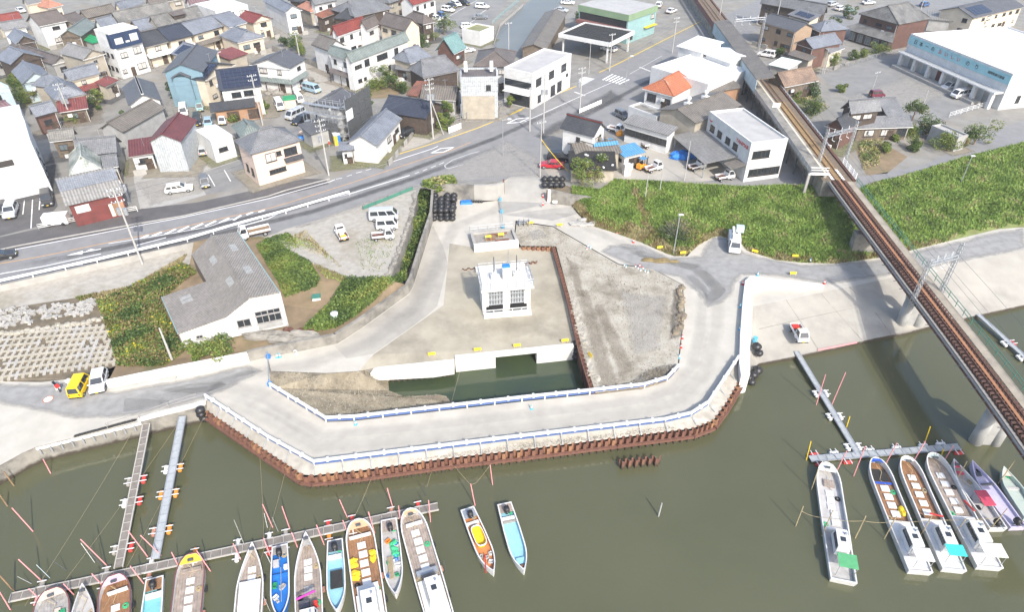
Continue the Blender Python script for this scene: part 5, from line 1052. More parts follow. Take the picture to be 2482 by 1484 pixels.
# concrete revetment blocks: cross-shaped pieces laid in courses on the slope
M('armour',(.36,.335,.285),(.29,.27,.225),ns=.9,stain=(.25,.23,.18),ss=.6,sa=.5)
r = thing('revetment','slope of interlocking concrete armour blocks with a boulder band','revetment')
blk = MB().box((0,0,0),(.95,.26,.34)).box((.2,-.36,-.02),(.36,.5,.3)).box((.2,.33,-.02),(.36,.4,.3)).mesh('armour_block','armour'); blk2 = MB().box((0,0,0),(.95,.26,.34)).box((.2,-.36,-.02),(.36,.5,.3)).box((.2,.33,-.02),(.36,.4,.3)).mesh('armour_block','concrete')
def bil(tl,tr,br,bl_,a,b): return tl.lerp(tr,a).lerp(bl_.lerp(br,a),b)
C4 = pxs([(-60,812,-1.55),(258,790,-1.55),(281,886,-2.2),(-60,935,-2.2)])
n,k = 20,8
for j in range(k):
    for i in range(n):
        p = bil(*C4,(i + (.5 if j % 2 else 0) + .2) / n,(j + .5) / k)
        if random.random() < .04: continue
        o = ob('armour_block',blk if random.random() < .75 else blk2,r,(p.x,p.y,p.z + .02),ang(C4[3],C4[2])); o.rotation_euler = (R(10),random.uniform(-.03,.03),o.rotation_euler[2])
for i in range(24):
    t = i / 23; p = G(-20 + 285 * t,828 - 45 * t - random.uniform(0,8) - 8,-1.4); s_ = random.uniform(.55,.85)
    MB().ball((0,0,0),(s_ * .75,s_ * .6,s_ * .5),8,5,.16).build('boulder','armour',r,p,random.random() * 3)
for i in range(70):
    t = random.random(); y = random.uniform(0,1); p = G(-20 + 250 * t,752 - 22 * t + y * (48 - 18 * t),-1.1 - .25 * y)
    o = ob('armour_block',blk2,r,p,random.uniform(-.3,.3)); o.rotation_euler = (random.uniform(-.3,.3),random.uniform(-.3,.3),random.random() * 6)
# ---------------------------------------------------------------- small works furniture
cone_m = MB().box((0,0,0),(.38,.38,.04)).tube((0,0,.04),(0,0,.7),.15,.03,10).mesh('traffic_cone','red'); cone_b = MB().box((0,0,0),(.38,.38,.04)).tube((0,0,.04),(0,0,.7),.15,.03,10).mesh('traffic_cone','cyan')
band = MB().tube((0,0,.28),(0,0,.46),.115,.085,10).mesh('reflective_band','white_paint')
def cone(x,y,z,blue,label,group):
    o = ob('traffic_cone',cone_b if blue else cone_m,None,G(x,y,z)); tag(o,label,'cone',group); ob('reflective_band',band,o); return o
for x,y in ((1646,868),(1650,843),(1653,821)): cone(x,y,ZS,x < 1648,'cone on the chain line between fill pad and haul road','cones on the chain line')
for x,y in ((1836,668),(1794,745),(1792,800)): cone(x,y,ZS,True,'blue cone on the haul road beside the white river wall','blue cones by the river wall')
cone(1997,688,-1.5,False,'red cone at the thin end of the white river wall',None); cone(1800,690,ZS,False,'red cone at the bend of the white river wall',None)
cone(1535,588,ZS,False,'lone red cone at the toe of the grass bank',None); cone(862,1030,ZS,True,'lone blue cone at the barrier bend by the pond',None)
cone(1288,992,ZS,True,'blue cone on the haul road in front of the pond barrier',None); cone(1963,635,ZS,True,'blue cone at the toe of the bank near the bridge',None)
for i,(x,y) in enumerate(((1513,648),(1517,652),(1540,650),(1546,655),(1552,660),(1558,655),(1563,662),(1570,664),(1550,648))): cone(x,y,ZS,i % 3 != 2,'cone in the cluster at the fill pad entrance','cones clustered at the pad entrance')
for x,y in ((1425,600),(1431,605),(1422,608)): cone(x,y,ZS,x > 1424,'cone beside the haul road bend below the bank','cones below the bank')
for x,y in ((672,867),(679,866)): cone(x,y,ZS,True,'blue cone standing against the flood wall','cones against the flood wall')
for x,y in ((1316,478),(1316,497)): cone(x,y,-1.2,False,'cone beside the black bags at the site entrance','cones at the entrance')
def board(x,y,z,rz,label,group=None,w=.95,lie=-.35):
    o = MB().box((0,0,.35),(w,.04,.36)).tube((-.35,.03,0),(-.35,.03,.7),.02).tube((.35,.03,0),(.35,.03,.7),.02).build('safety_sign','yellow',None,G(x,y,z),rz); o.rotation_euler[0] = lie; tag(o,label,'sign',group)
for x,y in ((1047,867),(1158,856),(1254,846),(1370,834)): board(x,y,ZF,.15,'yellow safety board along the pond wall top','yellow boards above the pond')
board(1427,868,ZR,-1.2,'yellow board beside the inner pile line'); board(1600,607,ZS,.2,'yellow board at the bank toe left of the lamp post'); board(1656,620,ZS,.2,'yellow board at the bank toe right of the lamp post'); board(1828,616,ZS,-.5,'yellow board near the parked lift truck')
board(1927,628,ZS,0,'yellow board on the dry toe of the bank near the bridge'); board(1922,670,ZS,0,'yellow board lying above the white river wall'); board(1286,547,ZR,.2,'yellow board at the far tip of the fill pad'); board(1357,552,ZR,.1,'small yellow board on the pad edge by the entrance road')
def bag(name,label,group,p,s=.85,k=.75):
    o = MB().ball((0,0,s * .42),(s * .56,s * .56,s * .46),10,6,.07).tube((0,0,s * .8),(0,0,s * 1.),s * .16,s * .1,6).build(name,'black_bag',None,p,random.random() * 3,True); return tag(o,label,'bag',group)
for j in range(6):
    for i in range(4):
        x,y = 1057 + i * 14.5 - j * .6,482 + j * 9.; RW = ('row nearest the wall','second row','third row','fourth row','fifth row','front row')[j]; bag('bulk_bag','black bulk bag, lower layer of the stack, ' + RW,'stacked bulk bags',G(x + random.uniform(-1.5,1.5),y + 8,ZS),random.uniform(.9,1.1))
        if j < 5 and random.random() < .8: bag('bulk_bag','black bulk bag, upper layer of the stack, ' + RW,'stacked bulk bags',G(x + random.uniform(-1.5,1.5),y + 8,ZS) + Vector((0,0,.85)),1.1)
for i in range(5): bag('sandbag','small black sandbag in the row beside the blue sheet','sandbags by the retaining wall',G(1143 + i * 6,491,ZS),.5)
o = MB().box((0,0,0),(2.2,1.2,.35),0,.8).build('tarpaulin','blue',None,G(1130,492,ZS),.1); tag(o,'folded bright blue sheet beside the black bag stack','tarpaulin')
for i in range(4):
    for j in range(2): bag('bulk_bag','black bulk bag in the double row beside the site entrance','bulk bags at the entrance',G(1320 + i * 14,450 - j * 14 + 4,-.3 + j * .2),1.15)
for x,y,z,s in ((1832,848,-3.2,1.2),(1838,862,-3.6,1.),(1825,915,-4.5,1.1),(1834,905,-4.4,1.2),(1815,922,-4.5,1.),(1805,915,-4.5,.9),(1820,932,-4.7,1.)): bag('bulk_bag','black bulk bag heaped at the end of the white river wall','bags at the river wall end',G(x,y,z),s)
for x,y,z in ((1393,840,-3),(1396,858,-3.8),(1395,870,-4.4),(1402,848,-3.4)): bag('bulk_bag','black bag plugging the corner between pond wall and piles','bags in the pond corner',G(x,y,z),1.)
for x,y,z in ((490,1010,-3.4),(497,1020,-4.2),(480,1015,-4.4),(487,1000,-2.6)): bag('bulk_bag','black bag at the riverside end of the sheet piles','bags at the pile end',G(x,y,z),1.)
for x,y in ((2210,0),): pass
o = MB().tube((0,0,0),(0,0,.85),.32,.32,14).build('drum','cyan',None,G(1828,830,-3.0)); tag(o,'blue steel drum beside the white river wall','drum')
for x,y,rz in ((2031,604,.5),(2036,616,-.1)):
    r = thing('float_barrel','weathered orange float barrel on the bank toe','barrel',G(x,y,ZS),rz,'float barrels by the bridge'); MB().tube((-.6,0,.4),(.6,0,.4),.38,.38,12).build('barrel','salmon',r)
    for k in (-.35,.35): MB().tube((k - .04,0,.4),(k + .04,0,.4),.4,.4,12).build('hoop','wood_grey',r)
r = thing('pole_barrier','blue-footed striped pole barrier across the ramp head','barrier',G(652,905,ZS)); a,b = G(651,868,ZS) - G(652,905,ZS),G(655,935,ZS) - G(652,905,ZS)
for zz in (.5,.9): MB().tube(a + Vector((0,0,zz)),b + Vector((0,0,zz)),.035).build('pole','steel',r)
for p in (a,b): MB().box((p.x,p.y,0),(.5,.4,.5)).tube((p.x,p.y,.5),(p.x,p.y,1.),.05).build('foot','blue',r)
r = thing('pole_barrier','blue-footed pole barrier along the site entrance path','barrier',G(1215,510,ZS)); o0 = G(1215,510,ZS)
for zz in (.5,.9): MB().tube(G(1213,488,ZS) - o0 + Vector((0,0,zz)),G(1220,560,ZS) - o0 + Vector((0,0,zz)),.035).build('pole','steel',r)
for y in (488,516,555): p = G(1213 + (y - 488) * .1,y,ZS) - o0; MB().box((p.x,p.y,0),(.5,.4,.6)).tube((p.x,p.y,.6),(p.x,p.y,1.),.05).build('foot','cyan',r)
r = thing('steel_rack','pale steel scaffold rack beside the fill pad tip','rack',G(1270,545,ZR),.1)
for x in (-.8,0,.8): MB().box((x,0,0),(.08,1.,.9)).build('rack_frame','steel',r)
for y in (-.3,.1,.4): MB().box((0,y,.5),(2.,.08,.08)).build('rack_pipe','steel',r)
for i in range(3):
    sheet('ground_mark',pxs([(1339 + i * 5,776,ZF + .012),(1342.5 + i * 5,776,ZF + .012),(1343 + i * 5,789,ZF + .012),(1339.5 + i * 5,789,ZF + .012)]),'white_paint')
    sheet('ground_mark',pxs([(1119 + i * 8,795,ZF + .012),(1123 + i * 8,793,ZF + .012),(1126 + i * 8,802,ZF + .012),(1119 + i * 8,804,ZF + .012)]),'white_paint')
# ================================================================ RAILWAY
ZD = 3.0
TP = [G(x,y,ZD) for x,y in ((1560,-200),(1640,-90),(1700,0),(1781,103),(1840,183),(1899,262),(1968,348),(2036,446),(2106,536),(2180,632),(2250,723),(2316,810),(2383,897),(2490,1040),(2620,1225))]
TP = [Vector((a.x,a.y,ZD)) for a in TP]
for _ in range(2): TP = [TP[0]] + [(TP[i - 1] + TP[i] * 2 + TP[i + 1]) / 4 for i in range(1,len(TP) - 1)] + [TP[-1]]
TL = [0.]
for a,b in zip(TP[:-1],TP[1:]): TL.append(TL[-1] + (b - a).length)
def TT(s,off=0.,z=0.):
    """point at length s along the track, off metres to the river-right side"""
    i = max(0,min(len(TP) - 2,int(np.searchsorted(TL,s)) - 1)); a,b = TP[i],TP[i + 1]; u = (b - a).normalized(); p = a + u * (s - TL[i])
    n = Vector((-u.y,u.x,0)); return Vector((p.x + n.x * off,p.y + n.y * off,ZD + z)),math.atan2(u.y,u.x)
def track_s(x,y):
    p = G(x,y,ZD); return min(np.linspace(0,TL[-1],2000),key=lambda s: (TT(s)[0] - p).length)
def along(m,s0,s1,off,z,w,h,step=4.):
    """box beam following the track"""
    n = max(1,int((s1 - s0) / step)); ss = [s0 + (s1 - s0) * i / n for i in range(n + 1)]
    rings = []
    for s in ss:
        a,_ = TT(s,off - w / 2,z); b,_ = TT(s,off + w / 2,z); rings.append([a,b,b + Vector((0,0,h)),a + Vector((0,0,h))])
    return m.loft(rings)
S_ABUT,S_END = track_s(2030,438),TL[-1]
M('walk_deck',(.36,.315,.25),(.28,.245,.195),ns=.6,stain=(.2,.185,.155),ss=.5,sa=.5); M('plank_orange',(.33,.16,.08),(.26,.125,.065),ns=1.5); M('ballast',(.2,.15,.1),(.13,.1,.075),ns=2.,bump=.4); M('sleeper',(.11,.062,.048),(.078,.045,.037),ns=3); M('sleeper_tan',(.3,.21,.1),(.22,.15,.08),ns=3)
br = thing('railway_bridge','single-track railway bridge with brown sleepers crossing the river','bridge')
for o_ in (-.53,.53): along(MB(),S_ABUT,S_END,o_,.14,.1,.14).build('rail','rust_dark',br)
along(MB(),S_ABUT,S_END,0,.14,.36,.04).build('centre_plank','plank_orange',br)
slm = MB().box((0,0,0),(.24,2.3,.16)).mesh('sleeper','sleeper'); s = S_ABUT
while s < S_END - .5:
    p,rz = TT(s,0,-.03); ob('sleeper',slm,br,p,rz); s += .62
for o_ in (-1.05,-.62,.62,1.05): along(MB(),S_ABUT,S_END,o_,-1.5,.08,1.4).build('girder','rust_dark',br)
along(MB(),S_ABUT,S_END,0,-1.0,2.2,.05).build('bracing_plate','rust_mid',br)
n = 24
for i in range(n):
    a,b = S_ABUT + (S_END - S_ABUT) * i / n,S_ABUT + (S_END - S_ABUT) * (i + 1) / n
    along(MB(),a,b - .03,1.95,-.25,1.1,.15).build('walkway_slab','walk_deck',br); along(MB(),a,b - .03,-1.38,-.32,.3,.1).build('ledge_slab','wood_grey',br)
along(MB(),S_ABUT,S_END,-1.75,-.38,.2,.14).build('cable_duct','steel_dark',br)
for zz in (.1,.5): along(MB(),S_ABUT,S_END,-2.0,zz - .3,.06,.06).build('handrail','steel_dark',br)
for zz in (.55,1.0): along(MB(),S_ABUT,S_END,2.85,zz - .3,.06,.06).build('handrail','fence_green',br)
s = S_ABUT + .5
while s < S_END - 1:
    p,rz = TT(s,2.85,-.25); bxpart('post','fence_green',br,p,(.06,.06,1.),rz)
    p,rz = TT(s,-2.1,-.35); bxpart('bracket','steel_dark',br,p,(.06,.9,.06),rz); s += 1.9
def pier(x,y,r_,k):
    p = G(x,y,ZW); s0 = min(np.linspace(0,TL[-1],2000),key=lambda s: ((TT(s)[0] - p).to_2d()).length); u = TT(s0)[1]
    r = thing('bridge_pier','pale round bridge pier %s' % k,'pier',(0,0,0))
    for o_ in (.3,2.4):
        q0,_ = TT(s0,o_); MB().tube((q0.x,q0.y,ZW - 1.),(q0.x,q0.y,.6),r_ * 1.02,r_ * .98,18).build('pier_column','w_grey',r,None,0.,True); MB().tube((q0.x,q0.y,.6),(q0.x,q0.y,1.35),r_ * 1.15,r_ * 1.15,18).build('pier_cap','concrete',r)
    m,rz = TT(s0,1.3); bxpart('web_wall','w_grey',r,(m.x,m.y,ZW - 1),(r_ * 1.1,2.2,4.6),rz); bxpart('bearing','rust_dark',r,(m.x,m.y,1.3),(1.,2.6,.35),rz); return s0
pier(2390,1072,.7,'standing in the river near the boats'); sp = pier(2205,795,.7,'at the water edge of the slipway')
p_,rz_ = TT(S_ABUT + 14,0); r = thing('bridge_pier','dark stone bridge support in the grass bank','pier',(p_.x,p_.y,-2.3),rz_); bxpart('pier_column','concrete_old',r,(0,0,0),(1.4,3.4,3.6))
# viaduct and track north of the bridge
va = thing('viaduct','raised concrete railway bed behind the station','viaduct')
along(MB(),0,S_ABUT,.3,-3.0,5.6,2.9).build('embankment_body','concrete_old',va); along(MB(),0,S_ABUT,.3,-.1,5.4,.06).build('ballast_bed','ballast',va)
for o_ in (-.53,.53): along(MB(),0,S_ABUT,o_,.1,.08,.12).build('rail','rust_dark',va)
slt = MB().box((0,0,0),(.24,2.1,.14)).mesh('sleeper','sleeper_tan'); s = track_s(1890,248)
while s < S_ABUT: p,rz = TT(s,0,-.05); ob('sleeper',slt,va,p,rz); s += .62
along(MB(),0,S_ABUT,2.6,-.1,.5,.3).build('coping','rust_dark',va)
s = track_s(1790,115)
while s < track_s(1975,352): p,rz = TT(s,2.75,.2); bxpart('fence_panel','w_white',va,p,(1.25,.08,.3),rz); s += 1.55
for s in (S_ABUT - 5.5,S_ABUT - 2.2):
    p,rz = TT(s,3.,0); f = ob('safety_fence',None,va,p,rz)
    for zz in (0,.3,.6,.9): bxpart('fence_bar','white_paint',f,(0,0,zz),(3.,.06,.1))
    for xx in (-1.45,0,1.45): bxpart('fence_post','white_paint',f,(xx,.06,0),(.08,.08,1.1))
for i in range(7):
    for o_ in (-.9,.9): p,rz = TT(S_ABUT - 4 + i * .62,o_,.06); bxpart('fixing','white_paint',va,p,(.25,.5,.08),rz)
S0 = track_s(1660,-60)
for (o_,mat,a,b,h) in ((-2.9,'tin_maroon',S0,track_s(1760,70),1.6),(-3.,'w_tin',track_s(1765,80),track_s(1790,115),1.4)):
    n = max(2,int((b - a) / 1.8))
    for i in range(n): p,rz = TT(a + (b - a) * (i + .5) / n,o_,-.2); bxpart('screen_panel',mat,va,p,((b - a) / n - .04,.08,h),rz)
# platform with its roof
st = thing('station_platform','raised station platform with long grey-brown roof','station'); s0,s1 = track_s(1770,88),S_ABUT - 1.
along(MB(),s0,s1,-3.2,.55,3.1,.35).build('platform_slab','concrete_old',st); along(MB(),s0,s1,-2.1,.903,.35,.01).build('tactile_strip','cream',st); along(MB(),s0,s1,-1.72,.5,.1,.42).build('platform_edge','concrete',st)
s = s0
while s < s1:
    for o_ in (-4.4,-2.4): p,rz = TT(s,o_,-3.0); bxpart('platform_column','steel_dark',st,p,(.25,.25,3.55),rz)
    s += 4.5
r0,r1 = track_s(1770,88),track_s(1880,236)
a = MB(); n = 10; rings = []
for i in range(n + 1):
    s = r0 + (r1 - r0) * i / n; rings.append([TT(s,-4.9,3.7)[0],TT(s,-1.1,4.2)[0],TT(s,-1.1,4.35)[0],TT(s,-4.9,3.85)[0]])
a.loft(rings).build('platform_roof','tin_brown',st)
s = r0 + 1
while s < r1: p,rz = TT(s,-3.2,.9); bxpart('roof_post','white_paint',st,p,(.16,.16,3.),rz); s += 5
along(MB(),r0,r1,-4.75,.9,.08,2.6).build('back_screen','w_paleblue',st)
s = r1
while s < s1 - .5:
    p,rz = TT(s,-4.7,.9); bxpart('fence_panel','steel',st,p,(1.7,.04,.9),rz); s += 1.8
p,rz = TT(s1,-3.2,.9); bxpart('end_rail','white_paint',st,(p.x,p.y,p.z + .9),(.08,3.1,.08),rz); bxpart('end_rail','white_paint',st,(p.x,p.y,p.z + .45),(.08,3.1,.08),rz); bxpart('end_beam','white_paint',st,(p.x,p.y,p.z - .35),(.3,3.3,.35),rz)
for o_ in (-4.6,-1.9): p,rz = TT(s1 - .3,o_,-3); bxpart('end_column','concrete',st,p,(.4,.4,3.6),rz)
p,rz = TT(track_s(1905,285),-3.4,.9); r = thing('platform_sign','white name board on a post on the open platform','sign',p,rz); MB().tube((0,0,0),(0,0,2.2),.05).build('post','steel',r); bxpart('board','white_paint',r,(0,-.08,1.2),(1.5,.06,.9),-rz)
# overhead line portals
def portal(label,pl,pr,zl,zr,hl,hr,hb):
    r = thing('overhead_portal',label,'gantry'); pts = []
    for (x,y),z,h in ((pl,zl,hl),(pr,zr,hr)):
        p = G(x,y,z); pts.append(p); m = MB(); w = .22
        for dx in (-w,w):
            for dy in (-w,w): m.tube((dx,dy,0),(dx * .8,dy * .8,h),.045,.045,5)
        k = int(h / .6)
        for i in range(k):
            z0,z1 = i * h / k,(i + 1) * h / k; m.tube((-w,-w,z0),(w,-w,z1),.03,.03,4).tube((w,w,z0),(-w,w,z1),.03,.03,4).tube((w,-w,z0),(w,w,z1),.03,.03,4).tube((-w,w,z0),(-w,-w,z1),.03,.03,4)
        m.build('lattice_post','steel',r,p)
    a,b = pts[0] + Vector((0,0,hb - zl)),pts[1] + Vector((0,0,hb - zr)); m = MB()
    for dz in (0,.5):
        for dy in (-.2,.2): m.tube(a + Vector((0,dy,dz)),b + Vector((0,dy,dz)),.05,.05,5)
    for i in range(8): m.tube(a.lerp(b,i / 8) + Vector((0,-.2,.5 * (i % 2))),a.lerp(b,(i + 1) / 8) + Vector((0,-.2,.5 * (1 - i % 2))),.035,.035,4)
    m.build('cross_beam','steel',r)
    for t in (.25,.5,.75):
        c = a.lerp(b,t); MB().tube(c,c - Vector((0,0,.9)),.03).tube(c - Vector((0,0,.9)),c - Vector((0,0,1.05)) + Vector((.4,-.3,0)),.05).tube(c + Vector((0,0,.5)),c + Vector((0,0,1.1)),.06).build('insulator_arm','white_plastic',r)
    return (a + b) / 2
g1 = portal('steel lattice power gantry over the bridge at the slipway',(2204,748),(2280,708),1.2,2.6,7.6,7.5,8.0)
g2 = portal('lattice power gantry over the track at the platform end',(1985,392),(2050,385),3.4,2.6,6.,7.,8.0)
g3 = portal('far lattice power gantry above the platform roof',(1772,98),(1838,122),3.2,0,6.5,9.5,8.)
ct = thing('overhead_wire','contact wire above the single railway track','wire')
for o_,z_ in ((-.1,4.9),(-.1,5.7),(1.6,6.4)):
    m = MB(); prev = None; n = 46
    for i in range(n + 1): p = TT(track_s(1781,103) + (S_END - track_s(1781,103)) * i / n,o_,z_)[0]; (m.tube(prev,p,.014,.014,4,False) if prev else None); prev = p
    m.build('wire','steel_dark',ct)
# ================================================================ VEHICLES
for nm,c in dict(car_white=(.68,.68,.68),car_silver=(.42,.44,.46),car_black=(.02,.021,.024),car_red=(.42,.015,.03),car_blue=(.05,.11,.26),car_paleblue=(.3,.42,.5),car_yellow=(.78,.53,.01),car_teal=(.16,.3,.32),car_maroon=(.13,.02,.04),car_grey=(.14,.15,.16),car_orange=(.72,.28,.02),car_green=(.05,.32,.2)).items():
    m_ = M(nm,c,c,rough=.28,spec=.5); m_.node_tree.nodes['Principled BSDF'].inputs['Coat Weight'].default_value = .4
M('car_glass',(.025,.03,.036),(.04,.046,.052),rough=.05,spec=.8); M('lamp_clear',(.65,.66,.66),rough=.15); M('lamp_red',(.4,.02,.02),rough=.2); M('plate_yellow',(.7,.5,.05))
def ring(x,z0,z1,hw,ch=.1): return [(x,-hw + ch,z0),(x,hw - ch,z0),(x,hw,z0 + ch),(x,hw,z1 - ch),(x,hw - ch,z1),(x,-hw + ch,z1),(x,-hw,z1 - ch),(x,-hw,z0 + ch)]
# L,W,belt height,hood: (x,z) stations front->back of the lower body; cabin base x0,x1,roof x0,x1,roof z
CT = dict(
    kei_van=(3.4,1.48,[(1.7,.3,.85),(1.6,.26,.98),(-1.6,.26,1.02),(-1.7,.35,.98)],(1.62,-1.69),(1.05,-1.6),1.86),
    van=(4.7,1.7,[(2.35,.35,.9),(2.2,.3,1.08),(-2.25,.3,1.12),(-2.35,.4,1.05)],(2.2,-2.33),(1.5,-2.22),1.95),
    minivan=(4.6,1.72,[(2.3,.35,.72),(2.1,.28,.9),(1.3,.28,1.04),(-2.2,.28,1.06),(-2.3,.4,.98)],(1.45,-2.27),(.6,-2.05),1.82),
    wagon=(4.5,1.72,[(2.25,.35,.64),(2.05,.26,.8),(1.0,.26,.93),(-2.1,.26,.98),(-2.25,.4,.9)],(1.05,-2.2),(.3,-1.85),1.48),
    sedan=(4.5,1.7,[(2.25,.35,.62),(2.05,.26,.78),(.95,.26,.9),(-1.4,.26,.93),(-2.1,.26,.92),(-2.25,.38,.8)],(1.0,-1.5),(.25,-.95),1.42),
    hatch=(3.8,1.66,[(1.9,.33,.64),(1.7,.26,.8),(.9,.26,.94),(-1.8,.26,.97),(-1.9,.4,.88)],(.98,-1.86),(.3,-1.5),1.52),
    kei_car=(3.4,1.48,[(1.7,.32,.68),(1.55,.26,.86),(1.1,.26,.96),(-1.62,.26,.98),(-1.7,.4,.9)],(1.15,-1.68),(.55,-1.55),1.64),
    suv=(4.3,1.78,[(2.15,.45,.8),(1.98,.36,.98),(1.0,.36,1.06),(-2.05,.36,1.1),(-2.15,.5,1.0)],(1.05,-2.12),(.4,-1.9),1.72))
CM = {}
def quad_in(m,p,fx=.08,fz=.1,out=.012):
    p = [Vector(v) for v in p]; n = (p[1] - p[0]).cross(p[3] - p[0]).normalized(); c = sum(p,Vector()) / 4
    f = lambda a,b: p[0].lerp(p[1],a).lerp(p[3].lerp(p[2],a),b)
    r = [f(fx,fz),f(1 - fx,fz),f(1 - fx,1 - fz),f(fx,1 - fz)]; m.hexa([v - n * .02 for v in r],[v + n * out for v in r]); return m
def cabin(t,x0,x1,r0,r1,zb,zr,hw,hr):
    return [(x0,-hw,zb),(x0,hw,zb),(x1,hw,zb),(x1,-hw,zb)],[(r0,-hr,zr),(r0,hr,zr),(r1,hr,zr),(r1,-hr,zr)]
def meshes(kind):
    if kind in CM: return CM[kind]
    d = {}
    if kind == 'kei_truck': L,W_ = 3.4,1.47
    else: L,W_,st,cb,cr,zr = CT[kind]
    hw = W_ / 2
    m = MB()
    if kind == 'kei_truck':
        m.loft([ring(1.7,.34,.9,hw - .03),ring(1.6,.3,.98,hw),ring(.35,.3,1.,hw),ring(.3,.35,.98,hw)]); b,t = cabin(0,1.66,.36,1.2,.42,.97,1.78,hw - .02,hw - .14); m.hexa(b,t)
        d['bed_floor'] = MB().box((-.7,0,.58),(1.95,W_ - .04,.08)).mesh('bed_floor','rust_dark')
        bd = MB()
        for y in (-hw + .03,hw - .03): bd.box((-.7,y,.66),(1.95,.05,.32))
        bd.box((-1.66,0,.66),(.05,W_ - .12,.32)).box((.24,0,.66),(.05,W_ - .12,.75)); d['side_board'] = bd.mesh('side_board','car_white')
        d['chassis'] = MB().box((-.5,0,.3),(2.3,.7,.25)).mesh('chassis','black')
        zb = .97; front = 1.7; zr = 1.78
    else:
        m.loft([ring(x,z0,z1,hw * (.94 if i in (0,len(st) - 1) else 1)) for i,(x,z0,z1) in enumerate(st)])
        zb = np.interp(0,[st[-1][0],st[0][0]],[st[-1][2],st[0][2]]); zb = max(s_[2] for s_ in st) - .04
        b,t = cabin(0,cb[0],cb[1],cr[0],cr[1],zb - .02,zr,hw - .03,hw - .16); m.hexa(b,t); front = st[0][0]
        m.hexa([(cr[0] - .05,-hw + .2,zr - .005),(cr[0] - .05,hw - .2,zr - .005),(cr[1] + .05,hw - .2,zr - .005),(cr[1] + .05,-hw + .2,zr - .005)],[(cr[0] - .2,-hw + .28,zr + .04),(cr[0] - .2,hw - .28,zr + .04),(cr[1] + .2,hw - .28,zr + .04),(cr[1] + .2,-hw + .28,zr + .04)])
    d['body'] = m.mesh('body','car_white')
    for nm,ix in (('windscreen',(0,1)),('side_window',(1,2)),('rear_window',(2,3)),('side_window_b',(3,0))):
        i,j = ix; g = MB(); face = [b[i],b[j],t[j],t[i]]
        if nm.startswith('side') and kind != 'kei_truck':
            f = [Vector(v) for v in face]; h = lambda a,c: f[0].lerp(f[1],a).lerp(f[3].lerp(f[2],a),c)
            for a0,a1 in ((.05,.46),(.5,.95)) if L < 4.4 else ((.05,.34),(.37,.66),(.69,.95)): quad_in(g,[h(a0,.08),h(a1,.08),h(a1,.9),h(a0,.9)],.02,.03)
        else: quad_in(g,face,.07,.1)
        d[nm] = g.mesh('window','car_glass')
    wr = .28 if L < 3.6 else .32; wx = L / 2 * .64
    d['wheels'] = [(wx,hw - .09),(wx,-hw + .09),(-wx,hw - .09),(-wx,-hw + .09)]
    if (kind,'tyre') not in CM: pass
    d['tyre'] = MB().tube((0,-.1,wr),(0,.1,wr),wr,wr,14).mesh('tyre','rubber'); d['rim'] = MB().tube((0,-.115,wr),(0,.115,wr),wr * .58,wr * .58,10).mesh('rim','steel')
    d['lamp'] = MB().box((0,0,0),(.08,.3,.16)).mesh('headlight','lamp_clear'); d['tail'] = MB().box((0,0,0),(.06,.16,.3)).mesh('tail_light','lamp_red')
    d['plate'] = MB().box((0,0,0),(.03,.33,.17)).mesh('number_plate','plate_yellow'); d['mirror'] = MB().box((0,0,0),(.1,.16,.14)).mesh('mirror','car_white')
    d['bumper'] = MB().box((0,0,0),(.1,W_ * .92,.16)).mesh('bumper','black')
    d['dim'] = (L,W_,front,zb); CM[kind] = d; return d
def car(kind,col,label,rc,rear,front,z=0.,name=None,zc=.75,group=None):
    a,b = (q(rc,*rear,z=z + zc),q(rc,*front,z=z + zc)) if rc else (G(*rear,z + zc),G(*front,z + zc))
    c = (a + b) / 2; c.z = z + .004 * 6; rz = ang(a,b); d = meshes(kind); L,W_,fr,zb = d['dim']
    cat = {'kei_truck': 'truck','kei_van': 'van','van': 'van','minivan': 'minivan'}.get(kind,'car')
    r = thing(name or {'kei_truck': 'pickup_truck','kei_van': 'small_van','van': 'van','minivan': 'minivan'}.get(kind,'parked_car'),label,cat,c,rz,group)
    ob('body',d['body'],r,None,0,col)
    for k,nm in (('windscreen','windscreen'),('side_window','side_window'),('rear_window','rear_window'),('side_window_b','side_window')): ob(nm,d[k],r)
    for x,y in d['wheels']: w = ob('wheel',d['tyre'],r,(x,y,0)); ob('rim',d['rim'],w)
    for y in (-W_ / 2 + .24,W_ / 2 - .24): ob('headlight',d['lamp'],r,(fr - .03,y,.62)); ob('tail_light',d['tail'],r,(-fr + .02,y * 1.12,.66))
    ob('number_plate',d['plate'],r,(fr + .02,0,.4)); ob('number_plate',d['plate'],r,(-fr - .01,0,.5)); ob('bumper',d['bumper'],r,(fr - .02,0,.32)); ob('bumper',d['bumper'],r,(-fr + .02,0,.34))
    for s_ in (-1,1): ob('mirror',d['mirror'],r,(fr * .48,s_ * (W_ / 2 + .06),zb + .02),0,col)
    if kind == 'kei_truck':
        for k in ('bed_floor','side_board','chassis'): ob(k,d[k],r)
    return r
def load(r,*its):
    """cargo on a truck bed: separate things resting on it"""
    for nm,mat,c,dm,lab,cat in its:
        M4 = Matrix.Translation(r.location) @ Matrix.Rotation(r.rotation_euler[2],4,'Z'); p = M4 @ Vector(c); o = MB().box((0,0,0),dm).build(nm,mat,None,p,r.rotation_euler[2]); tag(o,lab,cat)
W_ = 'car_white'
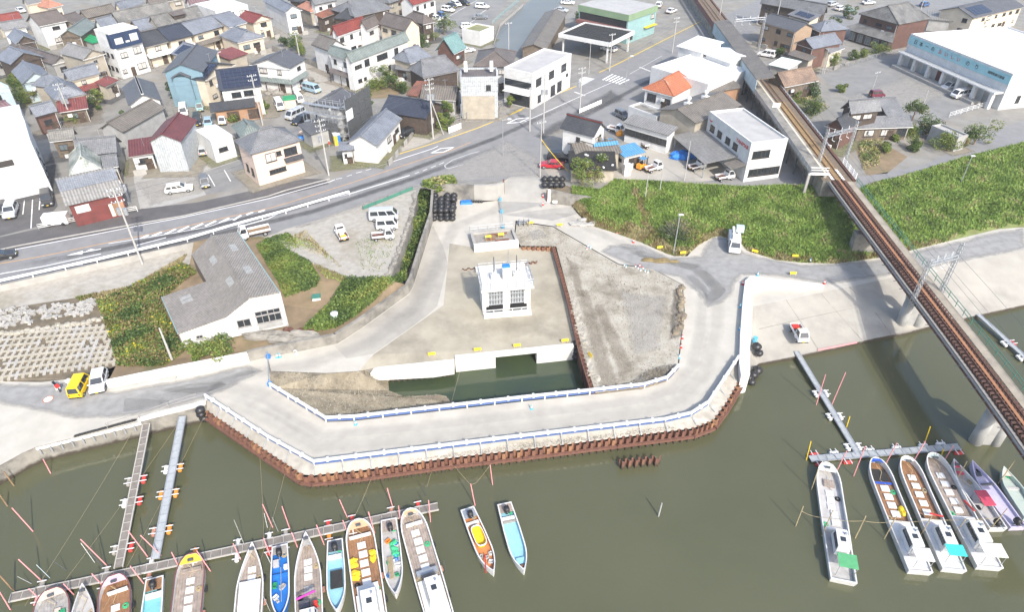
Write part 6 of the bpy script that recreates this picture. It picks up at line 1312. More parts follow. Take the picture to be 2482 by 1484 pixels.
for a in (
 ('sedan',W_,'white sedan alone in the asphalt lot at top left',11,(150,70),(228,105)),
 ('van',W_,'white van parked behind the white sedan in the small lot',11,(1688,975),(1693,1062)),
 ('sedan',W_,'white sedan in front of the white van by the black-roofed house',11,(1683,1082),(1695,1172)),
 ('minivan','car_black','black minivan in the middle of the small lot',11,(1820,1055),(1812,1152)),
 ('kei_van','car_teal','dark teal van at the back of the small lot',11,(1847,938),(1838,1028)),
 ('hatch','car_paleblue','pale blue hatchback right of the black minivan',11,(1918,1082),(1915,1172)),
 ('kei_truck',W_,'white pickup beside the lawn of the solar house',11,(2075,1065),(2040,1140)),
 ('kei_van',W_,'white van beside the plain white store',11,(1738,1345),(1762,1432)),
 ('kei_car','car_silver','silver car with a spare wheel between van and white store',11,(1865,1415),(1875,1350)),
 ('wagon','car_silver','silver wagon at the edge of the material yard',12,(300,795),(402,828)),
 ('kei_truck',W_,'white pickup in the material yard behind the silver wagon',12,(470,800),(385,745)),
 ('van','car_paleblue','greyish blue van in the material yard',12,(478,800),(592,832)),
 ('van',W_,'white van nose-down beside the green-roofed booth',12,(212,920),(262,1015)),
 ('kei_van',W_,'white van right of the green-roofed booth',12,(395,880),(445,940)),
 ('van','car_silver','silver van on the lane by the scaffolded house',12,(452,1022),(320,1082)),
 ('wagon','car_black','black wagon squeezed beside the scaffolding',12,(475,1078),(395,1118)),
 ('hatch','car_black','black hatchback on gravel beside the main road',12,(1448,1198),(1352,1242)),
 ('suv',W_,'white car second in the top parking row',12,(1738,75),(1845,92)),
 ('sedan','car_black','black car behind the white car in the top parking',12,(1780,28),(1865,60)),
 ('wagon',W_,'white wagon at the far end of the top parking',12,(1835,15),(1902,42)),
 ('suv','car_black','large black car furthest right in the top parking',12,(1885,12),(1988,32)),
 ('hatch',W_,'white hatchback nearest in the top parking row',12,(1635,150),(1735,178)),
 ('kei_car','car_blue','small dark blue car beside the white hatchback',12,(1700,122),(1770,152)),
 ('sedan','car_grey','grey sedan across the aisle of the top parking',12,(2032,150),(2148,148)),
 ('suv',W_,'white car next to the grey sedan by the canal',12,(2055,50),(2160,58)),
 ('wagon',W_,'white wagon near the white garden frames',12,(1915,235),(2032,225)),
 ('kei_truck','car_grey','grey pickup beside the mossy white hut',12,(1955,305),(2012,278)),
 ('sedan',W_,'white sedan beside the shrine hall',12,(1925,462),(2003,450)),
 ('sedan','car_silver','silver sedan in the lot left of the teal shop',13,(432,78),(565,92)),
 ('wagon',W_,'white wagon at the top edge left of the teal shop',13,(508,12),(612,18)),
 ('suv',W_,'white car at the corner right of the teal shop',13,(1385,65),(1412,15)),
 ('sedan',W_,'white sedan in the marked bays beside the railway',13,(1468,110),(1562,75)),
 ('wagon',W_,'white wagon under the forecourt canopy',13,(1012,458),(865,428)),
 ('kei_van',W_,'white van behind the office gate at the kerb',13,(182,930),(72,895)),
 ('kei_truck',W_,'white pickup beside the yellow crate at the workshop',13,(960,1172),(1042,1195)),
 ('kei_truck',W_,'white pickup with empty bed in front of the long workshop',13,(1245,1335),(1405,1310)),
 ('kei_car','car_grey','dark car half hidden behind the junk-roofed block',13,(1030,1040),(1085,1065)),
 ('minivan',W_,'white minivan beside the tan stucco house',14,(162,505),(45,485)),
 ('wagon',W_,'white wagon in the lot behind the brown houses',14,(740,82),(825,55)),
 ('hatch','car_paleblue','pale blue hatchback next to the white wagon at the top',14,(818,100),(908,78)),
 ('sedan',W_,'white sedan at the top edge above the traditional house',14,(1000,18),(1085,10)),
 ('wagon','car_silver','silver wagon left of the white wagon at the top',14,(668,40),(750,20)),
 ('hatch','car_blue','bright blue hatchback on grass at top right',14,(1518,45),(1602,22)),
 ('kei_car','car_maroon','maroon car tucked behind the shuttered house',14,(1075,868),(1168,862)),
 ('minivan',W_,'white minivan parked before the seaweed shop',14,(1875,785),(1722,805)),
 ('van',W_,'white van with open hatch beside the shop railing',14,(1985,850),(1795,885)),
 ('suv','car_silver','silver car facing out of the lot at the left edge',21,(115,510),(75,625)),
 ('wagon','car_black','dark wagon cut by the left frame edge in the lot',21,(10,490),(-30,610)),
 ('minivan','car_black','black minivan backed against the white building',21,(428,405),(432,505)),
 ('wagon',W_,'big white wagon sideways on the concrete forecourt',21,(1525,372),(1768,338)),
 ('kei_car','car_grey','dark grey car in the marked bay below the concrete yard',21,(1868,248),(1898,352)),
 ('sedan','car_black','black sedan driving on the main road at the left edge',21,(-110,1000),(72,958)),
 ('van','car_silver','silver van, topmost of three vehicles in the gravel lot',22,(1112,615),(1288,605)),
 ('kei_van',W_,'white van between silver van and pickup in the gravel lot',22,(1138,700),(1325,690)),
 ('kei_truck',W_,'white pickup, lowest of the parked row in the gravel lot',22,(1092,800),(1290,780)),
 ('sedan','car_red','bright red sedan beside the netted shed',23,(510,140),(318,130)),
 ('suv','car_black','black car behind the red sedan',23,(395,65),(555,72)),
 ('kei_truck',W_,'white pickup next to the orange forklift',23,(1270,190),(1428,140)),
 ('kei_truck',W_,'white pickup beside the blue tarpaulin heap',23,(1660,175),(1842,128)),
 ('kei_truck',W_,'white pickup at the corner of the dealer building',23,(1915,262),(2096,228))):
    car(*a)
r = car('kei_truck',W_,'white pickup loaded with tools on the gravel lot',22,(855,855),(765,700)); load(r,('toolbox','cream',(-.5,.1,.68),(.9,.7,.5),'cream toolbox in the pickup bed on the gravel lot','toolbox'),('crate','yellow',(-1.3,0,.68),(.5,.8,.3),'yellow crate at the tail of the loaded pickup','crate'))
r = car('kei_truck',W_,'white pickup with coloured crates on the slipway',0,(1925,785),(1950,828),-3.05); load(r,('crate','red',(-1.2,-.1,.68),(.6,.9,.3),'red crate at the back of the slipway pickup','crate'),('crate','yellow',(-.1,.2,.68),(.5,.9,.5),'yellow crate behind the slipway pickup cab','crate'))
car('kei_van','car_yellow','bright yellow van seen from behind at the revetment',31,(690,890),(768,735),ZS)
car('hatch',W_,'white hatchback next to the yellow van',31,(925,665),(882,860),ZS)
# flatbed truck behind the warehouse
r = thing('flatbed_truck','white flatbed truck with green stripe behind the warehouse','truck',G(618,572,0.02),ang(G(650,566),G(590,580)))
m = MB(); m.loft([ring(2.3,.4,1.1,.82),ring(2.2,.35,1.2,.85),ring(1.,.35,1.2,.85),ring(.95,.4,1.15,.85)]); b_,t_ = cabin(0,2.25,.98,1.8,1.05,1.18,2.,.83,.7); m.hexa(b_,t_); m.build('cab','car_white',r)
for i,j in ((0,1),(1,2),(3,0)): quad_in(MB(),[b_[i],b_[j],t_[j],t_[i]],.08,.1).build('window','car_glass',r)
bxpart('bed_floor','wood',r,(-.8,0,.75),(3.2,1.7,.1)); [bxpart('side_board','car_white',r,(-.8,y,.85),(3.2,.05,.35)) for y in (-.83,.83)]; bxpart('stripe','car_green',r,(-.8,-.87,.9),(3.1,.03,.2)); bxpart('tailgate','car_white',r,(-2.4,0,.85),(.05,1.7,.35))
for x in (1.5,-1.5):
    for y in (-.72,.72): w = MB().tube((x,y - .1,.36),(x,y + .1,.36),.36,.36,14).build('wheel','rubber',r); MB().tube((x,y - .115,.36),(x,y + .115,.36),.2,.2,10).build('rim','steel',w)
# aerial lift truck below the bank
a,b = q(23,2085,775,ZS + .8),q(23,2098,955,ZS + .8); c = (a + b) / 2
r = thing('lift_truck','white work truck with box body below the grass bank','truck',(c.x,c.y,ZS + .02),ang(a,b))
m = MB(); m.loft([ring(2.5,.45,1.1,.85),ring(2.4,.4,1.25,.88),ring(1.2,.4,1.25,.88),ring(1.15,.45,1.2,.88)]); b_,t_ = cabin(0,2.45,1.18,2.,1.25,1.22,2.1,.86,.72); m.hexa(b_,t_); m.build('cab','car_white',r)
for i,j in ((0,1),(1,2),(3,0)): quad_in(MB(),[b_[i],b_[j],t_[j],t_[i]],.08,.1).build('window','car_glass',r)
bxpart('box_body','car_white',r,(-.7,0,.6),(3.3,1.75,1.2)); bxpart('lift_base','white_plastic',r,(.5,0,1.8),(1.,1.,.5)); bxpart('boom','white_plastic',r,(-.6,-.3,2.2),(3.,.35,.35)); bk = MB().box((0,0,0),(1.,1.2,.9)).build('bucket','w_paleblue',r,(-1.9,.7,1.9)); bxpart('window','car_glass',r,(-1.6,0,1.81),(.8,.9,.03))
for x in (1.7,-1.5):
    for y in (-.75,.75): w = MB().tube((x,y - .12,.4),(x,y + .12,.4),.4,.4,14).build('wheel','rubber',r); MB().tube((x,y - .13,.4),(x,y + .13,.4),.22,.22,10).build('rim','steel',w)
# forklift
a,b = q(23,1195,165,.8),q(23,1300,120,.8); c = (a + b) / 2
r = thing('forklift','orange forklift with pale blue roof','forklift',(c.x,c.y,.02),ang(a,b))
m = MB().loft([ring(-1.2,.3,1.,.5),ring(-1.1,.25,1.15,.56),ring(-.3,.25,1.15,.56),ring(-.2,.25,.7,.56),ring(.8,.25,.7,.5)]); m.build('body','car_orange',r); bxpart('roof','tin_blue',r,(-.1,0,2.05),(1.2,1.05,.08)); bxpart('seat','black',r,(-.35,0,.9),(.5,.5,.6))
for x in (-.65,.45):
    for y in (-.48,.48): bxpart('roof_post','black',r,(x,y,.7),(.07,.07,1.35))
for y in (-.3,.3): bxpart('mast','steel_dark',r,(.95,y,.1),(.14,.1,2.1)); bxpart('fork','steel_dark',r,(1.5,y,.08),(1.,.1,.05))
for x in (-.8,.6):
    for y in (-.5,.5): MB().tube((x,y - .1,.28),(x,y + .1,.28),.28,.28,12).build('wheel','rubber',r)
# ================================================================ MARINA
M('hull_white',(.62,.62,.61),(.54,.54,.53),ns=1.2,rough=.4,stain=(.45,.43,.38),ss=.8,sa=.35); M('deck_wood',(.4,.33,.28),(.3,.25,.21),ns=1.5,pat='plank',ps=4,pamt=.25); M('deck_brown',(.32,.17,.085),(.25,.13,.065),ns=1.2,pat='plank',ps=4,pamt=.2); M('deck_grey',(.4,.385,.37),(.3,.29,.28),ns=1.2,pat='plank',ps=4,pamt=.2)
M('hull_blue',(.02,.17,.5),(.02,.13,.42),ns=1.5,rough=.45); M('hull_cyan',(.28,.52,.6),(.24,.46,.54),ns=1.5,rough=.45); M('hull_teal',(.2,.48,.5),(.17,.42,.44),ns=1.5,rough=.45); M('hull_orange',(.52,.22,.09),(.44,.18,.07),ns=1.5,rough=.45); M('hull_grey',(.45,.44,.43),(.36,.35,.34),ns=1.5,rough=.5)
M('bow_peach',(.62,.4,.24),(.55,.34,.2),ns=2,rough=.5); M('bow_pink',(.6,.42,.5),(.54,.38,.45),ns=2,rough=.5); M('bow_yellow',(.68,.5,.05),(.6,.42,.05),ns=2,rough=.5); M('bow_beige',(.55,.47,.39),(.48,.4,.34),ns=2,rough=.5); M('bow_blue',(.03,.09,.42),(.03,.08,.36),ns=2,rough=.4); M('bow_red',(.55,.08,.13),(.48,.07,.11),ns=2,rough=.4); M('hull_lav',(.5,.47,.6),(.44,.41,.54),ns=2,rough=.4); M('hull_sage',(.42,.48,.44),(.36,.42,.38),ns=2,rough=.5); M('trim_maroon',(.16,.06,.06),(.12,.05,.05),ns=2)
M('sheet_green',(.1,.36,.16),(.08,.3,.13),ns=2); M('sheet_teal',(.05,.55,.52),(.05,.48,.46),ns=2); M('net_green',(.06,.45,.2),(.04,.34,.16),ns=5,bump=.8); M('magenta',(.4,.04,.3),(.34,.04,.25),ns=3)
class Boat:
    """outline from the inland-pointing end (x = 0) to the other end (x = L); local z = 0 at the water"""
    def __init__(s,label,e0,e1,W,L=None,kind='round',hull='hull_white',rim='hull_white',deck='deck_wood',bow=None,fb=.75,dd=.4,name='work_boat',boww=.12):
        a,b = G(*e0,ZW + fb),G(*e1,ZW + fb); d = b - a; d.z = 0; s.L = L or d.length; s.W = W; s.fb = fb; s.dz = fb - dd; s.kind = kind
        r = s.r = thing(name,label,'boat',(a.x,a.y,ZW),math.atan2(d.y,d.x),None)
        o = s.outline(0); n = len(o); m = MB()
        sheer = lambda x: fb + .35 * max(0,1 - x / (s.L * .35)) ** 2 * (1 if kind != 'skiff' else 0) + (.25 * max(0,(x / s.L - .7) / .3) ** 2 if kind == 'skiff' else 0)
        s.sheer = sheer
        bot = [(s.L * .02 + x * .96,y * .78,-.35) for x,y in o]; wl = [(s.L * .01 + x * .98,y * .92,.05) for x,y in o]; top = [(x,y,sheer(x)) for x,y in o]
        i_ = s.outline(boww); inn = [(x,y,sheer(x)) for x,y in i_]; dk = [(x,y,s.dz) for x,y in i_]
        m.loft([bot,wl,top],False).add(bot,[tuple(range(n))]).build('hull',hull,r)
        MB().loft([top,[(x,y,z + .05) for x,y,z in top],[(x,y,z + .05) for x,y,z in inn],inn],False).build('gunwale',rim,r)
        MB().loft([inn,dk],False).build('inner_side',hull if kind != 'skiff' else deck,r)
        MB().poly([Vector(p) for p in dk]).build('deck',deck,r)
        if bow:
            k = [p for p in i_ if p[0] < bow[1]]; sel = [Vector((x,y,sheer(x) - .03)) for x,y in k]; MB().poly(sel).build('bow_deck',bow[0],r)
        for k,(fx,sy) in enumerate(((.3,.3),(.55,-.32),(.62,.3)) if s.L > 8.5 else ((.12,.2),)):
            c = Vector((s.L * fx,sy * W,s.dz + .04)); m = MB()
            for j in range(3): m.path([c + Vector((math.cos(a_ * .7) * (.3 - .07 * j),math.sin(a_ * .7) * (.26 - .06 * j),.03 * j)) for a_ in range(10)],.035,5)
            m.build('rope_coil',('bamboo','rubber','net_green')[(k + int(s.L * 7)) % 3],r)
        if s.L > 8.5:
            for k in range(3): MB().tube((s.L * (.3 + .2 * k),s.hw(s.L * (.3 + .2 * k)) + .08,.35),(s.L * (.3 + .2 * k) + .5,s.hw(s.L * (.3 + .2 * k)) + .08,.35),.13,.13,8).build('fender',('rubber','salmon')[k % 2],r)
            MB().path([(1.1,-.3,sheer(1) + .02),(1.6,.25,s.dz + .3),(2.6,-.2,s.dz + .1),(3.4,.35,s.dz + .08)],.025,5).build('deck_rope','bamboo',r); MB().box((.75,0,sheer(.75)),(.18,.5,.22)).build('bollard','steel_dark',r)
    def hw(s,x):
        t = x / s.L; h = s.W / 2
        if s.kind == 'round': f = min(1,t / .2); return h * (.12 + .88 * math.sqrt(max(0,1 - (1 - f) ** 2))) * (1 - .08 * max(0,(t - .6) / .4))
        if s.kind == 'point': f = min(1,t / .42); return h * (.03 + .97 * (1 - (1 - f) ** 1.8)) * (1 - .1 * max(0,(t - .6) / .4))
        f = max(0,(t - .62) / .38); return h * (.86 + .14 * min(1,t / .4)) * (1 - f ** 2.2 * .96)    # skiff: square stern at x = 0,pointed bow at L
    def outline(s,ins):
        n = 18; xs = [s.L * (i / n) ** (1.4 if s.kind != 'skiff' else .8) for i in range(n + 1)]
        xs = [min(max(x,ins * (1 if s.kind != 'point' else 2)),s.L - ins * (1 if s.kind != 'skiff' else 2)) for x in xs]
        f = lambda x: max(.02,s.hw(x) - ins)
        return [(x,-f(x)) for x in xs] + [(x,f(x)) for x in xs[::-1]]
    def box(s,nm,mat,x,y,dx,dy,dz,z=None,rz=0,tap=1.): return MB().box((0,0,0),(dx,dy,dz),0,tap).build(nm,mat,s.r,(x,y,s.dz if z is None else z),rz)
    def hatches(s,x0,n,step=1.,w=.72,l=.62,y=0):
        for i in range(n): s.box('hatch','white_plastic',x0 + i * step,y + .03 * (i % 2),l,w,.1)
    def cabin(s,x,y=0,l=2.6,w=1.5,h=1.3,top='white_plastic'):
        z = s.fb - .1; c = MB(); lo = [(x - l / 2,y - w / 2,z),(x + l / 2,y - w / 2,z),(x + l / 2,y + w / 2,z),(x - l / 2,y + w / 2,z)]; up = [(x - l * .34,y - w * .42,z + h),(x + l * .48,y - w * .42,z + h),(x + l * .48,y + w * .42,z + h),(x - l * .34,y + w * .42,z + h)]
        c.hexa(lo,up); cb = c.build('cabin',top,s.r)
        for i,j in ((0,1),(2,3),(3,0)): p = [Vector(v) for v in (lo[i],lo[j],up[j],up[i])]; quad_in(MB(),[p[0].lerp(p[3],.45),p[1].lerp(p[2],.45),p[1].lerp(p[2],.92),p[0].lerp(p[3],.92)],.08,.05).build('window','car_glass',cb)
        s.box('hatch','car_glass',x + .2,y,.5,.5,.04,z + h); s.box('search_light','steel',x - .4,y + .3,.2,.2,.25,z + h); return z + h
    def canopy(s,x,y,l,w,mat,h=1.9):
        MB().hexa([(x - l / 2,y - w / 2,h),(x + l / 2,y - w / 2,h),(x + l / 2,y + w / 2,h),(x - l / 2,y + w / 2,h)],[(x - l / 2,y - w / 2,h + .05),(x + l / 2,y - w / 2,h + .05),(x + l / 2,y + w / 2,h + .12),(x - l / 2,y + w / 2,h + .12)]).build('canopy',mat,s.r)
        for a in (-1,1):
            for b in (-1,1): MB().tube((x + a * l * .45,y + b * w * .45,s.dz),(x + a * l * .45,y + b * w * .45,h),.03).build('canopy_post','steel',s.r)
    def outboard(s,x,y=0,mat='black'):
        o = MB().loft([ring(x - .32,s.fb + .1,s.fb + .5,.16,.06),ring(x - .2,s.fb + .05,s.fb + .75,.24,.1),ring(x + .25,s.fb + .05,s.fb + .8,.26,.1),ring(x + .4,s.fb + .1,s.fb + .5,.18,.06)]).build('outboard_motor',mat,s.r,(0,y,0),0,True)
        MB().tube((x,y,s.fb + .1),(x - .35,y,-.3),.09,.07).build('motor_leg','steel_dark',s.r); MB().tube((x + .4,y,s.fb + .45),(x + 1.,y + .1,s.fb + .5),.04).build('tiller','steel',s.r)
    def clutter(s,x0,x1,mats,n,seed=1):
        rr = random.Random(seed)
        for i in range(n):
            x = rr.uniform(x0,x1); y = rr.uniform(-.3,.3) * s.W; d = rr.uniform(.3,.55); w = Matrix.Translation(s.r.location) @ Matrix.Rotation(s.r.rotation_euler[2],4,'Z') @ Vector((x,y,s.dz + .01))
            o = MB().box((0,0,0),(d,d * .7,.04)).box((-d / 2,0,.04),(.04,d * .7,.22)).box((d / 2,0,.04),(.04,d * .7,.22)).box((0,d * .33,.04),(d - .04,.04,.22)).box((0,-d * .33,.04),(d - .04,.04,.22)).build('fish_crate',rr.choice(mats),None,w,rr.uniform(0,3)); tag(o,'small plastic fish crate inside the ' + s.short,'crate','crates in the ' + s.short)
def nets(s,x0,x1,w,mat,y=0,n=4):
    for i in range(n): MB().ball((0,0,.12),(.45,.35,.22),9,5,.25).build('net_heap',mat,s.r,(x0 + (x1 - x0) * (i + .5) / n,y + random.uniform(-.2,.2) * w,s.dz),random.random() * 3)
D4 = lambda x,y: Q(41,x,y); E4 = lambda x,y: Q(42,x,y); F4 = lambda x,y: Q(43,x,y); G4 = lambda x,y: Q(44,x,y)
# left group
b = Boat('boat with beige bow and cluttered deck at far left',D4(480,1285),D4(470,1600),3.,11,'round',deck='deck_grey',bow=('bow_beige',1.3),rim='trim_maroon'); b.box('bow_locker','hull_white',2.9,-.2,.5,1.6,.25); b.box('coil','bow_beige',2.2,.4,.4,.5,.2); b.box('crate','green',2.5,.75,.4,.5,.2); b.hatches(4.2,4)
b = Boat('narrow grey pointed boat between two wider ones at left',D4(770,1240),D4(755,1560),2.1,9.5,'point','hull_grey','hull_grey','hull_grey'); b.box('thwart','hull_white',3.4,0,.3,1.5,.15); b.box('box','bow_yellow',2.8,-.5,.4,.3,.2)
b = Boat('boat with pale pink bow and brown wooden deck',D4(1060,1155),D4(1048,1560),2.8,11,'round',deck='deck_brown',bow=('bow_pink',1.2),rim='trim_maroon'); b.box('bow_board','hull_white',1.6,.2,.15,1.7,.4); b.hatches(3.2,5,1.05); b.cabin(9)
b = Boat('teal open skiff with brown stern deck at the left pontoon',D4(1425,1168),D4(1385,1600),1.8,7.5,'skiff','hull_white','hull_white','hull_teal',name='open_skiff'); b.box('stern_deck','deck_brown',.7,0,1.2,1.4,.08,.7); b.outboard(.9); b.box('thwart','hull_white',1.7,0,.5,1.45,.25)
b = Boat('long boat with bright yellow bow and maroon side trim',D4(1770,960),D4(1712,1484),2.75,12,'round',deck='deck_wood',bow=('bow_yellow',1.1),rim='trim_maroon'); b.box('bow_board','deck_wood',1.5,0,.3,1.8,.3); b.hatches(2.6,5,.95); b.cabin(9.5)
b = Boat('long white pointed boat beside the yellow-bowed boat',D4(2330,860),D4(2285,1484),2.5,12,'point','hull_white','hull_white','deck_wood'); b.hatches(2.6,2,.9); b.box('cargo_board','white_plastic',6.2,0,4.4,1.9,.45); b.cabin(10.2)
b = Boat('blue open skiff with wooden stern and black outboard',E4(242,870),E4(245,1560),1.75,7.8,'skiff','hull_blue','hull_white','hull_blue',name='open_skiff'); b.short = 'blue open skiff'; b.box('stern_deck','wood_grey',.5,0,.9,1.3,.08,.7); b.outboard(1.); b.box('locker','hull_grey',1.8,-.4,.7,.55,.3); b.box('thwart','hull_blue',3.2,0,.25,1.4,.3); b.box('jerry_can','white_plastic',2.4,.5,.4,.35,.35); b.clutter(4,6,('hull_white','red','green','hull_grey'),5,3); MB().tube((2.4,.05,.62),(6,.1,.62),.04).build('boat_pole','steel',b.r)
b = Boat('grey-decked pointed boat with purple boom',E4(485,765),E4(512,1484),2.5,12,'point','hull_white','hull_white','deck_wood',bow=('deck_grey',1.6)); b.hatches(3.,3,.8); b.box('hatch','deck_grey',6.,0,.9,.9,.1); MB().tube((7.2,-1.,1.3),(6.9,.7,1.5),.12).build('boom','magenta',b.r); b.box('winch','steel_dark',7.6,-.4,.7,.9,.6); b.box('winch','red',7.7,.6,.4,.4,.6); b.cabin(9.6)
b = Boat('light blue skiff with black cover board amidships',E4(750,818),E4(768,1490),1.75,None,'skiff','hull_white','hull_white','hull_cyan',name='open_skiff'); b.box('stern_deck','steel_dark',.7,0,1.2,1.35,.08,.7); b.outboard(1.); b.box('thwart','hull_white',1.75,-.1,.4,1.3,.25); b.box('cover_board','rubber',b.L * .56,.05,b.L * .24,1.15,.1,.62)
b = Boat('wide boat with peach bow and bare brown deck',E4(960,645),E4(1085,1484),2.85,12.5,'round',deck='deck_brown',bow=('bow_peach',1.3),rim='hull_white'); b.box('bow_board','hull_white',1.7,0,.15,2.1,.4); b.hatches(2.7,5,1.02,.8,.7); b.cabin(9.4,0,2.8,1.6)
for x in (4.,5.4): nets(b,x,x + .9,.2,'yellow',-.95,2)
nets(b,3.6,4.8,.2,'yellow',.95,2); b.box('engine_cover','hull_white',7.6,0,.9,2.,.3); b.box('aft_deck','hull_white',10.2,0,4.2,2.3,.35)
b = Boat('white skiff crammed with green nets and crates',E4(1245,628),E4(1310,1335),1.85,None,'skiff','hull_white','hull_white','hull_grey',name='open_skiff'); b.short = 'crammed white skiff'; b.box('stern_deck','deck_wood',.75,0,1.3,1.45,.08,.7); b.outboard(1.2,.1); b.clutter(1.9,b.L * .78,('green','blue','hull_white','orange','green','hull_white'),9,5); nets(b,2.4,4.2,.3,'net_green',.3,3)
for k in range(5): MB().tube((b.L * .5,-.45 + k * .1,.6),(b.L * .78,-.4 + k * .09,.62),.04).build('boat_pole','bamboo',b.r)
b = Boat('long white boat with orange-tipped bow angled beside the pontoon end',E4(1435,548),E4(1705,1484),2.7,14,'round',deck='deck_wood',bow=('bow_peach',1.1),rim='hull_white'); b.box('bow_board','hull_white',1.6,.1,.15,1.7,.4); b.hatches(2.6,5,1.,.8,.7); b.box('engine_cover','steel',7.3,0,.5,2.,.5); b.cabin(9.6,.1,2.8,1.5); b.box('aft_deck','hull_white',10.5,0,5.,2.2,.25)
b = Boat('skiff with orange inside and a big yellow tub',E4(1968,528),E4(2215,1125),1.7,None,'skiff','hull_white','hull_white','hull_orange',name='open_skiff'); b.short = 'orange skiff'; b.box('stern_deck','steel',.65,0,1.1,1.3,.08,.7); b.outboard(1.); b.box('thwart','hull_white',1.75,0,.35,1.3,.25)
t_ = MB(); L_ = b.L; ov = lambda k,z: [(L_ * .46 + 1.25 * k * math.copysign(abs(math.cos(2 * math.pi * i / 24)) ** .6,math.cos(2 * math.pi * i / 24)),.58 * k * math.copysign(abs(math.sin(2 * math.pi * i / 24)) ** .6,math.sin(2 * math.pi * i / 24)),z) for i in range(24)]
tub = thing('round_tub','big yellow plastic tub with white rim in the orange skiff','tub',b.r.location,b.r.rotation_euler[2]); MB().loft([ov(.85,.4),ov(1.,.95),ov(.92,.95),ov(.8,.5)],True).build('tub_body','yellow',tub); MB().loft([ov(1.,.95),ov(1.,1.),ov(.9,1.),ov(.9,.95)],False).build('tub_rim','white_plastic',tub)
b.clutter(b.L * .68,b.L * .84,('hull_white','green','blue','hull_grey'),5,8); MB().tube((b.L * .72,-.1,.7),(b.L * .98,-.75,1.),.06).build('boat_pole','red',b.r)
b = Boat('empty light blue skiff, last of the bottom row',E4(2310,482),F4(158,1112),1.75,None,'skiff','hull_white','hull_white','hull_cyan',name='open_skiff'); b.box('stern_deck','deck_wood',.6,0,1.05,1.35,.08,.7); b.outboard(1.05); b.box('thwart','hull_white',1.75,0,.4,1.35,.25); b.box('thwart','wood_grey',2.1,0,.2,1.4,.25); b.box('bow_seat','hull_cyan',b.L * .84,0,.7,.8,.25); b.box('coil','rust',b.L * .92,0,.3,.3,.15,.6)
# right group
b = Boat('long white boat with green canopy moored apart from the others',G4(650,122),G4(815,1200),2.55,None,'round','hull_white','hull_white','hull_grey',bow=('hull_white',1.4)); b.box('wooden_mat','deck_wood',b.L * .17,.1,.9,1.1,.2); b.hatches(b.L * .26,3,.9,.75,.65); b.box('hatch','hull_white',b.L * .45,.2,.8,.7,.12); b.box('hatch','hull_white',b.L * .52,.2,.8,.8,.12); b.box('bulkhead','hull_white',b.L * .6,0,.3,2.,.5); b.cabin(b.L * .72,.1,2.4,1.3); b.canopy(b.L * .9,.2,1.5,1.7,'sheet_green')
b = Boat('boat with royal blue bow and tan deck',G4(1100,77),G4(1525,1115),2.4,None,'round','hull_white','hull_white','deck_brown',bow=('bow_blue',1.)); b.box('front_mat','rubber',b.L * .14,0,1.6,1.5,.08); b.box('blue_beam','bow_blue',b.L * .22,0,.2,1.9,.15); b.hatches(b.L * .27,4,1.08,.85,.75); b.box('aft_deck','hull_white',b.L * .78,0,b.L * .4,2.,.3); b.cabin(b.L * .76,.15,2.6,1.3); b.canopy(b.L * .92,.2,1.4,1.6,'white_plastic'); nets(b,b.L * .45,b.L * .5,.2,'yellow',.8,2)
b = Boat('white boat with dark brown deck and turquoise canopy',G4(1380,62),G4(1835,1098),2.4,None,'round','hull_white','hull_white','deck_brown',bow=('hull_white',1.1)); b.hatches(b.L * .18,5,1.12,.8,.7); b.box('aft_deck','hull_white',b.L * .78,0,b.L * .4,2.,.3); b.cabin(b.L * .76,.15,2.6,1.3); b.canopy(b.L * .9,.2,1.2,1.6,'sheet_teal'); MB().tube((b.L * .56,-.3,1.2),(b.L * .59,.8,1.4),.1).build('boom','red',b.r)
b = Boat('widest white boat with pale wood deck and white hardtop',G4(1625,32),G4(2165,1075),2.6,None,'round','hull_white','hull_white','deck_wood',bow=('hull_sage',1.1)); b.hatches(b.L * .19,5,1.12,.8,.7); b.box('aft_deck','hull_white',b.L * .78,0,b.L * .4,2.2,.3); b.cabin(b.L * .75,.1,2.8,1.5); b.canopy(b.L * .92,.3,1.5,2.,'white_plastic'); MB().tube((b.L * .46,.6,1.1),(b.L * .56,.95,1.3),.1).build('boom','red',b.r)
b = Boat('white boat with crimson bow deck and red board',G4(1815,92),G4(2240,715),2.,None,'point','hull_white','hull_white','hull_grey',bow=('bow_red',1.2),fb=.7); b.box('bow_plate','bow_red',1.6,0,.5,.7,.05,.62); b.canopy(b.L * .62,.3,1.9,1.2,'bow_red',1.2); b.outboard(b.L - .5); b.box('coil','black',b.L * .68,-.4,.5,.5,.12)
b = Boat('slender lavender boat with dark outboard',G4(1985,105),G4(2425,705),1.85,None,'point','hull_lav','hull_lav','hull_lav',fb=.65,dd=.25); b.outboard(b.L - .5); b.box('pole_rack','steel_dark',b.L * .35,.2,.1,1.6,.3); b.box('bow_cleat','steel_dark',1.5,0,.5,.5,.15)
b = Boat('sage green boat cut by the right frame edge',G4(2275,162),G4(2560,620),1.95,None,'point','hull_sage','hull_sage','hull_sage',fb=.65,bow=('bow_beige',1.3)); b.box('thwart','hull_grey',2.4,0,.3,1.4,.15)
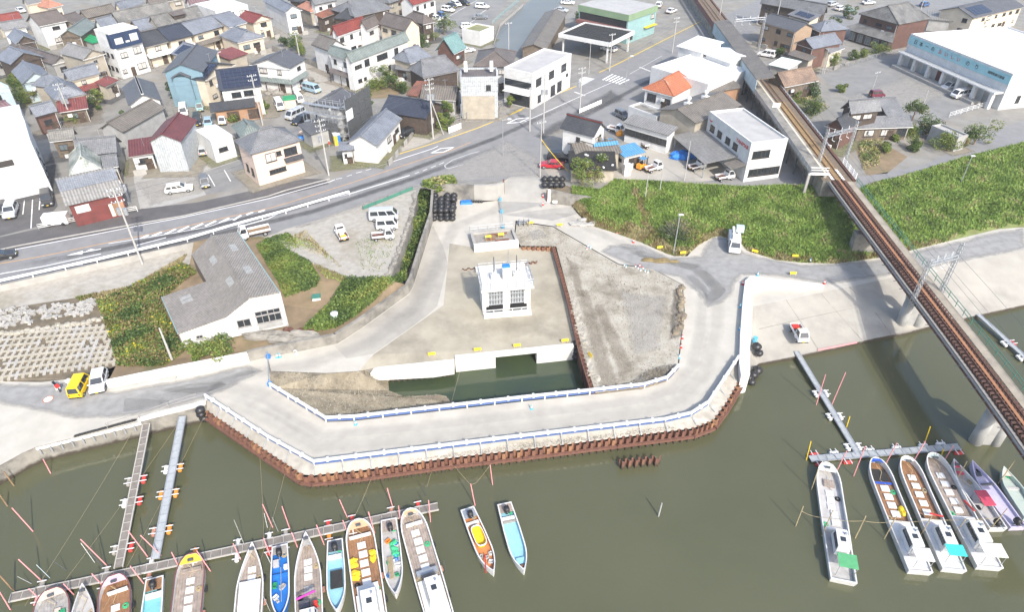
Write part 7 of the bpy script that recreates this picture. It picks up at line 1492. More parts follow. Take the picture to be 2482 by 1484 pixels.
# ---------------------------------------------------------------- pontoons
fl_m = {}
def float_part(root,p,rz,mat,two=True):
    if mat not in fl_m: fl_m[mat] = MB().tube((-.42,0,.05),(.42,0,.05),.21,.21,12).ball((-.42,0,.05),(.14,.21,.21),10,6).ball((.42,0,.05),(.14,.21,.21),10,6).mesh('float',mat)
    f = ob('float',fl_m[mat],root,p,rz)
    for x in (-.3,.3): bxpart('float_bracket','white_plastic',f,(x,0,.24),(.08,.8,.06))
def pontoon(label,a,b,w,mat,slat,z=.3,floats=(),name='pontoon',za=None,across=True):
    A,B = G(*a,(ZW + z) if za is None else za),G(*b,ZW + z); d = B - A; L = d.length; rz = math.atan2(d.y,d.x); hz = Vector((d.x,d.y,0)).length; r = thing(name,label,'pontoon',A,rz)
    pit = math.atan2(d.z,hz); r.rotation_euler = (0,-pit,rz)
    for y in (-w / 2,w / 2): bxpart('stringer',mat,r,(L / 2,y,-.1),(L,.1,.16))
    n = max(2,int(L / .95))
    for i in range(n): bxpart('grating_panel',slat,r,((i + .5) * L / n,0,-.02),(L / n - .07,w - .11,.05)); bxpart('cross_bar',mat,r,(i * L / n + .02,0,.0),(.05,w,.06))
    for t,s_,m_ in floats: float_part(r,(t * L,s_ * (w / 2 + .36),-.25),math.pi / 2 if not across else 0,m_)
    return r
M('grate_brown',(.2,.18,.155),(.15,.135,.12),ns=2); M('grate_steel',(.34,.36,.37),(.28,.3,.31),ns=2); M('frame_tan',(.42,.4,.36),(.36,.34,.31),ns=2)
pontoon('long grey-brown pontoon along the bottom boat row',(24,1450),(1062,1228),.85,'frame_tan','grate_brown',.35,[(t,s_,m_) for t,s_,m_ in ((.06,1,'wood_grey'),(.06,-1,'pink'),(.2,1,'wood_grey'),(.2,-1,'salmon'),(.3,1,'white_plastic'),(.3,-1,'salmon'),(.4,1,'orange'),(.4,-1,'white_plastic'),(.5,1,'white_plastic'),(.5,-1,'white_plastic'),(.575,1,'white_plastic'),(.575,-1,'red'),(.615,1,'wood_grey'),(.615,-1,'white_plastic'),(.72,1,'red'),(.72,-1,'orange'),(.78,1,'red'),(.78,-1,'white_plastic'),(.88,1,'salmon'),(.95,1,'red'))],across=False)
pontoon('brown gangway with red floats left of the pale one',(355,1028),(287,1377),.75,'frame_tan','grate_brown',.35,[(.43,1,'red'),(.43,-1,'wood_grey'),(.58,1,'red'),(.58,-1,'white_plastic'),(.88,1,'red'),(.88,-1,'wood_grey')],za=-2.6,name='gangway')
pontoon('pale blue-grey gangway with orange floats',(442,1010),(376,1357),.75,'steel','grate_steel',.35,[(.4,1,'orange'),(.4,-1,'white_plastic'),(.58,1,'orange'),(.58,-1,'orange'),(.82,1,'orange'),(.82,-1,'salmon')],za=-2.6,name='gangway')
pontoon('steel gangway running down from the slipway',(1930,852),(2081,1102),.62,'steel','grate_steel',.3,[(t,s_,'white_plastic') for t in (.44,.66,.93) for s_ in (-1,1)],za=-3.9,name='gangway')
pontoon('steel cross pontoon at the head of the moored boats',(1963,1113),(2326,1083),.75,'steel','grate_steel',.3,[(.05,1,'red'),(.18,1,'white_plastic'),(.42,1,'white_plastic'),(.6,1,'white_plastic'),(.78,1,'white_plastic'),(.9,1,'white_plastic'),(.05,-1,'red'),(.23,-1,'red'),(.97,-1,'red')],across=True)
pontoon('thin steel gangway beyond the railway bridge',(2372,763),(2560,935),.6,'steel','grate_steel',.3,[(.42,1,'red'),(.42,-1,'white_plastic'),(.62,-1,'white_plastic')],za=-3.9,name='gangway')
# ---------------------------------------------------------------- stakes
def stake(base,top,mat,label,group,r=.055,name='mooring_stake'):
    b = G(*base,ZW); xc = (top[0] - 1241) / FPX; yc = (742 - top[1]) / FPX; d = Vector((xc,yc * SP + CP,yc * CP - SP)); t = (b.y + .15) / d.y; tp = Vector((d.x * t,d.y * t,CAMH + d.z * t))
    o = MB().tube((0,0,-.5),tp - b,r,r * .9,8).build(name,mat,None,b); return tag(o,label,'stake',group)
PK = 'pink mooring stakes'
for rc,L in ((41,[((465,208),(397,75)),((310,742),(110,525)),((395,1200),(170,1000)),((995,1058),(742,815)),((1365,975),(1183,740)),((1500,965),(1293,778)),((380,1370),(265,1270)),((690,1330),(585,1225)),((955,1245),(845,1132)),((1330,1225),(1200,1062)),((1655,1080),(1580,935)),((1945,1110),(1812,920)),((2220,1000),(2148,855)),((90,1465),(0,1305)),((2473,940),(2430,805))]),
              (42,[((180,705),(83,492)),((335,718),(262,512)),((870,615),(792,450)),((1288,528),(1232,345)),((165,985),(92,805)),((408,892),(352,752)),((655,868),(580,682)),((872,762),(822,640)),((1120,760),(1058,562)),((1355,665),(1335,508)),((1630,655),(1612,455)),((2045,505),(2000,303)),((2205,312),(2180,130))]),
              (34,[((560,985),(645,705)),((700,985),(830,685))]),(44,[((740,195),(840,0)),((905,232),(1010,-40)),((1195,125),(1300,-70)),((1450,100),(1565,-90)),((1740,80),(1825,-50))])):
    for a,b in L:
        pa = Q(rc,*a); lab = ('pink mooring stake among the bottom boats' if pa[0] < 1000 and pa[1] > 1240 else 'pink mooring stake in open water between boats and sheet piles' if pa[0] < 1300 and pa[1] < 1245 and pa[0] > 600 else 'pink mooring stake in the left basin' if pa[0] < 700 else 'pink mooring stake among the boats by the bridge')
        stake(pa,Q(rc,*b),'pink',lab,PK)
for rc,a,b in ((44,(515,360),(580,160)),(44,(610,785),(715,545)),(44,(918,805),(1017,600)),(44,(1185,810),(1300,600)),(44,(1525,775),(1620,610)),(44,(1835,760),(1940,625)),(44,(2150,730),(2320,530)),(44,(370,695),(440,510)),(44,(2235,300),(2395,80)),(44,(1850,270),(1950,95))): stake(Q(rc,*a),Q(rc,*b),'bamboo','tan bamboo mooring stake among the boats by the bridge','bamboo mooring stakes',.05)
for rc,a,b in ((41,(140,1300),(-20,1130)),(41,(70,510),(0,410)),(41,(130,322),(35,190))): stake(Q(rc,*a),Q(rc,*b),'wood','brown wooden stake at the left frame edge','brown stakes',.08)
for a,b in (((470,1495),(510,1322)),((840,1190),(868,1092)),((1570,1315),(1610,1185)),((1715,1455),(1735,1390))): stake(Q(34,*a),Q(34,*b),'yellow','yellow-topped stake near the boats by the bridge','yellow stakes',.06)
stake(Q(43,1392,603),Q(43,1426,482),'w_grey','lone pale post in the middle of the open river',None,.09,'mooring_post')
for rc,a,b,mt in ((41,(875,1030),(745,850),'w_white'),(41,(470,1175),(335,1050),'w_paleblue'),(41,(330,1228),(160,1158),'w_grey'),(41,(640,1105),(485,1010),'steel_dark'),(41,(960,1075),(820,925),'steel_dark'),(41,(2262,890),(2155,635),'w_grey'),(42,(1080,520),(1048,455),'steel_dark'),(42,(1590,420),(1558,295),'steel_dark'),(42,(125,710),(98,575),'w_white'),(42,(230,745),(172,612),'w_grey'),(42,(170,1055),(110,940),'w_white'),(42,(1775,1130),(1755,1010),'steel_dark'),(42,(155,1480),(92,1345),'w_grey')): stake(Q(rc,*a),Q(rc,*b),mt,'thin %s rod standing in the boat basin' % ('dark' if 'dark' in mt else 'pale'),'thin rods in the basin',.03,'marker_rod')
# mooring ropes
def rope(label,pts,z,sag=.25,r=.02,mat='bamboo'):
    m = MB(); P_ = [G(x,y,zz) for (x,y),zz in zip(pts,z)]
    for a,b in zip(P_[:-1],P_[1:]):
        pr = a
        for i in range(1,9): t = i / 8; c = a.lerp(b,t) - Vector((0,0,sag * 4 * t * (1 - t))); m.tube(pr,c,r,r,4,False); pr = c
    tag(m.build('mooring_rope',mat),label,'rope')
rope('pale mooring rope strung across the boats by the bridge',[Q(44,425,555),Q(44,640,615),Q(44,1000,645),Q(44,1290,650),Q(44,1620,632),Q(44,2230,615)],[-3.2] * 6)
rope('long mooring line from sheet piles to the open water stakes',[(1100,1128),(1140,1175),(1155,1170),(1190,1125)],[-3.5,-3.2,-3.2,-3.6],.1,.015)
for i,(a,b) in enumerate(((((1165,1110)),(1330,905)),((1035,1180),(1120,880)),((250,1480),(500,1000)),((600,1460),(690,1150)),((840,1290),(900,1160)),((60,1470),(330,1030)),((130,1445),(450,1000)),((640,1330),(630,1110)))):
    if i: rope('thin mooring line %s' % ('from pale skiffs to the haul road','across the lower left basin','from boats to the pile corner','in front of the pile wall middle','across the far left basin','beside the pale gangway','near the pile wall bend')[i - 1],[a,b],[-4.1,-3.4],.3,.012)
# quay railing of pipes at the left landing
r = thing('quay_railing','low pipe railing with blue feet along the left quay','railing')
QP = pxs([(262,1040,ZS),(340,1018,ZS),(410,990,ZS),(480,968,ZS)])
railing(r,QP,.9,2,'wood_grey',4.)
r = thing('quay_fender','pale fender beam with dark sandbag row on the left quay','fender')
qa,qb = G(92,1082,-2.5),G(345,1020,-2.5); u = (qb - qa); rz = math.atan2(u.y,u.x); c = (qa + qb) / 2; bxpart('beam','concrete_white',r,(c.x,c.y - .3,-2.7),(u.length,.35,.4),rz)
for i in range(10): p = qa.lerp(qb,(i + .4) / 10); bxpart('fender_bracket','steel',r,(p.x,p.y - .6,-3.3),(.15,.2,.8),rz)
for i in range(26): p = G(186 + i * 5.6,1058 - i * 1.5,ZS); o = MB().ball((0,0,.1),(.3,.18,.12),8,4,.1).build('sandbag','rubber',None,p,rz + .3); tag(o,'dark sandbag in the row along the left quay','sandbag','sandbags on the quay')
o = MB().hexa(pxs([(335,1024,-3.2),(500,980,-3.2),(497,966,-3.2),(335,1008,-3.2)]),pxs([(335,1024,-2.1),(500,981,-2.1),(497,970,-2.1),(335,1012,-2.1)])).build('quay_block','white_patchy'); tag(o,'white quay block at the top of the two gangways','quay')
# ================================================================ NEAR WAREHOUSE
gz_ = -1.5
wa = thing('warehouse','near white warehouse with long grey corrugated roof and lean-to','warehouse')
EF,EB,RF,RB,LB,BF,NB,NL,FL = [G(*p) for p in ((677.4,708.7,4.1),(576.6,561.5,4.1),(604.6,722,4.9),(518.3,567.5,4.9),(466.8,600,3.4),(547.5,768,3.4),(485.8,665,3.4),(390.6,725.5,.9),(431,809.5,.9))]
def on_plane(px,py,o_,d_):
    """point where the sight line of a pixel meets the upright plane through o_ along d_"""
    xc = (px - 1241) / FPX; yc = (742 - py) / FPX; d = Vector((xc,yc * SP + CP,yc * CP - SP)); n_ = Vector((-d_.y,d_.x,0)); c = Vector((0,0,CAMH)); return c + d * ((o_ - c).dot(n_) / d.dot(n_))
fd = EF - FL; RF,BF = on_plane(604.6,722,FL,fd),on_plane(547.5,768,FL,fd); sd = EB - EF; RB = RF + sd; LB = BF + sd * .97; NB = BF + sd * .52; NL = FL + sd * .52
rf = []
for f in ([RB,RF,EF,EB],[RB,LB,BF,RF],[NB,NL,FL,BF]): rf.append(MB().slab(f,.14).build('roof','slate_roof',wa))
dn = lambda p,z=gz_: Vector((p.x,p.y,z)); ins = Vector((.12,.25,-.16))
def face(pts): return MB().hexa(pts,[p + Vector((0,.12,0)) for p in pts])
fr = [dn(FL) ,dn(EF),EF,RF,BF,FL]; fr = [p + Vector((0,.18,-.17 if i > 1 else 0)) for i,p in enumerate(fr)]
face(fr).build('front_wall','w_white',wa)
for a,b in ((EF,EB),(NL,FL),(LB,NB),(NL,NB)):
    k = Vector((0,0,-.16)); MB().hexa([dn(a),dn(b),b + k,a + k],[p + Vector((.1 if a is not EF else -.1,0,0)) for p in (dn(a),dn(b),b + k,a + k)]).build('side_wall','w_tin' if a is EF else 'w_oldwood',wa)
MB().path([EF,EB],.07).path([NL,FL],.06).build('gutter','w_teal',wa); MB().path([RF + Vector((0,0,.05)),RB + Vector((0,0,.05))],.14).build('ridge_cap','slate_roof',rf[0])
M('skylight',(.4,.4,.38),(.34,.34,.32),rough=.3,pat='corr',ps=3,pamt=.2)
def on(f,a,b): return f[0].lerp(f[1],a).lerp(f[3].lerp(f[2],a),b)
for f,L in (([EB,EF,RF,RB],((.25,.5),(.62,.5))),([LB,BF,RF,RB],((.3,.6),(.68,.72))),([NL,FL,BF,NB],((.22,.45),(.32,.45)))):
    for a,b in L:
        w = .055 if f[0] is not NL else .04; n_ = (f[1] - f[0]).cross(f[3] - f[0]).normalized(); n_ = n_ if n_.z > 0 else -n_
        p = [on(f,a - w,b - .12) + n_ * .03,on(f,a + w,b - .12) + n_ * .03,on(f,a + w,b + .12) + n_ * .03,on(f,a - w,b + .12) + n_ * .03]; MB().slab(p,.05).build('skylight','skylight',rf[0])
fu = (EF - FL).to_2d(); frz = math.atan2(fu.y,fu.x); FLn = fu.length
def fpos(t,z): return (FL.x + fu.x * t,FL.y + fu.y * t + .1,gz_ + z)
window(wa,*fpos(.6,1.9),1.7,1.2,frz,'frame','glass'); window(wa,*fpos(.17,1.2),.8,.5,frz,'frame','glass')
for t in (.78,.9): window(wa,*fpos(t,2.9),1.6,.7,frz,'frame','glass'); window(wa,*fpos(t,1.9),1.6,1.2,frz,'frame','glass'); bxpart('door_panel','w_grey',wa,fpos(t,.4),(1.55,.08,.9),frz)
# ================================================================ VEGETATION
pts = []; GA_ = np.array([[list(p) for p in c] for c in BG])
n = 190000; u,v = rng.random(n) * (GA_.shape[0] - 1.001),rng.random(n) * (GA_.shape[1] - 1.001); i,k = u.astype(int),v.astype(int); a,b = (u - i)[:,None],(v - k)[:,None]
P_ = (GA_[i,k] * (1 - a) + GA_[i + 1,k] * a) * (1 - b) + (GA_[i,k + 1] * (1 - a) + GA_[i + 1,k + 1] * a) * b
X_ = np.interp(u,np.arange(len(BX)),BX); ln = np.linalg.norm(GA_[:,-1] - GA_[:,0],axis=1); toe = (1.1 + 2.4 * np.exp(-((X_ - 1560) / 110) ** 2) + .5 * np.sin(P_[:,0] * 1.7) + .5 * np.sin(P_[:,0] * .6 + 1) + rng.normal(0,.3,n)) / ln[i]; worn = (np.abs(P_[:,0] - G(1560,520,-1).x - (v / NR - .5) * -1. + .3 * np.sin(P_[:,1] * 1.5)) < .7 + rng.normal(0,.2,n)) & (v / NR < .85); keep = (v / NR > toe) & (X_ < 2650) & ~worn
dens = rng.random(n) < 1.15 - (X_ - 1400) / 3200
scatter('bank_grass',P_[keep & dens],None,(.22,.6),('leaf_b','grass_c','grass_a','grass_b','grass_a','grass_dry'),(.8,2.2,3,2.6,2.2,.8),blade=True)
kd = ~keep & (rng.random(n) < .75) & (X_ < 2300) & ((v / NR < .45) | worn); scatter('dry_grass',P_[kd],None,(.2,.5),('grass_dry','leaf_dry','grass_b'),(3,3,.6),blade=True)
kl = keep & (rng.random(n) < .06); scatter('bank_weeds',P_[kl] + np.array([0,0,.35]),None,(.2,.5),('leaf_a','leaf_b','grass_c','grass_a'),None)
from mathutils.bvhtree import BVHTree
_bl = [o for o in bpy.data.objects if o.name == 'back_land'][0].data; BV = BVHTree.FromPolygons([v.co for v in _bl.vertices],[tuple(p.vertices) for p in _bl.polygons])
def cover(name,poly,n,size,mats,w,blade=False,hgt=.5):
    p = sample_on(poly,n)
    for k in range(n):
        h_ = BV.ray_cast(Vector((p[k,0],p[k,1],5)),Vector((0,0,-1)))[0]
        if h_ is not None and p[k,2] > -2.5: p[k,2] = h_.z + .02
    p[:,2] += rng.random(n) ** 1.5 * hgt; return scatter(name,p,None,size,mats,w,blade=blade)
DK = ('leaf_c','leaf_a','leaf_b','leaf_d'); OL = ('leaf_c','leaf_a','leaf_dry','leaf_d','leaf_b','leaf_flower')
cover('green_crop',pxs([(622,600,-.2),(650,580,-.1),(700,566,0),(722,592,-.2),(780,690,-1.1),(768,706,-1.2),(692,727,-1.4),(678,700,-1.3),(650,650,-.8)]),14000,(.15,.36),DK,(1,3,4,.8),hgt=.4)
cover('weed_field',pxs([(318,700,-1.05),(440,643,-1.05),(468,655,-1.1),(478,668,-1.1),(388,728,-1.2),(428,815,-1.4),(446,846,-1.5),(398,884,-1.6),(284,886,-1.9),(264,812,-1.7),(236,735,-1.15)]),26000,(.16,.38),OL,(1.6,3,3,1.2,1.6,.14),hgt=.7)
cover('wall_hedge',pxs([(735,812,-1.5),(742,795,-1.5),(800,745,-1.5),(840,700,-1.3),(905,690,-1.2),(950,684,-1.2),(986,660,-1.2),(987,676,-1.4),(909,738,-1.5),(814,794,-1.5)]),15000,(.18,.4),DK,(2,3,3,.8),hgt=1.)
cover('channel_weeds',pxs([(1018,470,-2.9),(1050,475,-2.9),(1030,560,-2.9),(998,640,-2.9),(965,700,-2.9),(985,600,-2.9)]),3500,(.25,.55),DK,(3,3,1.5,.5),hgt=1.2)
cover('verge_weeds',pxs([(1022,452,0),(1050,440,0),(1100,436,0),(1108,450,0),(1060,466,-.4)]),2200,(.3,.7),('leaf_b','leaf_d','leaf_a','grass_dry'),(2,2,2,1),hgt=1.1)
cover('dry_weeds',pxs([(695,580,-.1),(740,560,0),(800,620,0),(860,680,-.3),(840,700,-1.1),(790,690,-1.2),(740,620,-.4)]),2600,(.15,.4),('grass_dry','leaf_dry','leaf_d','grass_b'),(3,2,1,1),True,.1)
cover('path_weeds',pxs([(184,722,-1.05),(316,696,-1.05),(455,616,-1),(440,640,-1.05),(330,702,-1.1),(200,735,-1.1)]),2600,(.15,.4),('grass_dry','leaf_dry','leaf_a','leaf_d'),(3,2,1,1),True,.1)
cover('lawn',lift([(555,285),(640,262),(650,275),(575,300)],3),2500,(.1,.25),('grass_a','grass_b','grass_c'),None,True,.05)
cover('lot_weeds',lift([(860,590),(940,540),(960,580),(930,660),(880,660)],3),500,(.1,.3),('grass_c','leaf_d'),None,True,.05)
cover('garden_plants',lift([(2080,345),(2140,335),(2130,400),(2090,415)],3),1800,(.15,.4),('leaf_a','leaf_d','grass_dry'),None,False,.5)
cover('yard_plants',lift([(1920,225),(1990,235),(2010,262),(1965,290),(1935,260)],3),1600,(.15,.4),('leaf_a','leaf_d','leaf_b','grass_dry'),None,False,.5)
def tree(label,px,h,r,mats=DK,w=(2,3,2,.6),z=0,n=900,name='tree',cat='tree',group=None,trunk=True):
    c = G(*px,z); t = thing(name,label,cat,c,0,group)
    if trunk:
        m = MB().tube((0,0,-.1),(.05,0,h * .55),.07 + h * .02,.05,7)
        for k in range(4): th = k * 1.6; m.tube((.03,0,h * (.25 + .07 * k)),(math.cos(th) * r * .6,math.sin(th) * r * .6,h * (.55 + .08 * k)),.05,.02,5)
        m.build('trunk','wood',t)
    nb_ = max(5,int(6 + r * 3)); P = []
    for k in range(nb_):
        cc = np.array([rng.normal(0,r * .42),rng.normal(0,r * .42),h * (.5 if trunk else .35) + rng.normal(0,h * .2)]); rr = r * rng.uniform(.32,.6)
        d = rng.normal(0,1,(n // nb_,3)); d /= np.linalg.norm(d,axis=1)[:,None]; P.append(cc + d * rr * rng.uniform(.6,1.05,(n // nb_,1)) * np.array([1,1,.8]))
    P = np.concatenate(P); P[:,2] = np.clip(P[:,2],.05,None); scatter('crown',P,None,(.16,.36),mats,w,t,kind=None); return t
YG = ('leaf_b','leaf_d','leaf_a'); BR = ('leaf_dry','leaf_d','leaf_a')
for rc,x,y,h,r,k,lab in ((11,205,880,4.5,1.8,0,'dark garden tree below the pale blue gable'),(11,300,870,5.5,2.,1,'bright green garden tree right of the dark one'),(11,240,960,3.5,2.,0,'round shrub lowest in the left garden'),(11,350,930,3,1.6,3,'brownish shrub in the left garden'),(11,905,1000,3.5,2.,0,'bush beside the open barn lane'),(11,1185,1290,6.5,1.5,2,'tall dark conifer left of the maroon roof'),(11,1605,905,4.5,1.2,2,'clipped pine at the light blue house'),(11,130,790,2.6,1.4,0,'low shrub at the far left garden edge'),(11,690,1130,2.2,1.8,1,'weedy bush above the brown hut'),(11,2310,450,2.8,1.6,0,'bush beside the red corrugated shed'),(11,2140,1130,1.8,1.4,1,'shrub on the lawn of the solar house'),(11,2430,1010,2,1.3,1,'shrub under the solar roof eaves'),(11,20,620,3,1.8,0,'tree at the left edge below slate-blue roofs'),
    (12,400,470,5,2.2,0,'large tree on the lane corner by the antenna pole'),(12,450,520,4.5,1.7,1,'paler tree behind the yellow heap'),(12,285,430,3,1.6,2,'dark shrub left of the lane tree'),(12,620,210,3.5,1.5,0,'tree between salmon and rusty roofs'),(12,1755,320,5.5,2.6,0,'big dark tree beside the top parking'),(12,1650,370,3.5,2.,0,'bush left of the big parking tree'),(12,1520,430,3,2.4,2,'dark hedge tree behind the shrine roof'),(12,1230,760,5,1.9,0,'tallest tree in the garden behind the long white building'),(12,1140,815,3.2,2.2,1,'spreading bush left of the tallest garden tree'),(12,1305,830,4,2.,0,'garden tree next to the rusty roof'),(12,1385,860,2.4,1.2,2,'round clipped shrub by the rusty shed'),(12,1060,855,1.4,1.,1,'small yellow-green shrub in the dry garden'),(12,1070,1030,4.5,1.2,2,'layered garden pine by the scaffolding'),(12,1795,1120,5.5,1.5,0,'tall overgrown hedge beside the navy roof'),(12,1750,1180,3.5,1.6,1,'pale bush at the foot of the power pole'),(12,1065,1400,3.2,1.2,0,'small tree in the walled front garden by the road'),
    (13,680,190,3.2,1.8,0,'bush at the corner of the teal shop'),(13,30,900,2.5,1.2,1,'shrub beside the white office'),(13,30,990,3,1.,1,'narrow shrub at the office fence'),(14,720,290,4.5,2.2,2,'dark tree left of the large traditional house'),(14,850,170,3.5,1.8,2,'dark tree behind the large traditional house'),(14,1080,400,3.5,1.,1,'climbing tree at the verandah of the traditional house'),(14,1130,490,2.5,2.2,1,'hedge bush at the yard fence corner'),(14,1000,530,2.2,1.6,1,'hedge bush left of the fence corner'),(14,910,550,2.4,1.5,0,'hedge bush in the middle of the yard fence'),(14,690,600,3,2.4,1,'bright bush behind the twin poles'),(14,215,530,2.5,1.6,0,'bush beside the white minivan'),(14,380,950,2,1.2,1,'yellow-green shrub below the bark roof barn'),(14,460,880,3.2,2.2,2,'dark bush against the old barn wall'),(14,500,1040,2.6,1.8,0,'dark shrub beside the tracks above the shuttered house'),(14,775,850,2.4,1.2,1,'shrub at the asphalt yard edge'),(14,1440,1110,4.5,2.2,0,'tall tree right of the shuttered house'),(14,1415,1260,2.6,1.6,1,'bush in front of the shuttered house'),(14,1570,1240,3.6,2.6,2,'wide dark tree beside the concrete garage'),(14,1760,1390,3.4,2.6,1,'yellow-green tree in front of the concrete garage'),(14,2010,1330,4.2,2.8,0,'largest tree right of the concrete garage'),(14,1900,1370,3.,1.6,3,'russet bush between the two garage trees'),(14,1445,1380,2.4,1.4,0,'lone shrub in the bare garden'),(14,1200,1390,1.6,1.3,1,'spiky yellow-green plant in the brown garden'),(14,1265,1290,1.5,1.1,1,'golden shrub at the verandah step'),(23,690,330,5.5,2.6,1,'large bright bush beside the gate wall'),(23,820,290,5,1.8,3,'faded olive bush right of the bright one')):
    tree(lab,Q(rc,x,y),h,r,(DK,YG,('leaf_c','leaf_c','leaf_a'),BR)[k],(1,) * len((DK,YG,DK[:3],BR)[k]),n=int(700 + 480 * r),name='tree' if h > 3 else 'shrub',cat='tree' if h > 3 else 'shrub')
for px,h,r,k,lab in (((535,850),2.6,2.1,1,'bright green bush against the warehouse front'),((478,862),2.,1.6,1,'smaller bush at the warehouse corner'),((1001,560),3.,1.,1,'pale leafy shrub growing in the channel'),((1040,480),3.5,1.3,0,'tall weeds clump at the channel mouth')): tree(lab,px,h,r,(DK,YG)[k],None,-1.5 if px[0] < 900 else -2.6,1300,'shrub','shrub',trunk=False)
t = thing('bare_bush','big half-bare bush with pale twigs on the bank','bush',G(1640,575,-1.6)); m = MB()
for k in range(130): th = random.uniform(0,6.3); el = random.uniform(.25,1.2); L_ = random.uniform(2.,3.6); p = Vector((math.cos(th) * math.cos(el),math.sin(th) * math.cos(el),math.sin(el))) * L_; m.tube((0,0,0),p,.035,.008,4,False)
m.build('branches','wood_grey',t); d = rng.normal(0,1,(2600,3)); d /= np.linalg.norm(d,axis=1)[:,None]; d[:,2] = abs(d[:,2]); scatter('crown',d * rng.uniform(1.2,3.4,(2600,1)) * np.array([1.1,1,.75]) + np.array([.6,.4,0]),None,(.15,.35),('leaf_c','leaf_a','leaf_dry','leaf_d'),None,t,kind=None)
# loose stones and spoil on the pad,the beach and the verges
def stones(name,L,n,size,mats,z=None): p = sample_on(pxs(L),n); return scatter(name,p,None,size,mats,None,blade=True)
PAD_ = [(1263,590,ZR),(1255,545,ZR),(1340,552,ZR),(1430,605,ZR),(1500,645,ZR),(1580,655,ZR),(1650,692,ZR),(1654,760,ZR),(1646,820,ZR),(1638,890,ZR),(1610,918,ZR),(1556,935,ZR),(1446,948,ZR),(1412,850,ZR),(1381,718,ZR),(1350,600,ZR)]
stones('pad_stones',PAD_,9000,(.06,.2),('site_fill','gravel','site_soil','mud')); stones('pad_stones',[(1530,930,ZR),(1560,905,ZR),(1600,890,ZR),(1635,885,ZR),(1610,915,ZR),(1560,933,ZR)],3000,(.08,.28),('concrete','gravel','site_fill'))
for L,r_,mt,lab in (([(1648,698),(1652,740),(1648,790),(1640,818)],.55,'mud','dark spoil ridge along the pad edge'),([(1455,944),(1510,938),(1565,930),(1612,912)],.4,'mud','damp spoil ridge along the pond barrier'),([(1388,715),(1402,790),(1425,870),(1445,930)],.3,'site_fill','low gravel ridge beside the inner piles')):
    m = MB(); P = [G(x,y,ZR - .1) for x,y in L]
    for a_,b_ in zip(P[:-1],P[1:]):
        k_ = int((b_ - a_).length / .45)
        for j in range(k_): c_ = a_.lerp(b_,j / k_); m.ball((c_.x + random.uniform(-.35,.35),c_.y + random.uniform(-.3,.3),c_.z),(random.uniform(.3,.7),random.uniform(.3,.7),r_ * random.uniform(.5,1.)),7,4,.22)
    m.build('spoil_ridge',mt)['kind'] = 'stuff'
bb = [o for o in bpy.data.objects if o.name == 'pond_beach'][0].data; tp = [list(bb.vertices[i].co) for p in bb.polygons for i in p.vertices]; T_ = np.array(tp).reshape(-1,3,3); ar = np.linalg.norm(np.cross(T_[:,1] - T_[:,0],T_[:,2] - T_[:,0]),axis=1); kk = rng.choice(len(T_),6000,p=ar / ar.sum()); uu = rng.random((6000,2)); sw_ = uu.sum(1) > 1; uu[sw_] = 1 - uu[sw_]; T_ = T_[kk]
scatter('beach_stones',T_[:,0] + (T_[:,1] - T_[:,0]) * uu[:,:1] + (T_[:,2] - T_[:,0]) * uu[:,1:],None,(.06,.22),('beach_soil','mud','gravel','site_soil'),None,blade=True)
stones('berm_stones',[(780,1120,-2.35),(1229,1075,-2.35),(1611,1030,-2.35),(1640,1040,-2.7),(1265,1090,-2.7),(790,1140,-2.7)],5000,(.05,.14),('gravel','concrete_old','concrete'))
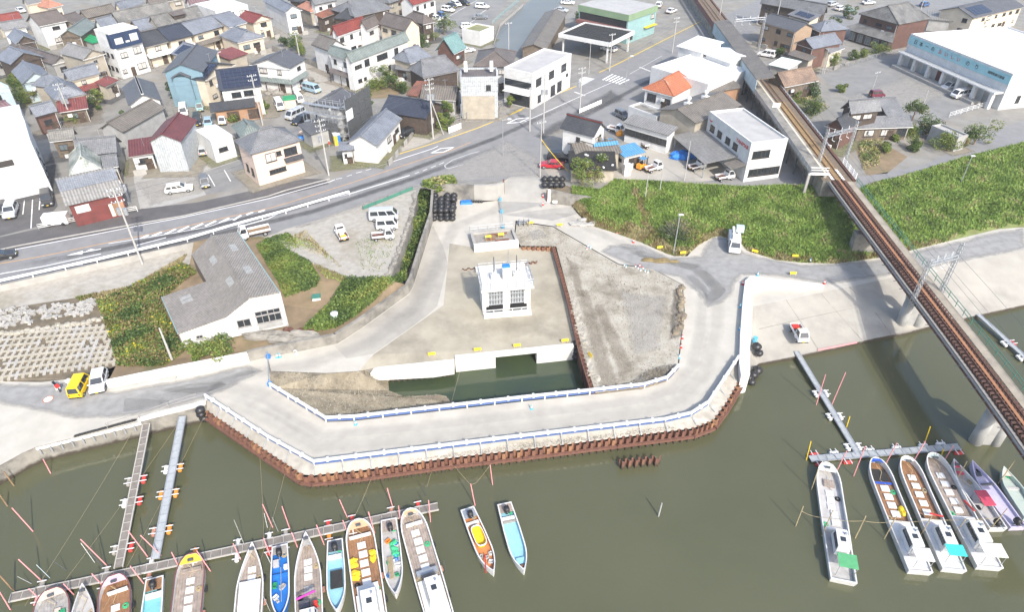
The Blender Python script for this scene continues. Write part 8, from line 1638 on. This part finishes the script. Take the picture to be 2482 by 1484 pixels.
# ================================================================ POLES,WIRES,SMALL THINGS
POLE = {}
def pole(k,px,z,h,label,arms=2,tr=0,mat='pole_concrete',r=.16,name='utility_pole'):
    b = G(*px,z); t = thing(name,label,'pole',b); MB().tube((0,0,-.3),(0,0,h),r,r * .62,10).build('mast',mat,t)
    for i in range(arms):
        bxpart('cross_arm','steel',t,(0,0,h - .4 - i * .9),(1.9 - .3 * i,.1,.1),.5)
        for x in (-.8,-.3,.5,.85): bxpart('insulator','white_plastic',t,(x * .85,x * .45,h - .3 - i * .9),(.1,.1,.22))
    for i in range(tr): MB().tube((.45 * (1 if i else -1),.1,h - 4.2),(.45 * (1 if i else -1),.1,h - 3.2),.3,.3,10).build('transformer','steel',t)
    POLE[k] = b + Vector((0,0,h)); return t
for a in (('a',(345,640),-1,12.5,'tall pole with twin transformers beside the road guard rail',3,2),('b',(637,303),0,10.5,'pole with crossarms standing before the big solar roof',2,0),('c',(797,425),0,10.5,'white pole at the sidewalk corner by the scaffolded house',3,1),('d',(1050,335),0,12,'pole with round transformer bank beside the navy roof',3,2),('e',(1405,270),0,9.5,'pole beside the white guard fence at the crossing',2,1),
          ('f',(1284,318),0,9,'white pole at the kerb left of the transformer pole',1,0),('g',(1317,322),0,12,'kerbside pole with transformers facing the shop house',3,2),('h',(1309,430),0,10.5,'thin brown pole beside the black bags at the entrance',1,0),('i',(1477,172),0,9,'traffic signal pole beside the forecourt',1,0),('j',(1427,180),0,7.5,'short pole at the forecourt corner',0,0),('k',(1629,128),0,9,'dark pole right of the crossing',2,0),
          ('l',(2212,80),0,11,'pole behind the corner of the seaweed shop',1,0),('m',(2110,232),0,5.5,'thin post standing in the asphalt yard',1,0),('n',(1992,180),0,6,'slim pole at the yard fence corner',0,0),('o',(1997,178),0,4,'propped post beside the slim yard pole',0,0),('p',(415,868),-1.5,4.8,'leaning-looking pale stub pole in the weeds',0,0),('q',(1233,165),0,11,'tall pole beside the white office by the canal',1,0),
          ('r',(728,148),0,7,'pole on the lane beside the yellow heap',1,0),('s',(1658,438),0,7.5,'thin pole at the top of the bank by the pickup',0,0),('t',(1563,486),-1,5.,'grey post halfway up the grass bank',0,0),('u',(1598,470),-.8,4.5,'slim grey post beside the bank post',0,0),('v',(2381,335),0,4.,'pale post at the levee road bend',0,0),('w',(178,300),0,8.5,'pole with transformers among the left houses',2,2),('x',(1740,62),0,8,'pole left of the far railway bed',1,0),('y',(1876,75),0,9,'pole right of the far railway bed',1,0),('z',(2232,268),0,4.5,'thin white post at the yard corner sign',0,0),('A',(330,150),0,8,'pole among the green canopy roofs',1,0),('B',(825,165),0,7.5,'pole beside the blue-grey gabled house',1,0)): pole(*a,**({'r': .09} if a[0] in 'hjmnostuvz' else {}))
WM = 'steel_dark'
def wire(label,ks,dz=(0,-.9),sag=.6,mat=WM,r=.016):
    t = thing('power_line',label,'wire')
    for d in dz:
        m = MB()
        for a,b in zip(ks[:-1],ks[1:]):
            A,B = [(POLE[k] if isinstance(k,str) else Vector(k)) + Vector((0,0,d - .2)) for k in (a,b)]; pr = A
            for i in range(1,11): f = i / 10; c = A.lerp(B,f) - Vector((0,0,sag * 4 * f * (1 - f))); m.tube(pr,c,r,r,4,False); pr = c
        m.build('wire',mat,t)
wire('power lines along the main road from the left edge',[(-110,70,12),'a','c','d','g','e','k'],(0,-.9,-1.9),.9); wire('lines over the old town roofs to the solar house pole',[(-130,130,9),'w','b','c'],(0,-.9)); wire('lines from the road pole across to the station',['g','e','i','k','x'],(-1.5,)); wire('lines above the old town to the top',['b','r',(-110,260,9)],(0,)); wire('lines by the railway houses',[(60,260,9),'y','l',(190,150,10)],(0,-.8)); wire('pair of lines from the navy roof pole to the canal pole',['d','q',(10,260,10)],(0,-.8)); wire('lines among the green canopy houses',['w','A','B','r'],(0,-.5))
wire('yellow sheathed guy line sagging from the entrance pole',['h',G(1390,385,2.5)],(-3,),.4,'yellow',.06)
d_ = POLE['d']; o = MB().tube(G(1075,326,0),Vector((d_.x,d_.y,8)),.1,.1,8).build('pole_brace','pole_concrete'); tag(o,'slanted brace leaning on the navy roof pole','pole')
def lamp(px,z,h,label,ln=1.2):
    t = thing('lamp_post',label,'lamp post',G(*px,z)); MB().tube((0,0,0),(0,0,h),.09,.06,8).tube((0,0,h),(ln * .6,.2,h + .15),.04,.04,6).build('mast','steel',t); bxpart('lamp_head','white_plastic',t,(ln * .7,.2,h + .05),(.7,.3,.16))
lamp((1632,617),ZS,6.8,'grey lamp post at the toe of the bank',.3); lamp((2327,446),-1.,5.2,'lamp post on the grass bank beyond the bridge',.4); lamp((1219,377),0,7.,'curved street lamp on the junction island',1.8); lamp((1516,205),0,6.5,'lamp post with signs at the crossing')
# scaffolding round the house under repair
s_ = SCAF; t = thing('scaffolding','pipe scaffolding with dark mesh around the house under repair','scaffolding',s_.root.location,s_.rz); X,Y = s_.w / 2 + .6,s_.d / 2 + .6
M('mesh_dark',(.06,.065,.068),(.09,.095,.1),ns=4,rough=.7)
for x in np.linspace(-X,X,6): [MB().tube((x,y,0),(x,y,8.4 if y < 0 else 8.8),.05,.05,6).build('standard','steel',t) for y in (-Y - .9,-Y)]
for y in np.linspace(-Y,Y,6): [MB().tube((x,y,0),(x,y,8.8),.05,.05,6).build('standard','steel',t) for x in (X,X + .9)]
for z in (1.8,3.6,5.4,7.2,8.3):
    MB().tube((-X,-Y - .9,z),(X + .9,-Y - .9,z),.04,.04,6).tube((X + .9,-Y - .9,z),(X + .9,Y,z),.04,.04,6).tube((-X,-Y,z),(X,-Y,z),.04,.04,6).build('ledger','steel',t)
    if z < 8: bxpart('plank','steel',t,(0,-Y - .45,z),(2 * X,.7,.06)); bxpart('plank','steel',t,(X + .45,0,z),(.7,2 * Y,.06))
for i in range(4):
    for z in (.3,2.4,4.5,6.6): bxpart('mesh_panel','mesh_dark' if not (i == 0 and z > 4 and z < 6) else 'white_paint',t,(X + .98,-Y + (i + .5) * Y / 2,z),(.03,Y / 2 - .06,2.));
for i in range(5):
    for z in (.3,2.3): bxpart('mesh_panel','mesh_dark',t,(-X * .2 + (i - .5) * X * .26,-Y - .98,z),(X * .25,.03,1.9))
H('annex','single-storey part with dark half-tiled roof behind the scaffold mesh',12,(520,1240),(760,1165),(640,1075),3.,'shed',.8,'roof_slate','w_grey',cat='annex',wins=False)
# people
def person(label,p,rz,top,legs,lean=.15,name='person'):
    v = [(0,0,.92),(lean * .4,0,1.15),(lean,0,1.4),(lean * 1.1,0,1.5),(lean * 1.2,0,1.63),(lean,.2,1.38),(lean + .1,.28,1.12),(lean + .25,.25,.95),(lean,-.2,1.38),(lean + .12,-.28,1.12),(lean + .28,-.25,.95),(.02,.1,.88),(.1,.13,.48),(0,.14,.06),(.12,.15,.03),(.02,-.1,.88),(-.05,-.13,.48),(-.12,-.14,.06),(0,-.15,.03)]
    e = [(0,1),(1,2),(2,3),(3,4),(2,5),(5,6),(6,7),(2,8),(8,9),(9,10),(0,11),(11,12),(12,13),(13,14),(0,15),(15,16),(16,17),(17,18)]
    rad = [.15,.14,.15,.06,.105,.07,.05,.035,.07,.05,.035,.1,.075,.05,.045,.1,.075,.05,.045]
    me = bpy.data.meshes.new('person'); me.from_pydata(v,e,[]); o = bpy.data.objects.new('person',me); COL.objects.link(o); o.modifiers.new('skin','SKIN'); o.modifiers.new('sub','SUBSURF').levels = 1
    for k,r_ in enumerate(rad): me.skin_vertices[0].data[k].radius = (r_,r_)
    me.skin_vertices[0].data[0].use_root = True; bpy.context.view_layer.update(); m2 = bpy.data.meshes.new_from_object(o.evaluated_get(bpy.context.evaluated_depsgraph_get())); bpy.data.objects.remove(o)
    m2.materials.clear(); [m2.materials.append(MM(x)) for x in (top,legs,'skin')]
    for f in m2.polygons: f.material_index = 1 if f.center.z < .95 else (2 if f.center.z > 1.5 else 0)
    q_ = ob(name,m2,None,p,rz); tag(q_,label,'person'); MB().ball((lean * 1.2,0,1.68),(.14,.13,.1),8,5).build('helmet','white_plastic',q_)
M('skin',(.45,.28,.2),(.4,.25,.18))
sw = lambda x,y,z: Matrix.Translation(s_.root.location) @ Matrix.Rotation(s_.rz,4,'Z') @ Vector((x,y,z))
person('person in dark work clothes standing on the scaffold',sw(-X * .35,-Y - .45,3.67),1.2,'w_navy','steel_dark'); person('person in white on the scaffold beside the roof edge',sw(X * .5,-Y - .45,5.47),2.4,'white_paint','w_grey'); person('person in red and white near the portable toilet',q(12,700,1370),.5,'red','w_grey')
c = q(12,775,1335); t = thing('portable_toilet','blue and yellow portable toilet beside the mesh wall','toilet',c,.45); bxpart('cabin','blue',t,(0,0,0),(1.2,1.2,2.2)); bxpart('side_panel','yellow',t,(-.61,-.1,.1),(.04,1.,2.)); bxpart('roof','white_plastic',t,(0,0,2.2),(1.3,1.3,.2)); bxpart('door','yellow',t,(-.25,-.61,.1),(.6,.04,2.))
def pile(nm,mat,px,s,label,cat,z=0,n=1):
    m = MB()
    for i in range(n): m.ball((random.uniform(-.5,.5) * s[0] * (n > 1),random.uniform(-.5,.5) * s[1] * (n > 1),s[2] * .3),(s[0] * (.5 if n == 1 else .25),s[1] * (.5 if n == 1 else .25),s[2] * random.uniform(.5,.9)),8,5,.2)
    tag(m.build(nm,mat,None,G(*px,z)),label,cat)
pile('tarpaulin','blue',Q(12,465,1285),(2.6,1.6,.7),'blue tarpaulin beside the cream-pink house','tarpaulin',0,4); pile('covered_heap','yellow',Q(12,392,555),(2.2,1.8,1.6),'bright yellow covered heap on the lane','heap'); pile('tarpaulin','blue',Q(23,1675,80),(5.,3.,1.2),'bright blue tarpaulin heap beside the dealer canopy','tarpaulin',0,6); pile('rubble','w_pink',Q(12,490,1230),(2.5,1.5,.6),'stack of old tiles beside the scaffolding','rubble',0,7)
pile('junk_heap','concrete_old',Q(12,470,745),(4,2.5,1.2),'heap of sacks and blue drums in the material yard','heap',0,9); pile('junk_heap','wood_grey',Q(12,200,860),(3.5,2,.8),'heap of scrap beside the green-roofed booth','heap',0,8); pile('junk_heap','concrete_old',Q(32,260,370),(7,1.6,.7),'dark scrap heap behind the numbered flood wall','heap',-1.5,22); pile('junk_heap','rust_dark',Q(32,420,330),(3,1.5,.6),'rusty scrap beside the warehouse door','heap',-1.5,9); pile('crate_stack','car_orange',Q(13,1040,1245),(1.6,1.3,1.),'orange machine crate by the workshop corner','crate')
pile('wood_heap','leaf_dry',(1600,632),(4,1.2,.3),'dry cut reeds below the lamp post','heap',ZS,8); pile('rubble','concrete',(1420,540),(4,2,.4),'grey rubble at the left bank toe','rubble',ZS,14)
for px,L_,rz,mat,lab in (((1545,568),7,-.05,'pink','pink pole bundle lying at the bank toe'),((1930,625),6,0,'bamboo','bamboo poles lying on the dry bank toe')):
    m = MB(); [m.tube((-L_ / 2,k * .12,.08),(L_ / 2,k * .12 + random.uniform(-.3,.3),.08),.05,.05,6) for k in range(4)]; tag(m.build('pole_bundle',mat,None,G(*px,ZS),rz),lab,'poles')
m = MB(); [m.tube((-3,k * .15,0),(3,k * .15,0),.06,.06,6) for k in range(2)]; tag(m.build('pole_bundle','pink',None,apz(2030,842) + Vector((0,0,.1)),.27),'pink poles lying along the slipway edge','poles')
c = q(12,345,985); t = thing('stall_booth','green-roofed booth in the parking lane','booth',c,.3); bxpart('booth_wall','w_pink',t,(0,0,0),(2.4,1.8,1.9)); bxpart('booth_roof','green',t,(0,0,1.9),(2.7,2.1,.35))
t = thing('pump_box','white box with dark green lid in the dry field','box',G(768,726,-1.2),.2); bxpart('box_body','white_plastic',t,(0,0,0),(1.1,.9,.5)); bxpart('lid','fence_green',t,(0,0,.5),(1.2,1.,.12))
t = thing('round_tank','pale round tank lid in the hedge behind the wall','tank',G(812,772,-1.3)); MB().tube((0,0,0),(0,0,.9),.55,.5,14).build('tank_body','w_paleblue',t); MB().tube((0,0,.9),(0,0,1.05),.5,.2,14).build('lid','white_plastic',t)
c = q(31,535,845,ZS); t = thing('motor_scooter','small red and white motor scooter beside the yellow van','scooter',(c.x,c.y,ZS + .02),-.7)
for x in (-.55,.6): w = MB().tube((x,-.06,.25),(x,.06,.25),.25,.25,14).build('wheel','rubber',t); MB().tube((x,-.07,.25),(x,.07,.25),.12,.12,10).build('rim','steel',w)
MB().loft([ring(-.75,.45,.75,.12,.05),ring(-.4,.35,.8,.17,.06),ring(.1,.3,.55,.15,.05),ring(.35,.3,.5,.14,.05)]).build('body','w_paleblue',t,None,0,True); MB().box((.42,0,.3),(.1,.5,.6)).build('leg_shield','white_plastic',t); bxpart('seat','black',t,(-.4,0,.8),(.7,.28,.1)); MB().tube((.6,0,.3),(.42,0,1.),.04).tube((.4,-.32,1.),(.4,.32,1.),.03).build('handlebar','steel_dark',t); bxpart('front_box','red',t,(.6,0,.8),(.35,.45,.35))
pile('white_sack','white_paint',Q(31,610,780),(1.1,.7,.5),'white sack on the ground behind the yellow van','sack',ZS,3)
x,y = Q(31,443,932); c = G(x,y,ZS + .03); ring_ = lambda r_: [c + Vector((math.cos(k * math.pi / 14) * r_,math.sin(k * math.pi / 14) * r_,0)) for k in range(28)]
sheet('speed_mark',ring_(.62),'salmon'); sheet('speed_mark',[p + Vector((0,0,.004)) for p in ring_(.47)],'white_paint'); o = lettering('speed_mark','20',None,(c.x,c.y,c.z + .01),0,0,.6,'salmon',.001); o['kind'] = 'structure'
# fences
def fence(label,pts,h,mat,pm,every=2.,z=0.,panel=True,name='fence'):
    t = thing(name,label,'fence'); P = [G(*p,z) for p in pts]
    for a,b in zip(P[:-1],P[1:]):
        d = b - a; rz = math.atan2(d.y,d.x); n = max(1,round(d.length / every))
        for i in range(n):
            c = a.lerp(b,(i + .5) / n); p = a.lerp(b,i / n); bxpart('post',pm,t,p,(.07,.07,h + .1),rz)
            if panel: bxpart('panel',mat,t,(c.x,c.y,c.z + .08),(d.length / n - .08,.04,h - .1),rz)
            else: [bxpart('rail',mat,t,(c.x,c.y,c.z + h * k),(d.length / n - .08,.04,.06),rz) for k in (.3,.62,.94)]
fence('green net fence with dark posts along the gravel lot',[Q(22,1010,560),Q(22,1240,470),Q(22,1470,375)],.7,'fence_green','steel_dark',2.2); fence('pale wire fence on the wall of the asphalt yard',[Q(14,590,680),Q(14,900,600),Q(14,1230,495)],1.1,'steel','w_grey',2.,panel=False); fence('white railing along the shop side lane',[Q(14,1780,1080),Q(14,2100,985),Q(14,2473,890)],1.1,'white_paint','white_paint',2.,panel=False)
fence('grey gate fence in front of the flat brown roof building',[Q(12,1850,1130),Q(12,2140,1060),Q(12,2330,960)],1.6,'steel','steel',1.6,panel=False); fence('white block fence around the garden of the tiled residence',[Q(12,1200,745),Q(12,1460,760)],1.1,'w_white','w_white',1.6); fence('long grey block wall beside the material yard',[Q(12,180,470),Q(12,480,580),Q(12,920,770)],1.5,'concrete_old','concrete_old',2.4,name='block_wall'); fence('white guard fence on the crossing island',[Q(13,665,1045),Q(13,870,955)],1.,'white_paint','white_paint',1.5); fence('low curved block wall of the roadside garden',[Q(12,870,1470),Q(12,1040,1440),Q(12,1160,1380)],1.1,'concrete_old','concrete_old',1.5,name='block_wall')
fence('stone-grey wall above the left garden',[Q(11,60,690),Q(11,190,660)],1.6,'concrete_old','concrete_old',2.,name='block_wall'); fence('white rail at the back of the concrete yard',[Q(21,1700,110),Q(21,1960,35)],1.,'white_paint','white_paint',2.,panel=False); fence('teal railing along the canal',[Q(12,2200,230),Q(12,2380,70),Q(12,2473,-10)],1.2,'hull_teal','concrete',2.,panel=False); fence('pale canal parapet beside the pole',[Q(12,2215,420),Q(12,2270,250),Q(12,2480,60)],.9,'concrete','concrete',3.,name='block_wall')
fence('white signboard fence beside the power pole brace',[Q(12,1800,1230),Q(12,1915,1185)],1.3,'white_paint','white_paint',1.5)
t = thing('sign_board','white upright signboard at the fenced gate','sign',q(12,1932,1080),.2); bxpart('board','white_paint',t,(0,0,.4),(1.,.1,2.6)); bxpart('post','steel',t,(0,.1,0),(.1,.1,.5))
t = thing('vending_cabinet','tall white cabinet beside the netted shed','cabinet',q(23,1098,235),.3); bxpart('cabinet_body','white_plastic',t,(0,0,0),(1.3,.9,2.1)); bxpart('label_panel','w_grey',t,(.15,-.46,.6),(.5,.03,1.1))
t = thing('box_trailer','white box trailer parked behind the shop railing','trailer',q(21,540,690),.2); bxpart('box_body','car_white',t,(0,0,.3),(3.6,1.6,1.5)); [MB().tube((x_,y_ - .1,.3),(x_,y_ + .1,.3),.3,.3,12).build('wheel','rubber',t) for x_ in (-1,1) for y_ in (-.7,.7)]
m = MB().box((0,0,0),(1.6,.25,2.5)); t = thing('rooftop_tank','flat rooftop water tank of the red shop alley','tank',q(21,1175,500),.2); bxpart('tank_body','white_plastic',t,(0,0,2.2),(.9,1.2,1.)); bxpart('tank_stand','steel',t,(0,0,0),(.8,1.,2.2))
# ---------------------------------------------------------------- tell look-alikes apart by their order in the photo
bpy.context.view_layer.update(); SAME = {}
for o in SC.objects:
    if o.parent is None and 'label' in o: SAME.setdefault(o['label'],[]).append(o)
for lab,L in SAME.items():
    if len(L) < 2: continue
    def col(o):
        c = o.matrix_world.translation; return c.x / (c.y * CP - (c.z - CAMH) * SP)
    for k,o in enumerate(sorted(L,key=col)):
        n = k + 1; sf = 'th' if 10 <= n % 100 <= 20 else {1: 'st',2: 'nd',3: 'rd'}.get(n % 10,'th'); o['label'] = '%s, %d%s from the left' % (lab,n,sf)
# ---------------------------------------------------------------- thin haze in the air
hz = MB().box((0,960,-7),(1900,3420,65)).mesh('haze',[]); o = ob('haze',hz); o['kind'] = 'stuff'
mh = bpy.data.materials.new('haze'); mh.use_nodes = True; nn_ = mh.node_tree; nn_.nodes.remove(nn_.nodes['Principled BSDF']); pv = nn_.nodes.new('ShaderNodeVolumePrincipled'); pv.inputs['Color'].default_value = (.95,.97,1,1); pv.inputs['Density'].default_value = .0002
nn_.links.new(pv.outputs[0],nn_.nodes['Material Output'].inputs['Volume']); hz.materials.append(mh)
